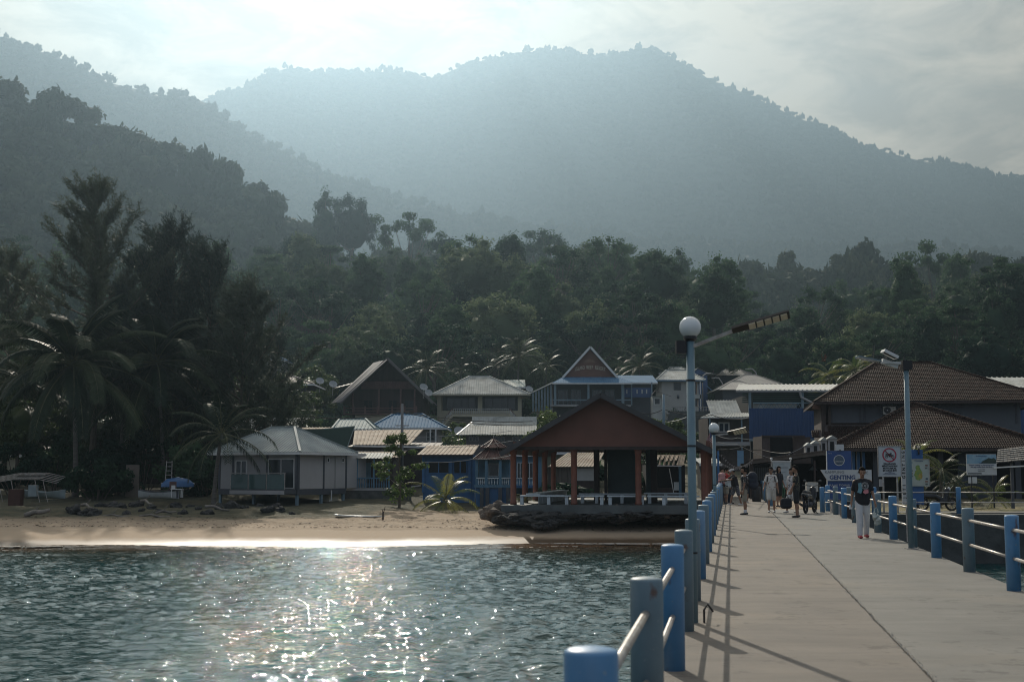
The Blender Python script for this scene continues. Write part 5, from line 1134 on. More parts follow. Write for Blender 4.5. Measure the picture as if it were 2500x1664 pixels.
# ---- cream house with stairs
def cream_house():
    Y = 168; t, _, p = bld('cream_house', 'cream house with a grey hip roof, balustrade and stairs on both sides', 1166, Y, zat(1040, Y)); base = p.z; k = Y / F
    X = lambda px: (px - 1166) * k; Z = lambda py: zat(py, Y) - base
    bx(t, 'wall', M_CREAM, X(1071), X(1272), 2.0, 9, Z(1040) - 5, Z(962)); bx(t, 'recess', mat('slate_wall', (.08, .095, .11), .7, .1), X(1078), X(1264), 1.9, 1.98, Z(1002), Z(966))
    for a, b in ((1067, 1077), (1166, 1177), (1264, 1273)): bx(t, 'column', M_CREAM, X(a), X(b), 0, .5, Z(1040) - 3, Z(962))
    bx(t, 'lintel', M_CREAM, X(1067), X(1273), .02, .48, Z(966), Z(961.5)); bx(t, 'plinth', M_CREAM, X(1077), X(1264), .1, 1.9, Z(1040) - 4, Z(1002))
    bx(t, 'porch', M_CREAM, X(1104), X(1246), -1.6, 0, Z(1018), Z(1012)); balustrade(t, (X(1108), -1.5, Z(1011)), (X(1242), -1.5, Z(1011)), .6, M_WHITEW, .24, .06)
    for s, a, b in ((1, 1106, 1080), (-1, 1244, 1270)):
        MB().bar((X(a), -1.5, Z(998)), (X(b), -1.9, Z(1032)), .14, .12).build('stair_rail', M_REDBR, t); MB().bar((X(a), -1.5, Z(1014)), (X(b), -1.9, Z(1042)), 1.0, .2).build('stair', M_CREAM, t)
        for i in range(8): f = (i + .5) / 8; xx = X(a) + (X(b) - X(a)) * f; zz = Z(1012) + (Z(1040) - Z(1012)) * f; bx(t, 'baluster', M_WHITEW, xx - .05, xx + .05, -1.65 - .4 * f, -1.55 - .4 * f, zz, zz + .6)
    window(t, X(1088), X(1160), Z(1000), Z(968), 1.9, M_DGREY, 4, .05); window(t, X(1182), X(1258), Z(1000), Z(968), 1.9, M_DGREY, 4, .05)
    hip(t, X(1057), X(1294), -1.4, 9.6, Z(963), zat(918, Y + 4) - base, X(1143), X(1192), M_TIN, .28, h=.04, fas=M_CREAM)
cream_house()
t, X, Z = simple('back_house', 'flat-roofed house with a pale green sheet roof behind the cream house', 1222, 1276, 944, 985, 185, 5, M_DARK, mat('pale_green_sheet', (.36, .44, .40), .4, .15, .5), 927, kind='shed')
# ---- the resort
def resort():
    Y = 176; t, _, p = bld('resort_hall', 'resort hall with a steep red gable lettered with its name and a blue skirt roof', 1444, Y, zat(1010, Y), cat='hotel'); base = p.z; k = Y / F
    X = lambda px: (px - 1444) * k; Z = lambda py: zat(py, Y) - base; rc = M_BLUETIN
    bx(t, 'wall', M_DGREY, X(1352), X(1534), 3.2, 10, Z(1010) - 5, Z(934)); bx(t, 'floor', M_GREYW, X(1345), X(1540), -.6, 3.2, Z(992), Z(988))
    # skirt roof
    sheet(t, (X(1349), -1, Z(936)), (X(1544), -1, Z(936)), (X(1510), 2.6, Z(916)), (X(1378), 2.6, Z(916)), rc, .3, .04)
    sheet(t, (X(1298), 6, Z(955)), (X(1349), -1, Z(936)), (X(1378), 2.6, Z(916)), (X(1378), 7, Z(916)), rc, .3, .04, 'para'); sheet(t, (X(1544), -1, Z(936)), (X(1560), 7, Z(936)), (X(1510), 7, Z(916)), (X(1510), 2.6, Z(916)), rc, .3, .04, 'para')
    MB().bar((X(1298), 6, Z(953)), (X(1349), -1.02, Z(935)), .1, .14).build('fascia', M_WHITE, t); MB().bar((X(1349), -1.05, Z(937)), (X(1544), -1.05, Z(937)), .1, .16).build('fascia', M_WHITE, t)
    # gable
    MB().prism([(X(1380), Z(917)), (X(1508), Z(917)), (X(1445), Z(848))], 'y', 2.4, 2.6).build('gable', M_MAROON, t)
    for ex in (1376, 1512): a = V3((X(ex), 1.9, Z(919))); d = V3((X(1445), 1.9, Z(843))); sheet(t, a, a + Vector((0, 9, 0)), d + Vector((0, 9, 0)), d, M_BLUETIN, .4, .04); MB().bar(a, d, .1, .28).build('barge_board', M_WHITE, t)
    lm = mat('gold_letters', (.55, .47, .36), .6)
    s = 'ISLAND REEF RESORT'
    for i, ch in enumerate(s):
        if ch == ' ': continue
        f = (i - (len(s) - 1) / 2) / ((len(s) - 1) / 2); text('letter', ch, .66, lm, t, (f * 1.95, 2.36, Z(893) - .28 * f * f), (R(90), -R(6) * f * -1, 0), 'CENTER', .01, .62, .012)
    c = MB(); c.add([(.75 * math.cos(a) * (1 if abs(a - 1.57) < 9 else 1), 2.37, Z(882) + .5 * math.sin(a)) for a in np.linspace(0, math.pi, 12)], [tuple(range(12))]); c.build('emblem', mat('emblem_bronze', (.22, .12, .07), .6), t)
    for px in (1356, 1437, 1520): bx(t, 'column', M_GREYP, X(px) - .14, X(px) + .14, -.7, -.42, Z(990), Z(938))
    for i in range(7): px = 1304 + i * 7; bx(t, 'column', M_GREYP, X(px) - .12, X(px) + .12, 5.2 - i * .8, 5.4 - i * .8, Z(1000), Z(950 - i * 2))
    bx(t, 'rail', M_GREYP, X(1350), X(1540), -.72, -.6, Z(978), Z(975)); 
    for a in (1366, 1398, 1450, 1482): window(t, X(a), X(a + 24), Z(985), Z(948), 3.2, M_GREYP, 2)
resort()
t, X, Z = simple('blue_annex', 'blue roofed annex with a slotted blue balcony wall beside the resort gable', 1524, 1592, 934, 1010, 178, 6, M_DGREY, M_BLUETIN, 916, kind='shed', over=.8)
bx(t, 'balcony_wall', M_BLUECORR, X(1521), X(1591), -1.5, -1.35, Z(971), Z(948))
for a in (1528, 1553, 1565, 1576): bx(t, 'slot', M_WHITEW, X(a), X(a + 3), -1.54, -1.51, Z(962), Z(952))
for a in (1522, 1541, 1590): bx(t, 'post', M_GREYP, X(a) - .08, X(a) + .08, -1.7, -1.55, Z(990), Z(934))
t, X, Z = simple('guard_hut', 'small white hut with a dark gable roof below the annex', 1595, 1622, 966, 995, 172, 2.5, M_WHITEW, M_BROWNROOF, 955, kind='none')
sheet(t, pk(t, 1590, 966, 171), pk(t, 1590, 964, 175), pk(t, 1600, 954, 175), pk(t, 1600, 954, 171), M_BROWNROOF, .3); sheet(t, pk(t, 1600, 954, 171), pk(t, 1600, 954, 175), pk(t, 1640, 968, 175), pk(t, 1640, 968, 171), M_BROWNROOF, .3, mode='para')
window(t, X(1598), X(1614), Z(988), Z(971), 0, M_WHITE, 1, .1)
# ---- white two-storey house
t, X, Z = simple('white_house', 'white two-storey house with a silver roof and one square window, by the tall lamp post', 1618, 1708, 928, 1000, 190, 8, mat('off_white_plaster', (.52, .50, .46), .85, .08, .6), M_TIN, 903, over=.9, rid=(-1.5, 1.5), pitch=.3, fas=M_BLUETIN)
window(t, X(1647), X(1665), Z(952), Z(934), 0, M_DGREY, 1, .12); window(t, X(1692), X(1704), Z(963), Z(932), 0, mat('peach_paint', (.42, .25, .18), .7), 2, .1, 'door'); bx(t, 'balcony', M_WHITEW, X(1694), X(1713), -.8, 0, Z(973), Z(963)); bx(t, 'corner_post', M_WHITE, X(1709), X(1712), -.8, -.6, Z(998), Z(928)); window(t, X(1694), X(1705), Z(993), Z(974), 0, mat('peach_paint', (.42, .25, .18)), 1, .1, 'door')
MB().tube([(X(1655), -.06, Z(968)), (X(1660), -.06, Z(968))], .25, 8).build('vent', M_DGREY, t)
t, X, Z = simple('rear_house', 'house with a grey roof rising just behind the white two-storey house', 1626, 1690, 912, 940, 205, 6, M_GREYW, M_TIN, 896, over=1.0, pitch=.35, rid=(-.8, .8))
t, X, Z = simple('blue_gable_house', 'little blue gabled house with an outside stair behind the lamp post', 1698, 1730, 915, 955, 200, 6, M_BLUECORR, M_BLUETIN, 900, kind='none')
for ex in (1690, 1736): sheet(t, (X(ex), -.6, Z(913)), (X(ex), 6, Z(913)), (X(1706), 6, Z(898)), (X(1706), -.6, Z(898)), M_TIN, .3)
MB().prism([(X(1692), Z(913.5)), (X(1733), Z(913.5)), (X(1706), Z(900))], 'y', -.3, -.2).build('gable', M_BLUECORR, t); MB().bar((X(1726), -1, Z(943)), (X(1742), -1, Z(958)), .6, .12).build('stair', M_BLUETIN, t)
for i, (a, b, ye, yt, Y, lb) in enumerate(((1752, 1840, 917, 898, 228, 'dark house with a pale grey hip roof below the forest edge'), (1790, 1895, 938, 914, 205, 'wide grey pyramid roof behind the long white hall roof'), (1872, 1934, 927, 912, 222, 'small pale roof with patched sheets at the forest edge'), (1768, 1850, 952, 931, 190, 'low grey roof half hidden by the long hall roof'))):
    simple('village_house', lb, a, b, ye, ye + 35, Y, 8, M_DGREY, mat('grey_asbestos_roof', (.30, .29, .27), .7, .2, .5), yt, over=1.0, pitch=.35, rid=(-.6, .9), fas=None)
simple('village_house', 'house with a white fascia half hidden behind the casuarina tree', 600, 745, 938, 985, 150, 7, M_DARK, M_BROWNROOF, 912, over=1, rid=(-2, .5), pitch=.4)
simple('village_house', 'small blue roofed house peeping out right of the casuarina crown', 642, 684, 880, 925, 190, 5, M_GREYW, M_BLUETIN, 862, over=.6, pitch=.3, rid=(-.6, -.2))
simple('village_house', 'pale house wall with tin roof glimpsed under the palms on the far left', 232, 330, 1050, 1140, 118, 5, M_GREYW, M_TIN, 1030, kind='shed')
simple('village_house', 'cream house glimpsed behind the dark shrubs at the left edge', -30, 66, 1110, 1190, 112, 5, M_CREAM, M_REDTILE, 1090, kind='shed')
simple('wooden_hut', 'dark wooden hut standing in the shade under the palms', 300, 398, 1098, 1220, 104, 5, M_BROWN, M_BROWNROOF, 1080, kind='shed', fas=M_BROWN)
# ---- big hall with blue walls
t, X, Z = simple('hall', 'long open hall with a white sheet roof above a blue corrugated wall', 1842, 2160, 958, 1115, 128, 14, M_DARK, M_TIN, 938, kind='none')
sheet(t, (X(1797), -.8, Z(953)), (X(2180), -.8, Z(953)), (X(2180), 7, zat(938, 135) - t.location.z), (X(1838), 7, zat(938, 135) - t.location.z), mat('white_hall_roof', (.46, .46, .43), .6, .1, .5, spec=.2), .42, .05)
bx(t, 'fascia', M_GREYW, X(1797), X(2180), -.86, -.8, Z(957.5), Z(953.5))
for i in range(5): bx(t, 'louvre', M_GREEN, X(1815), X(2170), -.3 + i * .02, -.26 + i * .02, Z(963 + i * 5), Z(960 + i * 5))
bx(t, 'back_roof', M_TIN, X(1842), X(1948), -.05, -.02, Z(999), Z(985))
for px in (1832, 1960): bx(t, 'column', M_GREYP, X(px) - .12, X(px) + .12, -.6, -.36, Z(1115), Z(958))
b = MB()
for i in range(8):
    x0 = 1852 + i * 13; b.bar((X(x0), -.5, Z(997)), (X(x0 + 6.5), -.5, Z(985)), .05); b.bar((X(x0 + 6.5), -.5, Z(985)), (X(x0 + 13), -.5, Z(997)), .05)
b.bar((X(1840), -.5, Z(984)), (X(2000), -.5, Z(984)), .12); b.build('truss', M_GREYP, t)
MB().tube([(X(1953), -.7, Z(957)), (X(1956), -.7, Z(970)), (X(1984), -.8, Z(985)), (X(1986), -.8, Z(1000))], .12, 8).build('gutter_pipe', M_GREYW, t)
Yb = 110; kb = Yb / F; p = at(1922, 1071, Yb); t = thing('blue_wall', 'tall blue corrugated metal wall beside the tiled building', 'wall', p)
sheet(t, (-92 * kb, 0, 0), (110 * kb, 0, 0), (110 * kb, .01, 75 * kb), (-92 * kb, .01, 75 * kb), M_BLUECORR, .21, .04, 'para', 'wall_sheet')
bx(t, 'under_wall', M_DARK, -88 * kb, 110 * kb, .3, .5, -8, 0); bx(t, 'beam', M_GREYP, -92 * kb, 95 * kb, -.1, .1, -5 * kb, -.01)
p = at(2500, 1072, 108); t = thing('blue_wall', 'blue corrugated wall at the far right edge beyond the tiled building', 'wall', p); sheet(t, (-.9, 0, -1), (6, 0, -1), (6, .01, 3.1), (-.9, .01, 3.1), M_BLUECORR, .21, .04, 'para', 'wall_sheet')
p = at(2430, 946, 112); t = thing('hall_roof', 'white sheet roof showing right of the tiled building', 'roof', p); sheet(t, (-1.0, -.5, 0), (9, -.5, 0), (9, 5, 1.2), (-2, 5, 1.2), M_TIN, .42, .05); bx(t, 'post', M_GREYP, 3, 3.2, 0, .2, -9, 0); bx(t, 'fascia', M_DGREY, -1, 9, -.56, -.5, -.4, -.02)
# ---- house with ribbed roof behind the flag
t, X, Z = simple('balcony_house', 'dark two-storey house with a grey ribbed roof and double doors above the path', 1730, 1832, 1018, 1150, 120, 6, M_BROWN, M_TIN, 972, kind='none')
sheet(t, (X(1740), .6, Z(1010)), (X(1816), .6, Z(1010)), (X(1816), 3.5, Z(972)), (X(1740), 3.5, Z(972)), M_TIN, .26, .04); sheet(t, (X(1707), -1.3, Z(1020)), (X(1832), -1.3, Z(1018)), (X(1832), .8, Z(1007)), (X(1742), .8, Z(1006)), M_TIN, .26, .04, 'para'); bx(t, 'fascia', M_WHITEW, X(1707), X(1832), -1.36, -1.3, Z(1022), Z(1019.5))
window(t, X(1755), X(1783), Z(1056), Z(1030), 0, M_WHITEW, 2, .14, 'door')
for px in (1730, 1807, 1828): bx(t, 'column', M_GREYP, X(px) - .06, X(px) + .06, -1.2, -1.08, Z(1100), Z(1022))
bx(t, 'balcony', M_GREYW, X(1730), X(1832), -1.3, 0, Z(1088), Z(1079)); bx(t, 'rail', M_GREYW, X(1730), X(1832), -1.26, -1.2, Z(1056), Z(1054))
bx(t, 'lower_wall', mat('brown_plaster', (.10, .075, .065), .8, .2), X(1760), X(1830), -.4, 0, Z(1150), Z(1088))
p = at(1808, 1118, 90); o = MB().box(-.21, .21, 0, .03, -.52, .52).build('hanging_banner', mat('pale_blue_banner', (.17, .33, .50), .6, .1)); o.location = p; tag(o, 'pale blue upright banner hanging over the path', 'banner')
p = at(1884, 1100, 84); o = MB().add([(-.55, 0, -.5), (.6, 0, -.45), (.6, 0, .48), (-.4, 0, .5), (-.55, .02, -.5), (.6, .02, -.45), (.6, .02, .48), (-.4, .02, .5)], [(0, 1, 2, 3), (7, 6, 5, 4), (0, 4, 5, 1), (1, 5, 6, 2), (2, 6, 7, 3), (3, 7, 4, 0)]).build('hanging_sheet', mat('grey_white_sheet', (.30, .32, .35), .6, .15, 3)); o.location = p; tag(o, 'wrinkled greyish white sheet hung above the stall roof', 'sheet')
# ---- retaining wall with slotted top below the white house
p = at(1690, 1003, 165); t = thing('retaining_wall', 'long railed retaining wall under the white two-storey house', 'wall', p); bx(t, 'wall', M_CONW, -3, 4, 0, .4, -5, 0); balustrade(t, (-2.6, .1, .0), (3.4, .1, .0), .5, M_GREYW, .2, .05)
# satellite dishes
for i, (px, py, Y, lb) in enumerate(((781, 930, 158, 'larger tilted satellite dish left of the dark gabled house'), (813, 938, 157, 'satellite dish next to the small side roof of the gabled house'), (1034, 945, 157, 'round satellite dish between the gabled house and the cream house'), (1046, 959, 160, 'dim satellite dish against the corner of the cream house roof'), (1292, 950, 172, 'pale satellite dish right of the cream house roof'), (1121, 1053, 117, 'satellite dish at the left tip of the silver ribbed roof'))): dish(lb, px, py, Y, .50)
# ================================================================ RIGHT SIDE: tiled buildings, stall, signs, motorcycles
def back_tiled():
    Y = 92; t, k, p = bld('tiled_building', 'two-storey grey building with a large brown tiled hip roof and an air conditioner', 2210, Y, 1.9, -JA, cat='building'); base = p.z
    X = lambda px: (px - 2210) * k; Z = lambda py: zat(py, Y) - base
    bx(t, 'wall', mat('blue_grey_wall', (.135, .15, .17), .8, .12, .5), X(2036), X(2482), 0, 11, 0, Z(975))
    for a in (2036, 2104, 2115, 2470): bx(t, 'pilaster', M_DGREY, X(a), X(a) + .12, -.06, 0, Z(1034), Z(983))
    for a, b in ((2013, 2024), (2030, 2036)): bx(t, 'pillar', mat('brown_plaster', (.10, .075, .065)), X(a), X(b), -.2, .3, 0, Z(983))
    bx(t, 'side_wall', mat('brown_plaster', (.10, .075, .065)), X(2015), X(2036), .3, 9, 0, Z(980))
    hip(t, X(1994), X(2560), -1.2, 12, Z(981), zat(885, Y + 5.4) - base, X(2166), X(2302), M_TILE, fn=tiles, fas=M_BROWN, tw=.26, th=.26)
    MB().add([(X(1994), -1.2, Z(981)), (X(2014), 0, Z(980)), (X(2014), 0, Z(998)), (X(1990), -1.1, Z(997)), (X(1994), -.9, Z(981)), (X(2014), .3, Z(980)), (X(2014), .3, Z(998)), (X(1990), -.8, Z(997))], [(0, 1, 2, 3), (7, 6, 5, 4), (3, 2, 6, 7)]).build('eave_end', mat('peach_paint', (.42, .25, .18)), t)
    # pent roof below the first-floor wall
    tiles(t, (X(2018), -1.6, Z(1100)), (X(2150), -1.6, Z(1100)), (X(2150), -.1, Z(1034)), (X(2022), -.1, Z(1034)), M_TILE, .26, .24); MB().bar((X(2020), -.08, Z(1033)), (X(2150), -.08, Z(1033)), .14, .1).build('ridge_cap', M_TILE, t)
    tiles(t, (X(1988), -.9, Z(1066)), (X(2012), -.9, Z(1066)), (X(2012), -.2, Z(1048)), (X(1990), -.2, Z(1048)), M_TILE, .26, .24)
    a = thing('air_conditioner', 'cream outdoor air-conditioning unit on the grey first-floor wall', 'air conditioner', p + Matrix.Rotation(-JA, 3, 'Z') @ Vector((X(2175), -.3, Z(1011))), -JA); w = X(2190) - X(2160)
    bx(a, 'casing', mat('cream_enamel', (.55, .52, .44), .4, .05), -w / 2, w / 2, -.18, .2, 0, Z(992) - Z(1011)); h = (Z(992) - Z(1011))
    o = MB().lathe([(h * .42, 0), (h * .42, .03)], 24).build('fan_grille', M_BLACK, a); o.rotation_euler = (R(90), 0, 0); o.location = (-w * .18, -.185, h * .5)
    o = MB().lathe([(h * .08, 0), (h * .08, .02)], 12).build('fan_hub', M_WHITE, a); o.rotation_euler = (R(90), 0, 0); o.location = (-w * .18, -.22, h * .5)
    for q in (-.3, .3): MB().bar((q * w, .25, -.03), (q * w, -.2, -.03), .04).build('bracket', M_STEEL, a)
back_tiled()
def front_tiled():
    Y = 78; t, k, p = bld('tiled_hall', 'low building with a brown tiled pyramid roof behind the signs', 2270, Y, 1.85, -JA, cat='building'); base = p.z
    X = lambda px: (px - 2270) * k; Z = lambda py: zat(py, Y) - base
    bx(t, 'wall', M_DARK, X(2060), X(2560), 2.5, 9, 0, Z(1096)); bx(t, 'pillar', mat('dark_blue_pillar', (.06, .08, .11), .6), X(2344), X(2366), 1.2, 1.6, 0, Z(1098))
    bx(t, 'inner_wall', mat('dark_blue_grey_wall', (.09, .10, .125), .7), X(2366), X(2440), 1.9, 2.4, 0, Z(1098))  # inner wall in one even dark blue-grey
    for a in (2145, 2300, 2480): bx(t, 'pillar', M_DGREY, X(a) - .15, X(a) + .15, .6, .9, 0, Z(1096))
    for i, c in enumerate((2092, 2104, 2117)): bx(t, 'blue_panel', M_BLUEW, X(c - 4), X(c + 3), .3 + i * .1, .4 + i * .1, 0, Z(1099)); bx(t, 'panel_edge', M_WHITE, X(c - 5), X(c - 4), .28 + i * .1, .4 + i * .1, 0, Z(1099))
    apex = zat(988, Y + 6) - base
    A, B, C, D = (X(2028), -.7, Z(1094)), (X(2566), -.7, Z(1094)), (X(2566), 12.5, Z(1094)), (X(2028), 12.5, Z(1094)); P = (X(2262), 5.6, apex); Q = (X(2274), 5.6, apex)
    tiles(t, A, B, Q, P, M_TILE, .262, .255, singles=300)
    for q in ((B, C, Q, Q), (C, D, P, Q), (D, A, P, P)): tiles(t, *q, M_TILE, .262, .255)
    for s, e_ in ((A, P), (B, Q), (P, Q)):
        s, e_ = V3(s), V3(e_); n = max(1, int((e_ - s).length / .38))
        for i in range(n): a = s.lerp(e_, i / n) + Vector((0, 0, .06)); b = s.lerp(e_, (i + 1.05) / n) + Vector((0, 0, .05)); MB().tube([a, b], [.13, .11], 7).build('ridge_tile', M_TILE, t)
    for s, e_ in ((A, B), (D, A)): MB().bar(V3(s) - Vector((0, 0, .09)), V3(e_) - Vector((0, 0, .09)), .03, .17).build('fascia', M_BROWN, t)
    bx(t, 'ceiling', M_BROWN, X(2050), X(2545), .2, 10, Z(1098), Z(1096.5))
front_tiled()
# ---- stall with slanting board roof
def stall():
    Y = 76; t, k, p = bld('stall', 'dark open stall with a slanting board roof edge behind the motorcycle', 1930, Y, 1.8, cat='stall'); base = p.z
    X = lambda px: (px - 1930) * k; Z = lambda py: zat(py, Y) - base
    rf = mat('rusty_board', (.16, .13, .11), .8, .25, 1.5)
    a, b = Vector((X(1830), 0, Z(1127))), Vector((X(2022), 0, Z(1103))); MB().bar(a, b, .05, .26).build('fascia', rf, t); q = Vector((0, 3.5, -.25))
    sheet(t, a + Vector((0, -.1, .1)), b + Vector((0, -.1, .1)), b + q, a + q, M_BROWNROOF, .3)
    bx(t, 'back_wall', M_DARK, X(1836), X(2040), 3.6, 3.8, 0, Z(1130)); bx(t, 'side_wall', M_DARK, X(2020), X(2024), 0, 3.6, 0, Z(1110))
    for px in (1834, 1838, 1990): bx(t, 'post', M_BROWN, X(px) - .05, X(px) + .05, .1, .2, 0, Z(1124))
    bx(t, 'counter', M_BROWN, X(1842), X(1880), 1.0, 1.5, 0, 1.0)
    for i in range(9): bx(t, 'hanging_goods', mat('grey_cloth_goods', (.07, .075, .08), .8), X(1838 + i * 5), X(1841.5 + i * 5), .6, .65, Z(1172), Z(1140))
    lm = thing('hanging_lamp', 'cone-shaped lamp shade hanging in the dark stall', 'lamp', p + Vector((X(1993), .8, Z(1147)))); MB().lathe([(.26, 0), (.22, .03), (.03, .26)], 16).build('shade', mat('lamp_shade_green', (.10, .12, .12), .5), lm); MB().tube([(0, 0, .26), (0, 0, .75)], .01, 4).build('flex', M_BLACK, lm)
    # upper brown wall and grey ventilation turrets standing above the stall roof
    w = thing('brown_annex', 'dark brown boarded upper wall with openings above the stall roof', 'building', p + Vector((X(1945), 5.2, 0))); x2 = lambda px: (px - 1945) * k * 1.07; z2 = lambda py: zat(py, 81.2) - base
    bx(w, 'wall', mat('brown_plaster', (.10, .075, .065)), x2(1906), x2(1926), 0, 3, 0, z2(1064)); bx(w, 'opening', M_DARK, x2(1926), x2(1984), .4, .6, 0, z2(1066)); bx(w, 'beam', M_BROWN, x2(1906), x2(2010), -.1, .1, z2(1066), z2(1062)); bx(w, 'wall', mat('brown_plaster', (.10, .075, .065)), x2(1984), x2(2026), .2, 3, 0, z2(1066))
    for i, (a, b, zt, zb, dy, lb) in enumerate(((1966, 1984, 1082, 1104, .9, 'leftmost grey ventilation turret with a little peaked cap above the stall'), (1981, 2003, 1077, 1102, .5, 'second grey ventilation turret with an open framed side above the stall'), (2003, 2021, 1069, 1100, .9, 'third grey ventilation turret partly behind the tallest one'), (2020, 2045, 1065, 1098, .4, 'tallest grey ventilation turret nearest the blue sign'))):
        v = thing('roof_turret', lb, 'roof vent', at((a + b) / 2, zb + 6, 78), 0, 'grey vent turrets above the stall'); kk = 78 / F; hw = (b - a) / 2 * kk; hh = (zb - zt) * kk
        bx(v, 'body', M_GREYW, -hw * .85, hw * .85, 0, .5, -.1, hh); bx(v, 'opening', M_DARK, -hw * .45, hw * .3, -.02, 0, .12, hh * .8)
        MB().prism([(-hw * 1.05, hh), (hw * 1.05, hh), (0, hh + .2)], 'y', -.08, .6).build('cap', M_TIN, v)
stall()
# ---- signs
M_SBLUE = mat('sign_blue', (.018, .065, .22), .4, .06, .7); M_SWHITE = mat('sign_white', (.52, .54, .55), .45, .04, 1); M_SDK = mat('sign_ink_blue', (.03, .06, .17), .5, .02); M_SGREY = mat('sign_ink_grey', (.14, .16, .18), .5, .02); M_SRED = mat('sign_red', (.42, .03, .06), .5, .02); M_SBLK = mat('sign_ink_black', (.02, .02, .025), .5, .02)
def P2(Y, px, py): v = at(px, py, Y); return v
def sign_kampung():
    Y = 57.8; k = Y / F; p = at(2070, 1225, Y); t = thing('village_sign', 'blue and white KAMPUNG GENTING PULAU TIOMAN sign behind the walking man', 'sign', p); X = lambda px: (px - 2070) * k; Z = lambda py: zat(py, Y) - p.z
    bx(t, 'board', M_SBLUE, X(2022), X(2081), 0, .08, -.1, Z(1100)); bx(t, 'board_edge', M_WHITE, X(2020.5), X(2022), 0, .08, -.1, Z(1100))
    P = [(X(2004), Z(1146)), (X(2128), Z(1146)), (X(2128), Z(1173)), (X(2021), Z(1173))][::-1]
    MB().prism(P, 'y', -.09, -.03).build('name_panel', M_SWHITE, t)
    y = -.096
    text('lettering', 'KAMPUNG', .155, M_SGREY, t, (X(2038), y, Z(1152)), align='CENTER', sx=1.12)
    text('lettering', 'GENTING', .255, M_SDK, t, (X(2057), y, Z(1165)), align='CENTER', sx=1.0, bold=.008)
    text('lettering', 'ڬنتيڠ', .12, M_SGREY, t, (X(2106), y, Z(1152)), align='CENTER')
    text('lettering', 'PULAU TIOMAN', .125, M_SWHITE, t, (X(2051), -.006, Z(1184)), align='CENTER')
    text('lettering', 'Tioman', .06, M_SWHITE, t, (X(2029), -.006, Z(1106)), align='CENTER')
    o = MB().lathe([(.235, 0), (.235, .01)], 32).build('badge_ring', M_SWHITE, t); o.rotation_euler = (R(90), 0, 0); o.location = (X(2051), -.002, Z(1123)); o = MB().lathe([(.205, 0), (.205, .014)], 32).build('badge', mat('badge_slate', (.08, .12, .17), .5, .2, 9), t); o.rotation_euler = (R(90), 0, 0); o.location = (X(2051), -.004, Z(1123)); text('lettering', 'GENTING', .085, M_SWHITE, t, (X(2051), -.022, Z(1126)))
    l = thing('flood_light', 'small square flood light on top of the blue village sign', 'flood light', at(2050, 1100, Y) + Vector((0, 0, 0))); bx(l, 'housing', M_SWHITE, -.17, .17, -.05, .03, .02, .28); bx(l, 'bracket', M_BLACK, -.03, .03, -.06, .0, 0, .05)
sign_kampung()
def sign_moto():
    Y = 54; k = Y / F; p = at(2174, 1232, Y); t = thing('no_motorcycle_sign', 'white sign with a crossed-out motorcycle reading DILARANG MELETAKKAN MOTOSIKAL DI ATAS JETI', 'sign', p); X = lambda px: (px - 2174) * k; Z = lambda py: zat(py, Y) - p.z
    bx(t, 'board', M_SWHITE, X(2147), X(2203), 0, .03, Z(1162), Z(1089))
    for a, b, c, d in ((2146, 2148, 1163, 1088), (2202, 2204, 1163, 1088)): bx(t, 'frame', M_STEEL, X(a), X(b), -.02, .04, Z(c), Z(d))
    for c, d in ((1163.5, 1162), (1089.5, 1088)): bx(t, 'frame', M_STEEL, X(2148), X(2202), -.02, .04, Z(c), Z(d))
    for px in (2159, 2193): bx(t, 'post', M_STEEL, X(px) - .03, X(px) + .03, .03, .08, -.3, Z(1163))
    bx(t, 'notice', M_GREYW, X(2148), X(2156), -.01, .02, Z(1187), Z(1169))
    cx, cz = X(2174.5), Z(1110); ring = MB(); n = 36; ro, ri = .285, .235
    for i in range(n):
        a, b = 6.2832 * i / n, 6.2832 * (i + 1) / n; ring.add([(cx + r * math.cos(q), -.012, cz + r * math.sin(q)) for r, q in ((ri, a), (ro, a), (ro, b), (ri, b))], [(0, 1, 2, 3)])
    ring.build('prohibition_ring', M_SRED, t); MB().bar((cx - .18, -.022, cz + .18), (cx + .18, -.022, cz - .18), .012, .045, up=(0, 1, 0)).build('prohibition_bar', M_SRED, t)
    m = MB()
    for sx_ in (-.12, .13):
        for i in range(16): a, b = 6.2832 * i / 16, 6.2832 * (i + 1) / 16; m.add([(cx + sx_ + r * math.cos(q), -.016, cz - .06 + r * math.sin(q)) for r, q in ((.045, a), (.065, a), (.065, b), (.045, b))], [(0, 1, 2, 3)])
    for a, b, w in (((-.12, -.06), (-.04, .02), .03), ((-.05, .0), (.06, .03), .07), ((.05, .06), (.13, -.06), .022), ((-.15, .04), (-.02, .05), .03), ((.03, .10), (.09, .07), .02), ((-.02, -.05), (.05, -.03), .06)): m.bar((cx + a[0], -.017, cz + a[1]), (cx + b[0], -.017, cz + b[1]), w, .004, up=(0, 1, 0)) if False else m.bar((cx + a[0], -.017, cz + a[1]), (cx + b[0], -.017, cz + b[1]), .004, w, up=(0, 0, 1))
    m.build('motorcycle_symbol', M_SBLK, t)
    for i, (s, sz) in enumerate((('DILARANG', .088), ('MELETAKKAN', .088), ('MOTOSIKAL', .088), ('DI ATAS JETI', .088))): text('lettering', s, sz, M_SBLK, t, (X(2174.5), -.006, Z(1131.5 + i * 5.5)), sx=1.12, bold=.004)
    for i in range(3): text('lettering', ('AMARAN', 'PENGHULU MUKIM TIOMAN', 'KAMPUNG GENTING PULAU TIOMAN')[i], .032, M_SDK, t, (X(2174.5), -.006, Z(1152 + i * 2.6)))
sign_moto()
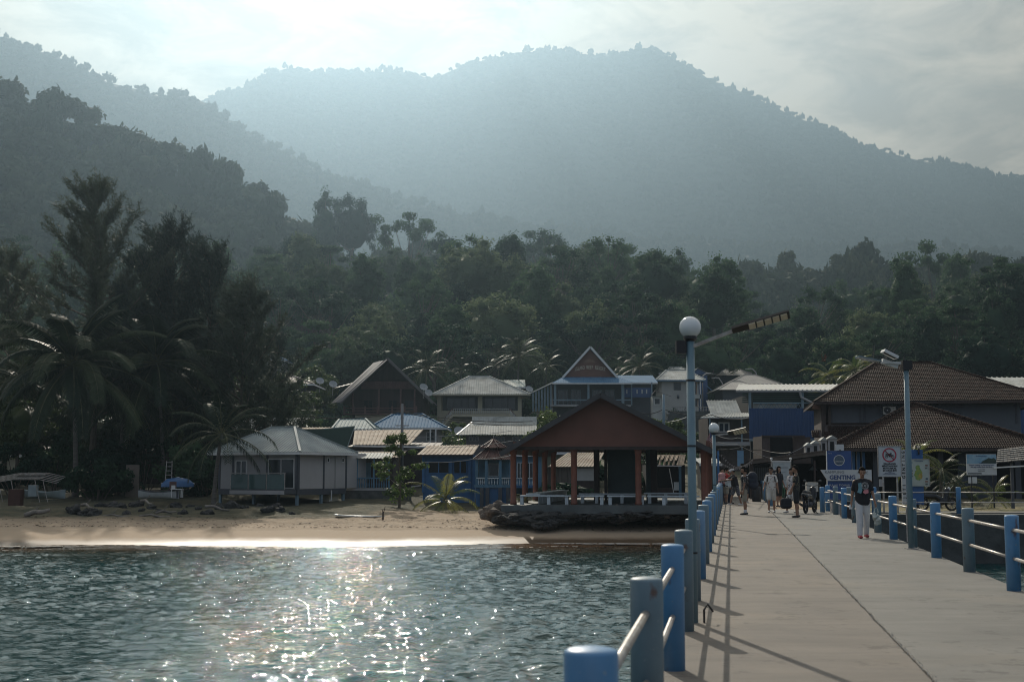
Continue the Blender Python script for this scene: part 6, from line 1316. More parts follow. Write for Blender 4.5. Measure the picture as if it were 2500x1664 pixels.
def sign_map():
    Y = 55.5; k = Y / F; p = at(2235, 1224, Y); t = thing('map_sign', 'blue panel with an illustrated island map and a vertical white name strip', 'sign', p); X = lambda px: (px - 2235) * k; Z = lambda py: zat(py, Y) - p.z
    bx(t, 'panel', mat('sign_mid_blue', (.03, .11, .30), .4, .06), X(2210), X(2256), 0, .1, -.1, Z(1097)); bx(t, 'name_strip', M_SWHITE, X(2203), X(2212.5), -.06, .05, -.1, Z(1098))
    for i, ch in enumerate('JETI GENTING'): 
        if ch != ' ': text('letter', ch, .17, M_SBLK, t, (X(2207.7), -.066, Z(1214 - i * 10)), rot=(R(90), -R(90), 0), bold=.006)
    bx(t, 'map_board', mat('map_paper', (.42, .47, .43), .5, .1, 4), X(2219), X(2268), -.12, -.08, Z(1186), Z(1121)); bx(t, 'map_frame', M_STEEL, X(2217.5), X(2219), -.14, -.06, Z(1187), Z(1120)); bx(t, 'map_frame', M_STEEL, X(2268), X(2269.5), -.14, -.06, Z(1187), Z(1120)); bx(t, 'map_frame', M_STEEL, X(2219), X(2268), -.14, -.06, Z(1121), Z(1119.8))
    def blob(name, cx, cy, rx, ry, m, seed, y): r = random.Random(seed); MB().add([(X(cx) + rx * k * math.cos(a) * r.uniform(.8, 1.15), y, Z(cy) + ry * k * math.sin(a) * r.uniform(.8, 1.15)) for a in np.linspace(0, 6.1, 18)], [tuple(range(18))]).build(name, m, t)
    g1 = mat('map_green', (.10, .26, .10), .6, .3, 14, col2=(.30, .32, .06)); g2 = mat('map_ochre', (.42, .32, .08), .6, .2, 14)
    blob('map_island', 2242, 1158, 10, 15, g1, 1, -.124); blob('map_island', 2241, 1143, 5.5, 9, g1, 2, -.1245); blob('map_region', 2247, 1161, 5, 7, g2, 3, -.127)
    r = random.Random(6)
    for i in range(9): a = r.choice((2222, 2223, 2258, 2259)); z_ = 1127 + i * 6.5; bx(t, 'map_picture', mat('map_picture_tone%d' % (i % 3), ((.12, .18, .24), (.30, .16, .12), (.2, .22, .2))[i % 3], .5, .4, 20), X(a), X(a + 6), -.125, -.122, Z(z_ + 4), Z(z_))
    text('lettering', 'TIOMAN', .09, M_SDK, t, (X(2243), -.124, Z(1125)))
    l = thing('flood_light', 'black framed flood light on a bracket on top of the map panel', 'flood light', at(2241, 1098, Y) + Vector((0, -.05, 0))); bx(l, 'housing', M_BLACK, -.09, .09, -.05, .05, .06, .20); bx(l, 'lens', mat('led_lens', (.8, .68, .5)), -.07, .07, -.06, -.05, .08, .18); bx(l, 'bracket', M_BLACK, -.02, .02, -.1, .02, -.2, .06)
sign_map()
def sign_ad():
    Y = 60; k = Y / F; p = at(2400, 1228, Y); t = thing('billboard', 'white and sky-blue notice board with an island picture on two black posts', 'sign', p); X = lambda px: (px - 2400) * k; Z = lambda py: zat(py, Y) - p.z
    bx(t, 'board', M_SWHITE, X(2363), X(2436), 0, .04, Z(1159), Z(1108)); bx(t, 'sky_print', mat('print_sky', (.12, .28, .42), .5, .35, 2, col2=(.30, .42, .50)), X(2364), X(2435), -.008, -.001, Z(1131), Z(1109))
    MB().add([(X(a), -.012, Z(b)) for a, b in ((2397, 1130.5), (2403, 1124), (2410, 1121), (2417, 1117), (2424, 1119), (2430, 1117), (2435, 1122), (2435, 1130.5))][::-1], [tuple(range(8))]).build('island_print', mat('print_island', (.035, .06, .05), .6), t)
    for i, (s, z_, sz, m) in enumerate((('SELAMAT DATANG', 1113, .055, M_SDK), ('TIOMAN', 1129.5, .06, M_SDK), ('Selamat datang ke kampung kami', 1134.5, .085, M_SDK), ('Sila jaga kebersihan bersama', 1139, .085, M_SDK), ('Terima kasih', 1145, .06, M_SGREY), ('pulau tioman', 1149, .06, M_SGREY))): text('lettering', s, sz, m, t, (X(2399), -.012, Z(z_)))
    bx(t, 'footer_strip', M_SBLK, X(2366), X(2399), -.006, -.001, Z(1156.5), Z(1154))
    for px in (2374, 2428): bx(t, 'post', M_BLACK, X(px) - .03, X(px) + .03, .02, .07, -.2, Z(1159))
    bx(t, 'paper_notice', M_SWHITE, X(2366), X(2373), -.02, .0, Z(1179), Z(1164)); bx(t, 'paper_notice', M_SWHITE, X(2375.5), X(2387), -.02, .0, Z(1179), Z(1164))
sign_ad()
def notice_board():
    Y = 62.5; k = Y / F; p = at(1909, 1226, Y); t = thing('notice_board', 'white framed notice board with round finials behind the backpackers', 'notice board', p); X = lambda px: (px - 1909) * k; Z = lambda py: zat(py, Y) - p.z
    bx(t, 'board', mat('notice_paper', (.40, .45, .47), .5, .1, 3), X(1888), X(1931), 0, .04, Z(1186), Z(1127)); bx(t, 'frame', M_WHITE, X(1886), X(1933), -.03, .0, Z(1127), Z(1124.5)); bx(t, 'frame', M_WHITE, X(1886), X(1933), -.03, 0, Z(1188.5), Z(1186)); bx(t, 'lower_board', M_BROWN, X(1888), X(1931), 0, .03, Z(1194), Z(1189))
    for px in (1885, 1932): MB().tube([(X(px), 0, -.2), (X(px), 0, Z(1124))], .028, 8).build('post', M_STEEL, t); MB().ball((X(px), 0, Z(1119.5)), .062, 12, 8).build('finial', M_WHITE, t, smooth=True); MB().ball((X(px), 0, Z(1124)), .035, 10, 6).build('finial', M_WHITE, t)
    for z_, w in ((1133, .12), (1139, .3), (1142, .3), (1152, .2), (1163, .26), (1172, .22)): bx(t, 'print_line', M_SGREY, X(1909) - w, X(1909) + w, -.004, -.001, Z(z_ + .5), Z(z_ - .3))
    c = thing('plastic_chair', 'green plastic chair under the notice board', 'chair', at(1905, 1213, 62)); gm = mat('green_plastic', (.03, .14, .07), .4)
    bx(c, 'backrest', gm, -.2, .2, .3, .34, .42, .82); bx(c, 'seat', gm, -.2, .22, -.1, .3, .38, .42)
    for sx_ in (-.19, .17): bx(c, 'leg', gm, sx_, sx_ + .04, -.1, -.06, -.1, .38); bx(c, 'leg', gm, sx_, sx_ + .04, .3, .34, -.1, .42)
notice_board()
for (lb, px, py, Y, w, h) in (('white plastic crate stacked behind the parked motorcycle', 1984, 1186, 61, .5, .42),): 
    p = at(px, py, Y); t = thing('crate', lb, 'crate', (p.x, p.y, 1.9)); z0 = p.z - 1.9
    bx(t, 'basket', M_WHITEW, -w / 2, w / 2, 0, .4, z0 - .25, z0 + h - .25); bx(t, 'stand', M_DGREY, -w / 2 + .05, w / 2 - .05, .05, .35, 0, z0 - .25)
# ---- motorcycles
def motorcycle(label, p, rz, s=1.0):
    t = thing('motorcycle', label, 'motorcycle', p, rz); bk = mat('glossy_black_fairing', (.012, .012, .014), .18, .1); rub = mat('tyre_rubber', (.02, .02, .02), .8); ch = mat('dark_chrome', (.12, .12, .12), .25, .05, metal=.8)
    def wheel(x):
        w = MB(); n = 28; R_, r_ = .285 * s, .045 * s
        vs = []; 
        for i in range(n):
            a = 6.2832 * i / n
            for j in range(8): b = 6.2832 * j / 8; q = R_ - r_ + r_ * math.cos(b); vs.append((x + q * math.cos(a), r_ * math.sin(b), R_ + q * math.sin(a)))
        fs = [(i * 8 + j, i * 8 + (j + 1) % 8, ((i + 1) % n) * 8 + (j + 1) % 8, ((i + 1) % n) * 8 + j) for i in range(n) for j in range(8)]
        o = w.add(vs, fs).build('wheel', rub, t, smooth=True); h = MB(); h.tube([(x, -.05 * s, R_), (x, .05 * s, R_)], .05 * s, 12)
        for i in range(10): a = 6.2832 * i / 10; h.bar((x, 0, R_), (x + (R_ - .06) * math.cos(a), 0, R_ + (R_ - .06) * math.sin(a)), .012, .012)
        h.build('spokes', M_DGREY, o)
    wheel(-.62 * s); wheel(.62 * s)
    S = lambda *a: tuple(q * s for q in a)
    b = MB()
    for a_, b2, ra, rb in ((S(-.75, 0, .62), S(-.1, 0, .60), .11, .10), (S(-.1, 0, .60), S(.2, 0, .46), .09, .09), (S(.38, 0, .40), S(.44, 0, .84), .10, .10), (S(.15, 0, .36), S(.40, 0, .42), .11, .10), (S(-.95, 0, .68), S(-.70, 0, .64), .06, .10)): capsule(b, a_, b2, ra * 1.3 * s, rb * 1.3 * s)
    remesh(b.build('bodywork', bk, t), .025, 4, .5)
    e = MB(); capsule(e, S(-.15, 0, .32), S(.15, 0, .34), .11 * s, .09 * s); e.build('engine', M_DGREY, t, smooth=True)
    st = MB(); capsule(st, S(-.72, 0, .76), S(-.08, 0, .74), .085 * s, .075 * s); o = st.build('seat', M_BLACK, t, smooth=True)
    for sd in (-1, 1):
        MB().tube([S(.62, sd * .07, .285), S(.50, sd * .07, .62), S(.42, sd * .05, .92)], .018 * s, 6).build('fork', ch, t); MB().tube([S(-.62, sd * .09, .29), S(-.50, sd * .10, .62)], .022 * s, 6).build('shock_absorber', ch, t)
        MB().tube([S(.42, 0, .96), S(.36, sd * .18, 1.0), S(.26, sd * .34, .99)], .014 * s, 6).build('handlebar', M_BLACK, t)
        MB().tube([S(.38, sd * .2, 1.0), S(.40, sd * .26, 1.14)], .008 * s, 5).build('mirror_stem', M_BLACK, t); MB().ball(S(.40, sd * .28, 1.17), .06 * s, 10, 8, (.25, 1, .7)).build('mirror', ch, t)
        MB().tube([S(.05, 0, .22), S(.05, sd * .2, .22)], .014 * s, 5).build('foot_peg', M_BLACK, t)
    MB().tube([S(.1, .10, .24), S(-.2, .13, .22), S(-.45, .15, .28), S(-.85, .15, .36)], [.02, .03, .05, .045], 8).build('exhaust', ch, t, smooth=True)
    MB().ball(S(.52, 0, .90), .095 * s, 12, 8, (.7, 1, 1)).build('headlight', mat('headlight_glass', (.55, .57, .58), .1), t, smooth=True); MB().bar(S(-.96, -.06, .66), S(-.96, .06, .66), .04, .06).build('tail_light', mat('tail_light_red', (.25, .01, .01), .3), t)
    f = MB(); n = 9; fv = []
    for i in range(n): a = R(20 + 140 * i / (n - 1)); fv += [S(.62 + .33 * math.cos(a), -.06, .285 + .33 * math.sin(a)), S(.62 + .33 * math.cos(a), .06, .285 + .33 * math.sin(a))]
    f.add(fv, [(2 * i, 2 * i + 1, 2 * i + 3, 2 * i + 2) for i in range(n - 1)]); f.build('front_mudguard', bk, t)
    MB().bar(S(-.98, 0, .58), S(-.99, 0, .48), .20 * s, .012).build('number_plate', M_SBLK, t); MB().tube([S(-.05, -.1, .25), S(-.12, -.30, .0)], .014 * s, 5).build('kick_stand', M_BLACK, t)
    MB().box(-.02, .28, -.15, .15, .86, 1.08).build('basket', M_BLACK, t) if False else None
    return t
p = gp(1978, 1252); motorcycle('black motorcycle parked on the jetty next to the man in slippers', p, R(63), 1.05)
p = at(2288, 1238, 57.2); motorcycle('black motorcycle seen side-on behind the sea-wall railing', (p.x, p.y, gz(p.x, p.y) + .04), R(4), 1.02)
# ---- flag
def flag():
    p = at(1737, 1190, 80); t = thing('flag', 'red and white striped flag hanging limp from a pole behind the second lamp post', 'flag', (p.x + .1, p.y, 1.6)); z = lambda py: zat(py, 80) - 1.6
    MB().tube([(0, 0, 0), (0, 0, z(1030))], .03, 8).build('pole', M_WHITE, t)
    ms = [mat('flag_red', (.33, .05, .06), .8), mat('flag_white', (.55, .52, .52), .8), mat('flag_blue', (.05, .07, .2), .8)]; mb = MB(); n, h = 14, 18; z0, z1 = z(1095), z(1046)
    for i in range(h + 1):
        f = i / h
        for j in range(n + 1): g = j / n; mb.v.append((-.03 - g * (.28 + .12 * math.sin(f * 2)) , .05 * math.sin(g * 12 + f * 3), z1 + (z0 - z1) * f - g * .55 * (1 - f * .4)))
    for i in range(h):
        for j in range(n): a = i * (n + 1) + j; mb.f.append((a, a + 1, a + n + 2, a + n + 1)); mb.m.append(2 if (i < 7 and j < 5) else (i % 2))
    mb.build('cloth', ms, t, smooth=True)
flag()
# ---- shingle roof at the right edge
p = at(2470, 1225, 60); t = thing('shelter', 'grey shingled shelter roof with a white gutter at the right edge', 'shelter', (p.x, p.y, 1.85)); X = lambda px: (px - 2470) * 60 / F; Z = lambda py: zat(py, 60) - 1.85
a, b, c, d = Vector((X(2436), 0, Z(1129))), Vector((X(2580), -.2, Z(1117))), Vector((X(2620), 3, Z(1080))), Vector((X(2500), 3, Z(1094)))
r = random.Random(2)
for i in range(7):
    for j in range(16):
        f0, f1 = i / 7, (i + 1) / 7; q0 = a.lerp(d, f0).lerp(b.lerp(c, f0), j / 16); q1 = a.lerp(d, f0).lerp(b.lerp(c, f0), (j + .93) / 16); q2 = a.lerp(d, f1).lerp(b.lerp(c, f1), (j + .93) / 16); q3 = a.lerp(d, f1).lerp(b.lerp(c, f1), j / 16); u = Vector((0, 0, .03 + r.random() * .02)); v = Vector((0, 0, .0))
        MB().add([q0 + u, q1 + u, q2 + v, q3 + v, q0, q1], [(0, 1, 2, 3), (4, 5, 1, 0)]).build('shingle', mat('grey_shingle', (.20, .19, .175), .8, .35, 3), t)
MB().add([a - Vector((0, 0, .02)), b - Vector((0, 0, .02)), c - Vector((0, 0, .02)), d - Vector((0, 0, .02))], [(0, 1, 2, 3)]).build('roof_deck', M_BROWN, t)
MB().bar((X(2428), -.1, Z(1141)), (X(2500), -.1, Z(1137)), .05, .06).build('gutter', M_WHITE, t)
for px in (2478, 2530): bx(t, 'post', M_DGREY, X(px) - .06, X(px) + .06, .2, .32, 0, Z(1130))
# closed parasol
p = at(2302, 1222, 66); t = thing('parasol', 'closed pale green parasol among the dark plants', 'parasol', (p.x, p.y, 1.85)); z = lambda py: zat(py, 66) - 1.85
MB().tube([(0, 0, 0), (0, 0, z(1143))], .025, 6).build('pole', M_STEEL, t); MB().lathe([(.05, z(1187)), (.13, z(1180)), (.10, z(1160)), (.07, z(1148)), (.01, z(1141))], 9).build('canopy', mat('parasol_cloth', (.20, .26, .24), .8), t)
# ================================================================ BEACH, BOATS, ROCKS, CABLES
import bmesh
ORD = ['first', 'second', 'third', 'fourth', 'fifth', 'sixth', 'seventh', 'eighth', 'ninth', 'tenth', 'eleventh', 'twelfth']
def disamb(group):
    D = {}
    for o in [o for o in COL.objects if o.get('group') == group]: D.setdefault(o['label'], []).append(o)
    for l, os_ in D.items():
        if len(os_) > 1:
            os_.sort(key=lambda o: o.location.x / o.location.y)
            for i, o in enumerate(os_): o['label'] = l + (', left one' if i == 0 and len(os_) == 2 else ', right one' if len(os_) == 2 else ', %s from left' % ORD[i])
            for o in os_: 
                if len(o['label'].replace('-', ' ').split()) > 16: o['label'] = o['label'].replace('near the hilltop', 'near hilltop').replace('above the ', 'above ').replace('behind the ', 'behind ')
def rock_mesh(seed, rough=.32, sub=3, m=None):
    bm = bmesh.new(); bmesh.ops.create_icosphere(bm, subdivisions=sub, radius=1.0)
    for v in bm.verts:
        p = v.co.copy(); n = mnoise.noise(p * 1.3 + Vector((seed * 7.1, 0, 0))) * rough * 1.6 + mnoise.noise(p * 3.1 + Vector((0, seed * 3.7, 0))) * rough * .7 + mnoise.noise(p * 7 + Vector((0, 0, seed))) * rough * .3
        c = mnoise.cell_vector(p * 1.6 + Vector((seed, 0, 0))); v.co = p * (1 + n) + (c - Vector((.5, .5, .5))) * rough * .45
    me = bpy.data.meshes.new('rock'); bm.to_mesh(me); bm.free(); me.materials.append(m); return me
M_ROCK = mat('dark_rough_rock', (.062, .060, .058), .9, .35, 2.5, .05, bscale=9); M_ROCK2 = mat('brown_rock', (.19, .15, .12), .9, .3, 2.5, .05, bscale=9)
RM = [rock_mesh(i, .34, 3, M_ROCK) for i in range(4)] + [rock_mesh(9, .4, 3, M_ROCK2)]
def rock(px, py, Y, w, h, label, k=0, rz=0.0, grp='rocks below the pavilion', d=None):
    p = at(px, py, Y); o = link('boulder', RM[k % len(RM)]); o.location = (p.x, Y, p.z); o.scale = (w / 2, (d or w) / 2, h / 2); o.rotation_euler = (0, 0, rz); return tag(o, label, 'rock', grp)
spec = [(1207, 1252, 70.6, 1.5, 1.5, 'pale brown pointed boulder at the seaward corner of the pavilion base', 4, .4), (1222, 1240, 71.4, 1.6, 1.6, 'brown boulder leaning against the corner of the pavilion slab', 4, 1.2),
        (1240, 1262, 69.9, 1.5, 1.1, 'black boulder right of the pale pointed one', 0, 2), (1268, 1262, 70.0, 1.9, 1.2, 'wide dark boulder under the first pavilion column', 1, .3), (1300, 1264, 69.8, 1.8, 1.1, 'dark boulder left of the tumbled front rock', 2, 1), (1328, 1262, 69.8, 1.7, 1.2, 'dark boulder directly behind the tumbled front rock', 3, 2.2),
        (1320, 1277, 68.9, .95, .8, 'tumbled black rock lying farthest out on the sand', 1, .7), (1343, 1272, 69.2, 1.1, .9, 'black rock touching the right side of the tumbled front rock', 2, 2.6), (1360, 1262, 69.9, 1.5, 1.0, 'dark boulder below the middle pavilion column', 0, .2), (1388, 1258, 70.0, 1.5, .9, 'low dark boulder right of the middle pavilion column', 3, 1.4), (1410, 1258, 70.1, 1.1, .8, 'last dark boulder of the heap, where the flat stones begin', 1, .8),
        (1252, 1248, 70.6, 1.8, 1.1, 'dark boulder tucked under the slab edge near the first column', 2, .5), (1290, 1248, 70.6, 1.9, 1.0, 'dark boulder under the slab edge in line with the boxed bench', 0, 1.8), (1340, 1248, 70.6, 1.9, 1.0, 'dark boulder under the slab edge left of the middle column', 3, 2.5), (1385, 1248, 70.6, 1.6, .9, 'dark boulder under the slab edge right of the middle column', 1, 1.1)]
for i, s in enumerate(spec): s = list(s); big = s[7] == 4; s[4] *= .9 if big else .55; s[3] *= .9; s[1] += 0 if big else (4 if s[1] > 1250 else 8); rock(*s)
r = random.Random(12); DSC = ['flat grey stone', 'long flat slab stone', 'rounded grey stone', 'broken concrete lump']
for i in range(11):
    px = 1436 + i * 22 + r.uniform(-5, 5); o = rock(px, 1258 + r.uniform(-5, 6), 70.0 + r.uniform(-.4, .3), r.uniform(.8, 1.6), r.uniform(.35, .6), '%s, %s of the row right of the boulder heap' % (DSC[i % 4], ['first', 'second', 'third', 'fourth', 'fifth', 'sixth', 'seventh', 'eighth', 'ninth', 'tenth', 'last'][i]), i, r.uniform(0, 3), 'flat stones below the pavilion')
for i in range(12):
    px = 1440 + i * 21; o = rock(px, 1243 + r.uniform(-1, 2), 70.4, r.uniform(.5, .9), r.uniform(.3, .5), 'small dark stone packed right under the pavilion slab', i + 1, r.uniform(0, 3), 'packed stones under the pavilion slab')
# rocky bank and driftwood on the left
names = ['left of the leaning palm', 'at the foot of the leaning palm', 'right of the leaning palm', 'below the wooden hut', 'below the white boat', 'below the blue boat', 'left of the short palm', 'under the balcony of the stilt house', 'under the stilt house corner']
cols = [95, 195, 260, 330, 395, 450, 505, 600, 700]
for i in range(27):
    px = 190 + i * 20 + r.uniform(-8, 8); w = r.uniform(.3, .95); Y = 78.6 + r.uniform(-1.6, 4.5); k = max(j for j in range(9) if cols[j] <= px); kind = ['dark jagged', 'dark flat', 'mossy', 'half-buried'][i % 4]
    x = at(px, 1146, Y).x; o = link('boulder', RM[i % 4]); o.location = (x, Y, gz(x, Y) + w * .03); o.scale = (w / 2, w / 2, w * r.uniform(.28, .5)); o.rotation_euler = (0, 0, r.uniform(0, 3)); tag(o, '%s rock of the bank %s' % (kind, names[k]), 'rock', 'rocks of the shaded bank')
M_DRIFT = mat('grey_driftwood', (.26, .23, .20), .85, .25, 3, .01, stretch=(1, 1, .3))
for i, (a, b, ra, rb, lb) in enumerate((((60, 1266, 76), (122, 1244, 76), .16, .10, 'thick pale driftwood trunk lying on the sand at the left'), ((200, 1232, 79), (228, 1240, 77.5), .10, .04, 'twisted root stump beside the leaning palm'), ((345, 1222, 79), (372, 1230, 78), .09, .05, 'curved driftwood branch above the rocks'), ((380, 1252, 76), (430, 1248, 76.5), .07, .05, 'straight grey branch among the rocks'), ((340, 1262, 75.5), (415, 1266, 75.5), .06, .05, 'thin long branch at the foot of the rocks'), ((250, 1264, 75.5), (315, 1263, 75.5), .05, .05, 'sunlit stick on the sand edge of the bank'), ((500, 1236, 79), (560, 1245, 79), .10, .05, 'driftwood log left of the balcony'))):
    A, B = at(*a), at(*b); A.z = max(A.z, gz(A.x, A.y) + .04); B.z = max(B.z, gz(B.x, B.y) + .03); t = MB(); m1 = A.lerp(B, .35) + Vector((0, .1, .10)); m2 = A.lerp(B, .7) + Vector((0, -.05, -.02)); t.tube([A, m1, m2, B], [ra, ra * .9, rb * 1.2, rb], 8); t.tube([m1, m1 + Vector((.25, 0, .3))], [ra * .4, .02], 5); tag(t.build('driftwood', M_DRIFT, smooth=True), lb, 'driftwood')
disamb('rocks of the shaded bank'); disamb('packed stones under the pavilion slab')
# things on the sand
def hull(t, L_, W, H, m, inner, name='hull'):
    n = 14; outer = []; 
    for i in range(n + 1):
        f = i / n; w = W / 2 * (math.sin(math.pi * min(1, .12 + f * .95)) ** .55) if f < 1 else .02; sheer = H * (1 + .35 * (2 * f - 1) ** 2); k = [(-w, sheer), (-w * .82, H * .35), (-w * .25, .02), (0, 0), (w * .25, .02), (w * .82, H * .35), (w, sheer)]
        outer.append([(L_ * (f - .5), y, z) for y, z in k])
    V = [p for s in outer for p in s]; F_ = [(i * 7 + j, i * 7 + j + 1, (i + 1) * 7 + j + 1, (i + 1) * 7 + j) for i in range(n) for j in range(6)]
    MB().add(V, F_ + [tuple(range(7))]).build(name, m, t, smooth=True); Vi = [(x * .97, y * .92, z + .03) for x, y, z in V]; MB().add(Vi, [q[::-1] for q in F_]).build('hull_inside', inner, t, smooth=True)
    for s in (0, 6): MB().tube([outer[i][s] for i in range(n + 1)], .03, 5).build('gunwale', inner, t)
    for f in (.3, .6): MB().box(L_ * (f - .5) - .1, L_ * (f - .5) + .1, -W * .42, W * .42, H * .75, H * .8).build('thwart', inner, t)
M_BW = mat('boat_white', (.55, .57, .57), .25, .1, 2); M_BB = mat('boat_blue', (.04, .13, .30), .35, .12, 2); M_BG = mat('boat_pale_grey', (.30, .36, .37), .4, .15, 2)
p = at(388, 1217, 84); t = thing('boat', 'white open boat lying in a sun patch under the palms', 'boat', (p.x, p.y, p.z), R(3)); hull(t, 2.5, .9, .42, M_BW, M_DGREY); MB().bar((-1.2, -.1, .5), (1.0, .1, .55), .06).build('pole', M_BROWN, t)
p = at(434, 1186, 88); t = thing('boat', 'upturned blue boat behind the white table', 'boat', (p.x, p.y, p.z - .05), R(2)); q = MB()
for k in range(13):
    a = math.pi * k / 12
    for j, x in enumerate((-1.05, -.7, 0, .7, 1.05)): s = (.35, .85, 1, .85, .35)[j]; q.v.append((x, .45 * math.cos(a) * s, .62 * math.sin(a) * s))
q.f = [(k * 5 + j, k * 5 + j + 1, (k + 1) * 5 + j + 1, (k + 1) * 5 + j) for k in range(12) for j in range(4)]; q.m = [0] * len(q.f); q.build('hull', M_BB, t, smooth=True); MB().tube([(-1.1, 0, .2), (0, 0, .64), (1.1, 0, .2)], .03, 5).build('keel', M_BW, t)
p = at(112, 1207, 86); t = thing('boat', 'pale grey boat hull half hidden behind the leaning palm trunk', 'boat', (p.x, p.y, p.z - .25), R(-6)); hull(t, 2.6, 1.0, .42, M_BG, M_BG)
t = thing('table', 'small white table with papers beside the blue boat', 'table', at(432, 1214, 84) + Vector((0, 0, 0))); bx(t, 'tabletop', M_WHITE, -.35, .35, -.25, .25, .50, .54)
for sx_ in (-.32, .28):
    for sy_ in (-.22, .18): bx(t, 'leg', M_WHITE, sx_, sx_ + .05, sy_, sy_ + .05, 0, .50)
t = thing('chair', 'brown chair with white cloths between the white boat and the blue boat', 'chair', at(420, 1208, 85)); bx(t, 'seat', M_BROWN, -.22, .22, -.2, .2, .36, .42); bx(t, 'backrest', M_REDBR, -.22, .22, .16, .2, .42, .85); bx(t, 'cloth', M_WHITE, .0, .25, -.22, -.2, .2, .62)
for sx_ in (-.21, .17):
    for sy_ in (-.19, .15): bx(t, 'leg', M_BROWN, sx_, sx_ + .04, sy_, sy_ + .04, -.05, .36)
t = thing('ladder', 'metal ladder standing against the hut above the blue boat', 'ladder', at(411, 1175, 88)); 
for sx_ in (-.22, .22): MB().bar((sx_, 0, -.4), (sx_ * .8, .15, 1.35), .04).build('rail', M_STEEL, t)
for i in range(6): MB().bar((-.22, .02 * i, -.1 + .27 * i), (.22, .02 * i, -.1 + .27 * i), .035).build('rung', M_STEEL, t)
t = thing('folding_screen', 'beige board leaning behind the palms left of the dark hut', 'board', at(322, 1213, 92)); bx(t, 'board', mat('beige_board', (.20, .16, .13), .8, .1), -.45, .45, 0, .06, 0, 2.2)
t = thing('boat_awning', 'tubular metal awning frame of a beached boat at the left edge', 'frame', at(60, 1215, 84)); 
for i in range(6): z_ = 1.1 + .08 * i; MB().tube([(-2.2, .3 * i, z_ - .2), (-.8, .3 * i, z_ + .05), (.9, .3 * i, z_ + .05), (2.0, .3 * i, z_ - .2)], .022, 5).build('bow', M_STEEL, t)
for x in (-1.7, -.9, .6, 1.1): MB().tube([(x, 0, 1.15), (x + .15, 0, .5), (x + .35, 0, -.25)], .022, 5).build('strut', M_STEEL, t)
bx(t, 'drum', mat('rust_red_drum', (.08, .03, .02), .7), -.95, -.2, -.2, .4, -.5, .55); bx(t, 'locker', M_BG, .1, .6, .3, .7, .1, .8)
t = thing('beach_board', 'white surfboard-like board lying on the sand right of the stilt house', 'board', onz(877, 1262, .93), R(-3)); q = MB(); n = 16
for s, z_ in ((1, .09), (1, .03)):
    for i in range(n + 1): f = i / n; q.v.append((2.9 * (f - .5), .27 * math.sin(math.pi * (.04 + .93 * f)) ** .6, z_ + .10 * (1 - f) ** 4)); 
    for i in range(n, -1, -1): f = i / n; q.v.append((2.9 * (f - .5), -.27 * math.sin(math.pi * (.04 + .93 * f)) ** .6, z_ + .10 * (1 - f) ** 4))
m_ = 2 * (n + 1); q.f = [tuple(range(m_)), tuple(range(2 * m_ - 1, m_ - 1, -1))] + [(i, (i + 1) % m_, (i + 1) % m_ + m_, i + m_) for i in range(m_)]; q.m = [0] * len(q.f); q.build('board', M_BW, t); bx(t, 'fin', M_BROWN, -1.35, -1.2, -.02, .02, -.03, .05)
o = MB().bar(onz(842, 1230, 1.35), onz(884, 1238, 1.2), .30, .07).build('plank', M_PLANK); tag(o, 'loose plank sticking out of the sand beside the stilt house', 'plank')
t = thing('stump', 'forked dead stick standing upright in the sand', 'stick', onz(935, 1264, .95)); MB().tube([(0, 0, -.1), (0, 0, .25), (-.02, 0, .45)], [.05, .04, .02], 6).build('stem', M_BROWN, t); MB().tube([(0, 0, .2), (.06, 0, .4), (.12, 0, .66)], [.03, .02, .012], 5).build('branch', M_BROWN, t)
# scattered litter: shells, leaves, sticks on the beach
mb = MB(); r = random.Random(5)
for i in range(900):
    x = r.uniform(-28, 8); y = r.uniform(69.5, 76); 
    if r.random() < .35: y = 69.3 + abs(r.gauss(0, .35))
    z = gz(x, y) + .03; s = r.uniform(.02, .07); a = r.uniform(0, 3.14); dx, dy = s * math.cos(a) * 2, s * math.sin(a) * 2
    mb.add([(x - dx, y - dy, z), (x + dy * .3, y - dx * .3, z + .02), (x + dx, y + dy, z + .01), (x - dy * .3, y + dx * .3, z + .025)], [(0, 1, 2, 3)])
o = mb.build('beach_litter', mat('dry_debris', (.06, .045, .03), .9, .3, 20)); tag(o, 'dry leaves and bits of weed strewn over the sand', 'litter', kind='stuff')
structure(MB().add([onz(1120, 1247, 1.06), onz(1195, 1246, 1.06), onz(1190, 1238, 1.06), onz(1140, 1239, 1.06)], [(0, 1, 2, 3)]).build('stream', mat('dark_stream_water', (.03, .025, .02), .1)))
# ---- utility poles and cables
M_CABLE = mat('black_cable', (.02, .02, .02), .5); M_CABLE2 = mat('bright_cable', (.30, .30, .30), .4)
def upole(label, px, Y, yt, yb, r_=.10, m=M_GREYP):
    a, b = at(px, yb, Y), at(px, yt, Y); t = thing('utility_pole', label, 'utility pole', a); MB().tube([(0, 0, -2), (b.x - a.x, 0, b.z - a.z)], [r_ * 1.2, r_], 10).build('pole', M_GREYW if m is None else m, t, smooth=True); MB().bar((-.5, 0, b.z - a.z - 1.6), (.5, 0, b.z - a.z - 1.6), .08).build('crossarm', M_GREYW, t); MB().tube([(0, -.1, b.z - a.z - 3.2), (0, -.35, b.z - a.z - 3.3)], .03, 5).build('bracket', M_BLACK, t)
upole('grey concrete utility pole rising between the tin roofs', 982, 98, 985, 1092, .095, mat('grey_pole_concrete', (.20, .20, .20), .8)); upole('bluish utility pole behind the right slope of the pavilion roof', 1620, 112, 962, 1034, .11)
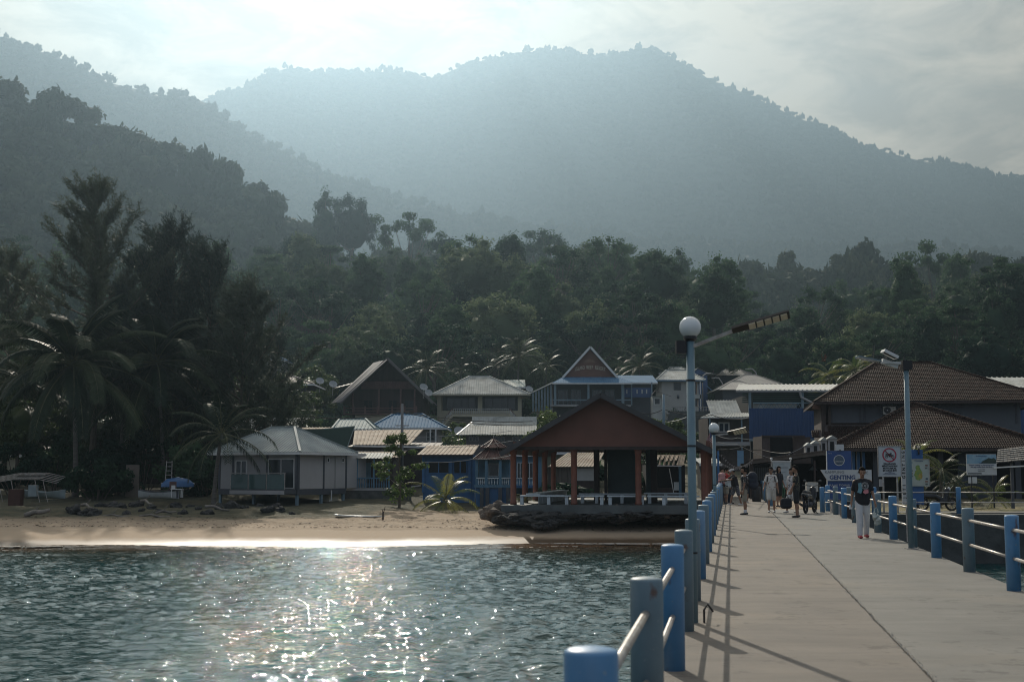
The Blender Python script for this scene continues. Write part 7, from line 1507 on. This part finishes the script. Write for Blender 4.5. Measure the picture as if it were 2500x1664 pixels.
def cable(label, pts, m=M_CABLE, r_=.022, sag=.35):
    P = [at(*p) for p in pts]; Q = []
    for a, b in zip(P[:-1], P[1:]):
        for i in range(9): f = i / 8; q = a.lerp(b, f); q.z -= sag * 4 * f * (1 - f); Q.append(q)
    tag(MB().tube(Q, r_, 4, cap=False).build('cable', m), label, 'cable', 'overhead cables of the village')
for i, (lb, pts, m, r_, sg) in enumerate((('thick black cable from the left roofs up to the grey pole', [(760, 1018, 100), (982, 1004, 98)], M_CABLE, .035, .25), ('black cable running right from the grey pole over the silver roof', [(982, 1004, 98), (1300, 1028, 105)], M_CABLE, .03, .3), ('lower black cable running right from the grey pole', [(982, 1006, 98), (1300, 1038, 104)], M_CABLE, .03, .3), ('bright cable between the grey pole and the pavilion roof, highest', [(985, 1064, 98), (1110, 1061, 97), (1255, 1050, 95)], M_CABLE2, .015, .1), ('bright cable sweeping past the gazebo roof', [(1030, 1127, 88), (1160, 1119, 86), (1262, 1107, 80)], M_CABLE2, .02, .12), ('bright cable in front of the blue house roof', [(865, 1100, 92), (1030, 1092, 92), (1255, 1075, 86)], M_CABLE2, .016, .15), ('cable from the bluish pole to the tall lamp post side', [(1620, 1030, 112), (1676, 1018, 108)], M_CABLE2, .03, .1), ('black cable from the bluish pole towards the balcony house', [(1560, 1006, 114), (1620, 998, 112), (1740, 1013, 116), (1830, 1019, 112)], M_CABLE, .035, .25), ('bright cable from the small globe lamp to the blue wall', [(1752, 1063, 60), (1800, 1068, 90), (1865, 1070, 105)], M_CABLE2, .02, .1), ('cable falling from the small globe lamp towards the notice board', [(1752, 1078, 60), (1800, 1084, 70), (1880, 1118, 74)], M_CABLE2, .014, .05), ('black cable crossing the grey hanging sheet', [(1740, 1090, 80), (1860, 1097, 80), (1930, 1104, 78)], M_CABLE, .018, .1), ('thin cable over the long path below the balcony', [(1752, 1097, 80), (1830, 1085, 100)], M_CABLE, .02, .1), ('bright cable from the vent turrets down to the stall', [(1925, 1108, 77), (1970, 1085, 78)], M_CABLE2, .014, .02))): cable(lb, pts, m, r_, sg)
# bunting of light flags over the path
def bunting(label, a, b, n, sg):
    A, B = at(*a), at(*b); t = thing('bunting', label, 'bunting', A); d = B - A; Q = []
    for i in range(13): f = i / 12; q = d * f; q = Vector((q.x, q.y, q.z - sg * 4 * f * (1 - f))); Q.append(q)
    MB().tube(Q, .008, 3, cap=False).build('string', M_CABLE, t); r = random.Random(n)
    for i in range(n): f = (i + .5) / n; q = d * f; q = Vector((q.x, q.y, q.z - sg * 4 * f * (1 - f))); w = .06; MB().add([q + Vector((-w, 0, 0)), q + Vector((w, .01, 0)), q + Vector((r.uniform(-.05, .05), .04, -.13))], [(0, 1, 2)]).build('pennant', mat('pennant_cloth', (.42, .38, .38), .7, .3, 3), t)
bunting('upper string of little pale pennants over the path', (1759, 1106, 72), (1836, 1128, 78), 16, .5); bunting('lower string of little pale pennants over the path', (1758, 1126, 72), (1836, 1126, 76), 16, .35); bunting('short string of pennants ending at the stall roof', (1800, 1138, 72), (1838, 1120, 76), 9, .1)
# blue corner post and street lamps up the hill
for i, (a, b, c, d, Y, lb) in enumerate(((1766, 955, 1744, 922, 205, 'curved street lamp in front of the dark house on the slope'), (1848, 922, 1826, 900, 215, 'curved street lamp behind the pyramid roof'), (1715, 925, 1735, 911, 195, 'curved street lamp beside the blue gabled house'))):
    A = at(a, b, Y); t = thing('street_lamp', lb, 'street lamp', (A.x, A.y, gz(A.x, A.y))); z0 = A.z - t.location.z; E = at(c, d, Y) - A; MB().tube([(0, 0, 0), (0, 0, z0), (E.x * .1, 0, z0 + E.z * .6), (E.x * .5, 0, z0 + E.z * 1.0), (E.x, 0, z0 + E.z)], .09, 6).build('pole', M_GREYW, t, smooth=True); MB().bar((E.x * .9, 0, z0 + E.z), (E.x * 1.3, 0, z0 + E.z - .05), .2, .1).build('lamp_head', M_WHITEW, t)
p = at(1755, 1230, 66); t = thing('blue_post', 'tall thin blue post right beside the second lamp post', 'post', (p.x, p.y, DECK)); MB().tube([(0, 0, 0), (0, 0, zat(1100, 66) - DECK)], .05, 8).build('pole', M_BLUEW, t)
# low bench-like barrier, bin and clutter beyond the path
for lb, px, py, Y, w, h, m in (('dark barrel beside the stall post', 1846, 1205, 70, .5, .8, M_BLACK), ('grey block at the foot of the right railing', 2038, 1250, 52.2, .35, .5, M_GREYW), ('brown block beside the railing behind the grey post', 2062, 1262, 47.5, .3, .55, M_BROWN)):
    p = at(px, 1146, Y); t = thing('block' if 'block' in lb else 'barrel', lb, 'block' if 'block' in lb else 'barrel', (p.x, p.y, DECK - .05))
    if 'barrel' in lb: MB().lathe([(w * .45, 0), (w / 2, h * .3), (w / 2, h * .7), (w * .45, h)], 16).build('body', m, t); MB().lathe([(w * .4, h), (w * .4, h + .03)], 16).build('lid', M_DGREY, t)
    else: bx(t, 'body', m, -w / 2, w / 2, -w / 2, w / 2, 0, h); bx(t, 'top', M_CONW, -w / 2 - .02, w / 2 + .02, -w / 2 - .02, w / 2 + .02, h, h + .05)
# a bird in flight
p = at(2011, 881, 60); t = thing('bird', 'small brown bird in flight above the trees left of the solar lamp post', 'bird', p, R(20)); b = MB(); capsule(b, (0, -.10, 0), (0, .10, .03), .045, .03); capsule(b, (0, -.10, 0), (0, -.15, .02), .03, .022); bm2 = mat('brown_feathers', (.10, .06, .04), .8)
for sd in (-1, 1): b.add([(sd * .03, .06, .02), (sd * .03, -.08, .02), (sd * .12, -.10, .17), (sd * .10, .02, .34), (sd * .06, .08, .2)], [(0, 1, 2, 3, 4)])
b.add([(-.03, .12, .02), (.03, .12, .02), (.045, .26, .0), (-.045, .26, .0)], [(0, 1, 2, 3)]); b.build('body', bm2, t); MB().tube([(0, -.17, .02), (0, -.20, .01)], [.008, .002], 5).build('beak', M_BLACK, t)
# ================================================================ PLANTS
M_PALM = leafmat('palm_leaves', (.016, .030, .017), (.040, .056, .024), trans=.16, rough=.45, spec=.14)
M_PALMY = leafmat('young_palm_leaves', (.08, .12, .03), (.24, .24, .06), trans=.5, rough=.35)
M_CAS = leafmat('casuarina_needles', (.020, .036, .024), (.060, .076, .042), trans=.3, rough=.6, scale=.18)
M_BROAD = leafmat('glossy_shore_leaves', (.03, .055, .02), (.11, .15, .04), trans=.3, rough=.4, spec=.3, scale=.8)
M_BRIGHT = leafmat('bright_leaves', (.08, .13, .035), (.20, .25, .075), trans=.5, rough=.45, spec=.3, scale=1.5)
M_PTRUNK = mat('palm_trunk_bark', (.17, .15, .13), .9, .3, 3, .02, stretch=(.6, .6, 5))
M_STEM = mat('frond_rib', (.12, .12, .05), .6)
def frond(r, L_, az, el, droop, nleaf=38, ll=.75, hang=.8):
    """rachis points and leaflet quads"""
    n = 14; pts = []; p = np.zeros(3); d = np.array([math.cos(az) * math.cos(el), math.sin(az) * math.cos(el), math.sin(el)]); e = el
    for i in range(n + 1):
        pts.append(p.copy()); e -= droop / n * (0.6 + 1.0 * i / n); d = np.array([math.cos(az) * math.cos(e), math.sin(az) * math.cos(e), math.sin(e)]); p = p + d * L_ / n
    pts = np.array(pts); V = []; side0 = np.array([-math.sin(az), math.cos(az), 0])
    for i in range(nleaf):
        f = .12 + .88 * (i + r.random() * .5) / nleaf; x = f * n; k = min(n - 1, int(x)); b = pts[k] + (pts[k + 1] - pts[k]) * (x - k); t = pts[k + 1] - pts[k]; t /= np.linalg.norm(t)
        l = ll * (math.sin(math.pi * (.12 + .80 * f)) ** .6) * r.uniform(.85, 1.1)
        for s in (-1, 1):
            q = side0 * s * .8 + t * .45 + np.array([0, 0, .25 - hang * .5]); q /= np.linalg.norm(q); m = b + q * l * .5; q2 = q + np.array([0, 0, -hang * 1.3]); q2 /= np.linalg.norm(q2); e_ = m + q2 * l * .5; w = t * .030 * ll / .75
            V += [b - w * .5, b + w * .5, m + w, m - w, m - w, m + w, e_ + w * .1, e_ - w * .1]
    return pts, V
def palm(seed, H, nf=22, L_=4.6, name='coconut_palm', leaf=None, lean=(.8, 0), tr=.15, cat='palm tree', nuts=True, nleaf=38, up=1.25, label='x'):
    r = np.random.default_rng(seed); t = thing(name, label, cat); top = Vector((lean[0], lean[1], H))
    pts = [Vector((lean[0] * (f ** 1.8), lean[1] * (f ** 1.8), -1 + (H + 1) * f)) for f in np.linspace(0, 1, 12)]
    if H > .8: MB().tube(pts, [tr * (1.5 - .5 * min(1, 3 * f)) * (1 - .35 * f) for f in np.linspace(0, 1, 12)], 10).build('trunk', M_PTRUNK, t, smooth=True)
    for i in range(nf):
        f = i / (nf - 1); el = R(82) * (1 - f) ** 1.1 * up / 1.25 - R(28) * f; az = i * 2.39996 + r.uniform(-.3, .3); pt, V = frond(r, L_ * r.uniform(.8, 1.08) * (.75 + .25 * min(1, 3 * f)), az, el, R(r.uniform(55, 95)) * (.5 + .6 * (1 - abs(f - .4))), nleaf, .8 * L_ / 4.6, .5 + .5 * f)
        o = npmesh('frond', V, np.arange(len(V)).reshape(-1, 4), leaf or M_PALM, t); o.location = top
        MB().tube([tuple(q) for q in pt[::2]], [.035 * L_ / 4.6 * (1 - k / 8) + .005 for k in range(len(pt[::2]))], 4).build('rib', M_STEM, o)
    if nuts:
        for k in range(6): a = k * 1.05; MB().ball((top.x + .3 * math.cos(a), top.y + .3 * math.sin(a), top.z - .3 - .1 * (k % 2)), .14, 8, 6).build('coconut', mat('green_coconut', (.12, .12, .04), .5), t)
    return t
def place(t, px, Y, label, rz=0, zoff=0.0, group=None, dz=None):
    x = at(px, 1146, Y).x; t.location = (x, Y, (gz(x, Y) if dz is None else dz) + zoff); t.rotation_euler = (0, 0, rz); t['label'] = label
    if group: t['group'] = group
    return t
def hgt(px, py, Y): x = at(px, py, Y).x; return zat(py, Y) - gz(x, Y)
# left: tall coconut palms and casuarinas
place(palm(1, hgt(165, 890, 92), 32, 7.6, lean=(-.5, .2), tr=.20, nleaf=60), 186, 92, 'tall coconut palm with a leaning grey trunk at the left of the beach')
place(palm(2, hgt(380, 885, 97), 30, 7.4, lean=(-.8, .2), nleaf=58), 400, 97, 'coconut palm crown in front of the casuarina, right of the leaning one')
place(palm(3, hgt(545, 1060, 84), 18, 4.4, lean=(.4, .2), tr=.16, nleaf=36), 522, 84, 'short coconut palm beside the grey stilt house')
place(palm(4, hgt(285, 960, 99), 26, 6.6, lean=(.3, .2)), 290, 99, 'coconut palm in deep shade between the two tall palms')
place(palm(5, hgt(60, 930, 104), 26, 6.8, lean=(-.6, .2)), 70, 104, 'shaded coconut palm at the left edge of the photo')
place(palm(6, hgt(470, 990, 101), 24, 6.0, lean=(.5, .2)), 462, 101, 'dark coconut palm behind the driftwood and the white boat')
def casuarina(seed, H, W, bare=.12, label='x', n=44, tip=1.0):
    r = np.random.default_rng(seed); t = thing('casuarina_tree', label, 'tree'); mb = MB(); tr = .011 * H + .06
    tp = [Vector((math.sin(f * 3 + seed) * .025 * H * f, 0, -1 + (H + 1) * f)) for f in np.linspace(0, 1, 9)]; mb.tube(tp, [tr * (1 - f * .92) for f in np.linspace(0, 1, 9)], 8)
    Cn = []; U = []
    for i in range(n):
        f = bare + (1 - bare) * ((i + .5) / n) ** .85; z = H * f; az = i * 2.4 + r.uniform(-.5, .5); L_ = W * min(1.0, (1.04 - f) / .62) ** .9 * (.45, 1.0, .7, 1.15)[i % 4] * r.uniform(.8, 1.15) * (1 if f > .25 else .75) + .5; el = R(r.uniform(5, 42) + 22 * f)
        el = min(el, R(50))
        base = Vector((math.sin(f * 3 + seed) * .025 * H * f, 0, z)); dr = Vector((math.cos(az) * math.cos(el), math.sin(az) * math.cos(el), math.sin(el))); P = [base]
        for k in range(5): dr = (dr + Vector((-.05, 0, .055))).normalized(); P.append(P[-1] + dr * L_ / 5)
        mb.tube(P, [tr * .32 * (1 - f * .6) * (1 - k / 6) + .012 for k in range(6)], 5)
        ns = int(7 + L_ * 3.2)
        for s in range(ns):
            g = .25 + .8 * (s + r.random()) / ns; x = min(4.99, g * 5); k = int(x); c = P[k].lerp(P[min(5, k + 1)], x - k); sd = Vector(tuple(r.normal(size=3))) ; sd.z = abs(sd.z) * .5 + .1; sd = (sd.normalized() * .8 + dr * .9).normalized(); sl = r.uniform(.5, 1.3) * (.6 + W * .10)
            if s % 3 == 0: mb.tube([c, c + sd * sl], [.014, .005], 3, cap=False)
            m = int(28 * sl / .9); q = r.random((m, 1)) * sl; cc = np.array(c)[None] + np.array(sd)[None] * q + r.normal(size=(m, 3)) * .11
            u = np.array(sd)[None] + r.normal(size=(m, 3)) * .55 + np.array([[-.25, 0, -.12]]); u /= np.linalg.norm(u, axis=1)[:, None]; Cn.append(cc); U.append(u)
    Cn = np.concatenate(Cn); U = np.concatenate(U); Wd = np.cross(U, rand_dirs(len(U), r)); Wd /= np.linalg.norm(Wd, axis=1)[:, None]
    V, Q = leaf_quads(Cn, U, Wd, r.uniform(.13, .30, len(Cn)), np.full(len(Cn), .026)); npmesh('crown', V, Q, M_CAS, t); mb.build('trunk', M_BARK, t); return t
place(casuarina(1, hgt(222, 398, 100) * .90, 8.0, .22, n=46), 222, 100, 'tallest feathery casuarina rising above everything on the left')
place(casuarina(2, hgt(430, 535, 106) * .92, 8.5, .12, n=50), 425, 106, 'broad casuarina with two pointed tops right of the tallest one')
place(casuarina(5, hgt(365, 545, 110) * .92, 6.0, .12, n=36), 362, 110, 'casuarina top squeezed between the tallest and the broad casuarina')
place(casuarina(3, hgt(520, 580, 103) * .92, 6.5, .10, n=44), 512, 103, 'casuarina with thin upright tips above the grey stilt house')
place(casuarina(4, hgt(600, 700, 97) * .95, 6.0, .10, n=46), 590, 97, 'brownish casuarina leaning over the teal roof of the stilt house')
place(casuarina(6, hgt(655, 830, 118), 4.0, .10, n=36), 655, 118, 'lowest yellowish casuarina at the right end of the row')
place(casuarina(7, hgt(20, 640, 112), 6.0, .10, n=44), 8, 112, 'casuarina cut off by the left edge')
tt = place(casuarina(9, hgt(680, 960, 96), 4.0, .05, n=34), 668, 99, 'low feathery casuarina boughs drooping over the roof ridge of the stilt house')
# broad dark shore trees under the palms
BUSHES = []
def dense_leafy(seed, H, label, leaf=M_BROAD, kind='round', dens=.8): return broad_tree(kind, seed, H, 'shore_tree', leaf, dens, label)
for i, (px, py, Y, k, lb) in enumerate(((40, 960, 100, 'round', 'dark glossy shore tree at the left edge behind the boat frames'), (150, 985, 106, 'round', 'dark glossy shore tree behind the leaning palm trunk'), (255, 1000, 108, 'round', 'dark shore tree in front of the glimpsed tin roof'), (360, 975, 112, 'round', 'dark shore tree above the wooden hut'), (465, 960, 112, 'round', 'dark shore tree above the blue boat'), (90, 900, 116, 'tall', 'tall dark tree filling the gap behind the left palms'), (330, 860, 116, 'tall', 'tall dark tree filling the gap between the palm crowns'), (560, 900, 118, 'round', 'dark tree behind the casuarina boughs above the silver roof'), (700, 925, 135, 'round', 'bushy tree with a yellow patch left of the gabled house'), (760, 905, 165, 'round', 'rounded shrub-like tree beside the satellite dishes'))):
    place(dense_leafy(40 + i, hgt(px, py, Y), lb, kind=k, dens=.75), px, Y, lb)
for i, (px, Y, W, H, lb) in enumerate(((40, 92, 2.4, 4.2, 'dark shrub mass behind the tubular awning frame'), (130, 95, 2.6, 4.6, 'dark shrub left of the leaning palm trunk'), (238, 90, 2.0, 3.6, 'dark shrub just right of the leaning palm trunk'), (282, 93, 2.2, 4.4, 'dark shrub left of the beige board'), (350, 97, 2.4, 5.2, 'dark shrub rising above the white boat'), (455, 94, 2.0, 4.2, 'dark shrub right of the upturned blue boat'), (500, 92, 1.7, 3.2, 'dark shrub left of the short coconut palm'))): BUSHES.append((i, px, Y, W, H, lb))
# round bush behind the pavilion, the small beach tree, the young palm
def bush(seed, W, H, n, per, leaf, size, label, name='bush', cat='bush', stem=True):
    r = np.random.default_rng(seed); t = thing(name, label, cat); cl = []; rad = []
    for k in range(n): a = r.uniform(0, 6.28); q = math.sqrt(r.random()); cl.append((W * q * math.cos(a), W * .7 * q * math.sin(a), H * (.25 + .6 * r.random() * (1 - .55 * q * q)))); rad.append(min(W, H) * r.uniform(.18, .32))
    V, Q = clump_leaves(cl, rad, [per] * n, size, r, squash=.8, flat=.2); npmesh('foliage', V, Q, leaf, t)
    mb = MB()
    for c in cl[::2]: c = Vector(c); mb.tube([(c.x * .15, c.y * .15, -.3), c * .5, c], [.05, .03, .012], 5)
    mb.build('stem', M_BARK, t); return t
for i, px, Y, W, H, lb in BUSHES: place(bush(30 + i, W, H, 16, 170, M_LEAF, .15, 'x'), px, Y, lb)
place(bush(1, 3.4, hgt(1370, 978, 112), 40, 240, M_BROAD, .16, 'x'), 1375, 112, 'large round glossy bush rising behind the left slope of the pavilion roof')
place(bush(2, 2.2, hgt(1560, 985, 118), 22, 170, M_BROAD, .16, 'x'), 1560, 118, 'yellow-green bush behind the right slope of the pavilion roof')
place(bush(3, 2.6, hgt(1625, 990, 124), 24, 170, M_BROAD, .16, 'x'), 1625, 124, 'leafy bush around the utility pole beside the tall lamp post')
place(bush(4, 1.6, hgt(1790, 962, 140), 14, 140, M_BROAD, .16, 'x'), 1785, 140, 'small bush in front of the long hall roof end')
place(bush(5, 1.7, hgt(1090, 1015, 150), 12, 150, M_BROAD, .2, 'x'), 1125, 150, 'low dark shrub under the balcony of the cream house')
place(bush(6, 3.0, hgt(1180, 1040, 140), 20, 150, M_BROAD, .2, 'x'), 1150, 140, 'dark shrubs on the slope between the cream house and the silver roof')
def small_tree():
    t = thing('small_tree', 'small glossy-leaved tree standing alone on the upper beach', 'tree'); r = np.random.default_rng(4); cl = []; rad = []
    for k in range(30): z = r.uniform(.6, 4.0); w = 1.25 * (1 - abs(z - 1.9) / 2.6) + .15; a = r.uniform(0, 6.28); cl.append((w * math.cos(a) * r.random() ** .5, w * .8 * math.sin(a), z)); rad.append(r.uniform(.2, .42) * (1.1 - z * .13))
    V, Q = clump_leaves(cl, [q * 1.25 for q in rad], [130] * 30, .075, r, flat=.3, shell=.25); npmesh('crown', V, Q, M_BRIGHT, t); mb = MB(); mb.tube([(0, 0, -.3), (.05, 0, 1.2), (0, 0, 2.4), (.05, 0, 3.8)], [.07, .055, .035, .012], 6)
    for c in cl[::2]: c = Vector(c); mb.tube([(0.03, 0, max(.4, c.z - .8)), c], [.02, .008], 4)
    mb.build('trunk', M_BARK, t); return t
tt = place(small_tree(), 975, 83, 'small glossy-leaved tree standing alone on the upper beach'); tt.scale = (1.3, 1.3, 1.15)
place(palm(21, .75, 17, 2.9, 'young_coconut_palm', M_PALMY, (0, 0), .14, 'palm tree', False, 34, 1.25), 1088, 82, 'young coconut palm with a yellow frond in front of the blue house')
place(palm(22, .3, 12, 1.2, 'young_coconut_palm', M_PALMY, (0, 0), .1, 'plant', False, 20), 1282, 74.5, 'bright young palm beside the first column of the pavilion', dz=1.5)
place(palm(23, .5, 14, 1.7, 'potted_palm', M_PALMY, (0, 0), .1, 'plant', False, 26), 2425, 61.5, 'small sunlit palm behind the posts of the sky-blue notice board', dz=1.85)
place(palm(24, 2.4, 16, 2.0, 'ornamental_palm', M_PALMY, (0, 0), .1, 'palm tree', False, 36, 1.1), 2238, 66, 'bushy palm with lit tips directly behind the map panel', dz=1.85)
place(palm(25, 1.7, 16, 2.1, 'ornamental_palm', M_PALM, (.2, 0), .1, 'palm tree', False, 36, 1.1), 2290, 64, 'ornamental palm between the map panel and the closed parasol', dz=1.85)
place(palm(26, 1.0, 14, 2.3, 'ornamental_palm', M_PALM, (.2, 0), .1, 'palm tree', False, 36, .9), 2320, 68, 'drooping dark palm behind the closed parasol', dz=1.85)
# palms among the houses
for i, (px, py, Y, n, L_, lb) in enumerate(((1035, 900, 172, 24, 5.2, 'coconut palm drooping between the gabled house and the cream house'), (1262, 872, 190, 26, 5.8, 'silvery coconut palm behind the right side of the cream house'), (1215, 890, 196, 18, 5.0, 'coconut palm directly behind the cream house roof'), (1330, 895, 200, 18, 4.6, 'coconut palm left of the resort gable'), (1560, 895, 196, 22, 5.4, 'coconut palm with glinting fronds right of the resort gable'), (1525, 905, 204, 16, 4.5, 'smaller coconut palm just behind the resort roof slope'), (2025, 920, 150, 16, 4.0, 'yellow-green palm above the long hall roof'), (2090, 905, 146, 18, 4.0, 'sunlit yellow-green palm next to the tiled roof ridge'), (1120, 905, 200, 16, 4.6, 'dim coconut palm above the left end of the cream house'))):
    place(palm(50 + i, max(2.5, hgt(px, py, Y)), n, L_, leaf=M_PALMY if i in (6, 7) else M_PALM, lean=(.3, .3), nleaf=30), px, Y, lb)

# ---------------------------------------------------------------- the forest
KINDS = [('round', M_LEAF, 'broad dark', 1.0), ('tall', M_LEAF, 'tall narrow', .9), ('flat', M_LEAF, 'flat-topped', .8), ('layer', M_LEAF, 'layered', .9), ('round', M_LEAF2, 'pale bushy', .9), ('tall', M_LEAF2, 'pale tall', .7), ('loose', M_LEAF, 'loose-crowned', .55)]
PROTO = []
for i, (k, m, w, d) in enumerate(KINDS):
    for s in range(2): PROTO.append((broad_tree(k, 200 + i * 7 + s, 16.0, 'rainforest_tree', m, d), w))
LAND = [(0, 'above the left palms'), (560, 'above the leaning casuarina'), (760, 'behind the small side roof'), (900, 'above the steep dark gable'), (1060, 'above the cream house'), (1260, 'above the silvery palm'), (1400, 'above the resort gable'), (1560, 'above the blue annex'), (1680, 'above the white globe lamp'), (1780, 'behind the LED arm'), (1920, 'above the long hall roof'), (2060, 'above the solar lamp post'), (2200, 'above the tiled roof ridge'), (2330, 'above the right slope of the tiled roof'), (2440, 'at the right edge')]
used = set()
def forest():
    r = np.random.default_rng(77); rows = [(207, 'in the lowest row', .72), (222, 'in the second row up', .85), (240, 'a little up the slope', .95), (262, 'on the lower slope', 1.0), (288, 'on the middle slope', 1.05), (318, 'on the upper slope', 1.05), (350, 'near the hilltop', 1.05), (382, 'on the hilltop', 1.0), (412, 'on the skyline of the hill', 1.0)]
    cnt = 0
    for Y, rw, sz in rows:
        step = 8.8 * sz + (Y - 200) * .012; x = -.40 * Y
        while x < .43 * Y:
            xx = x + r.uniform(-.3, .3) * step; yy = Y + r.uniform(-.4, .4) * 14; px = CX + xx / yy * F; x += step * r.uniform(.85, 1.2)
            if Y < 215 and (1300 < px < 1480 or 1600 < px < 1960): continue
            if px < 330 and Y < 300: continue
            i = int(r.choice(14, p=np.array([3, 3, 2, 2, 1, 1, 1.2, 1.2, 2, 2, 1.5, 1.5, 1.3, 1.3]) / 24.0)); src, w = PROTO[i]; s = sz * r.uniform(.62, 1.18); place_ = [l for a, l in LAND if a <= max(0, px)][-1]
            lab = '%s forest tree %s, %s' % (w, rw.replace('in the ', '').replace('on the ', '').replace('of the hill', ''), place_); z = gz(xx, yy); sc3 = (s * r.uniform(.85, 1.2), s * r.uniform(.85, 1.2), s)
            if i in used: copy_tree(src, (xx, yy, z), r.uniform(0, 6.28), sc3, lab, 'rainforest trees on the near hill')
            else: used.add(i); src.location = (xx, yy, z); src.rotation_euler = (0, 0, r.uniform(0, 6.28)); src.scale = sc3; src['label'] = lab; src['group'] = 'rainforest trees on the near hill'
            cnt += 1
    disamb('rainforest trees on the near hill')
    # emergent trees that stand out on the skyline
    for px, py, Y, i, lb in ((800, 487, 560, 2, 'left one of two hazy giant trees standing beyond the hill'), (860, 485, 565, 0, 'right one of two hazy giant trees standing beyond the hill'), (1003, 530, 470, 4, 'hazy spreading giant tree above the pale bamboo-like slope'), (1085, 570, 440, 6, 'smaller giant tree just right of the spreading one'), (1340, 565, 480, 12, 'loose-crowned giant tree standing alone beyond the hilltop'), (1290, 575, 500, 4, 'faint flat-topped tree left of the lone loose-crowned giant'), (1525, 588, 415, 6, 'layered pagoda-shaped tree on the hilltop'), (1450, 605, 415, 0, 'round dark tree left of the pagoda-shaped tree'), (1620, 612, 410, 1, 'dark rounded tree on the right shoulder of the hill'), (1740, 655, 395, 3, 'dark tree with gaps at the right end of the hilltop'), (730, 580, 380, 0, 'big dark domed tree on the hill left of the centre'), (860, 660, 330, 2, 'pointed dark tree in front of the domed tree'), (2280, 612, 430, 4, 'pale wide-crowned tree sticking out on the right skyline'), (2330, 638, 390, 3, 'slender dark tree with a bare trunk on the right skyline'), (2080, 690, 400, 1, 'rounded dark tree standing out on the right valley side'), (640, 595, 390, 6, 'pale layered tree left of the big domed tree')):
        src, w = PROTO[i]; p = at(px, py, Y); g = 20 if Y > 430 else gz(p.x, Y); g = max(g, p.z - 36) if Y > 430 else g; h = max(10, p.z - g); s = h / 16
        copy_tree(src, (p.x, Y, g), px * .37, (s * (.75 if h > 26 else 1), s * (.75 if h > 26 else 1), s), lb, 'rainforest trees on the near hill')
    # dry purplish bare tree
    return cnt
print('forest trees', forest())
t = thing('bare_tree', 'leafless purplish-brown shrubby tree below the big domed tree', 'tree'); r = np.random.default_rng(3); mb = MB(); base = Vector((0, 0, 0))
for k in range(150):
    a = r.uniform(0, 6.28); q = r.random() ** .5; tip = Vector((5.2 * q * math.cos(a), 5.2 * q * math.sin(a), 10.5 * (1 - .38 * q * q) * r.uniform(.85, 1.05))); mid = tip * .5 + Vector((0, 0, .6)); mb.tube([base, mid * .6, mid, tip], [.12, .08, .05, .02], 3, cap=False)
    for j in range(3): s = mid.lerp(tip, r.uniform(.2, .9)); mb.tube([s, s + Vector((r.normal() * .5, r.normal() * .5, 1.2))], [.03, .01], 3, cap=False)
mb.build('branches', mat('bare_twigs', (.15, .11, .11), .9), t); place(t, 735, 262, 'leafless purplish-brown shrubby tree below the big domed tree', zoff=-.5)
# undergrowth over the slopes so that no soil shows between the trees
def undergrowth():
    r = np.random.default_rng(5); P = []; S = []
    for Y in np.arange(196, 450, 4.2):
        xs = np.arange(-.43 * Y, .46 * Y, 4.6); xs = xs + r.uniform(-2, 2, len(xs)); ys = Y + r.uniform(-2, 2, len(xs)); px = CX + xs / ys * F
        k = ~((Y < 212) & (px > 1280) & (px < 1980)); xs, ys = xs[k], ys[k]; P.append(np.stack([xs, ys, ground_z(xs, ys) - 1.2], -1)); s = r.uniform(4.5, 8.5, len(xs)); S.append(np.stack([s, s, s * r.uniform(.7, 1.1, len(xs))], -1))
    for Y in np.arange(88, 196, 3.0):      # plots between the houses
        xs = np.arange(-.43 * Y, .46 * Y, 3.2); xs = xs + r.uniform(-1.4, 1.4, len(xs)); ys = Y + r.uniform(-1.4, 1.4, len(xs)); px = CX + xs / ys * F
        k = (r.random(len(xs)) < (.8 if Y > 112 else .35)) & ~((px > 1640) & (Y < 125)) & ~((px > 700) & (px < 1300) & (Y < 108)); xs, ys = xs[k], ys[k]; P.append(np.stack([xs, ys, ground_z(xs, ys) - .4], -1)); s = r.uniform(1.6, 3.4, len(xs)); S.append(np.stack([s, s, s * r.uniform(.6, 1.0, len(xs))], -1))
    P = np.concatenate(P); S = np.concatenate(S); c = bpy.data.collections.new('undergrowth_clumps'); 
    for i in range(5): canopy_proto(20 + i, 260, c, M_LEAF)
    scatter('undergrowth', P, S, 5, c, 8, 'low leafy undergrowth between the trees and houses', 'undergrowth')
undergrowth()
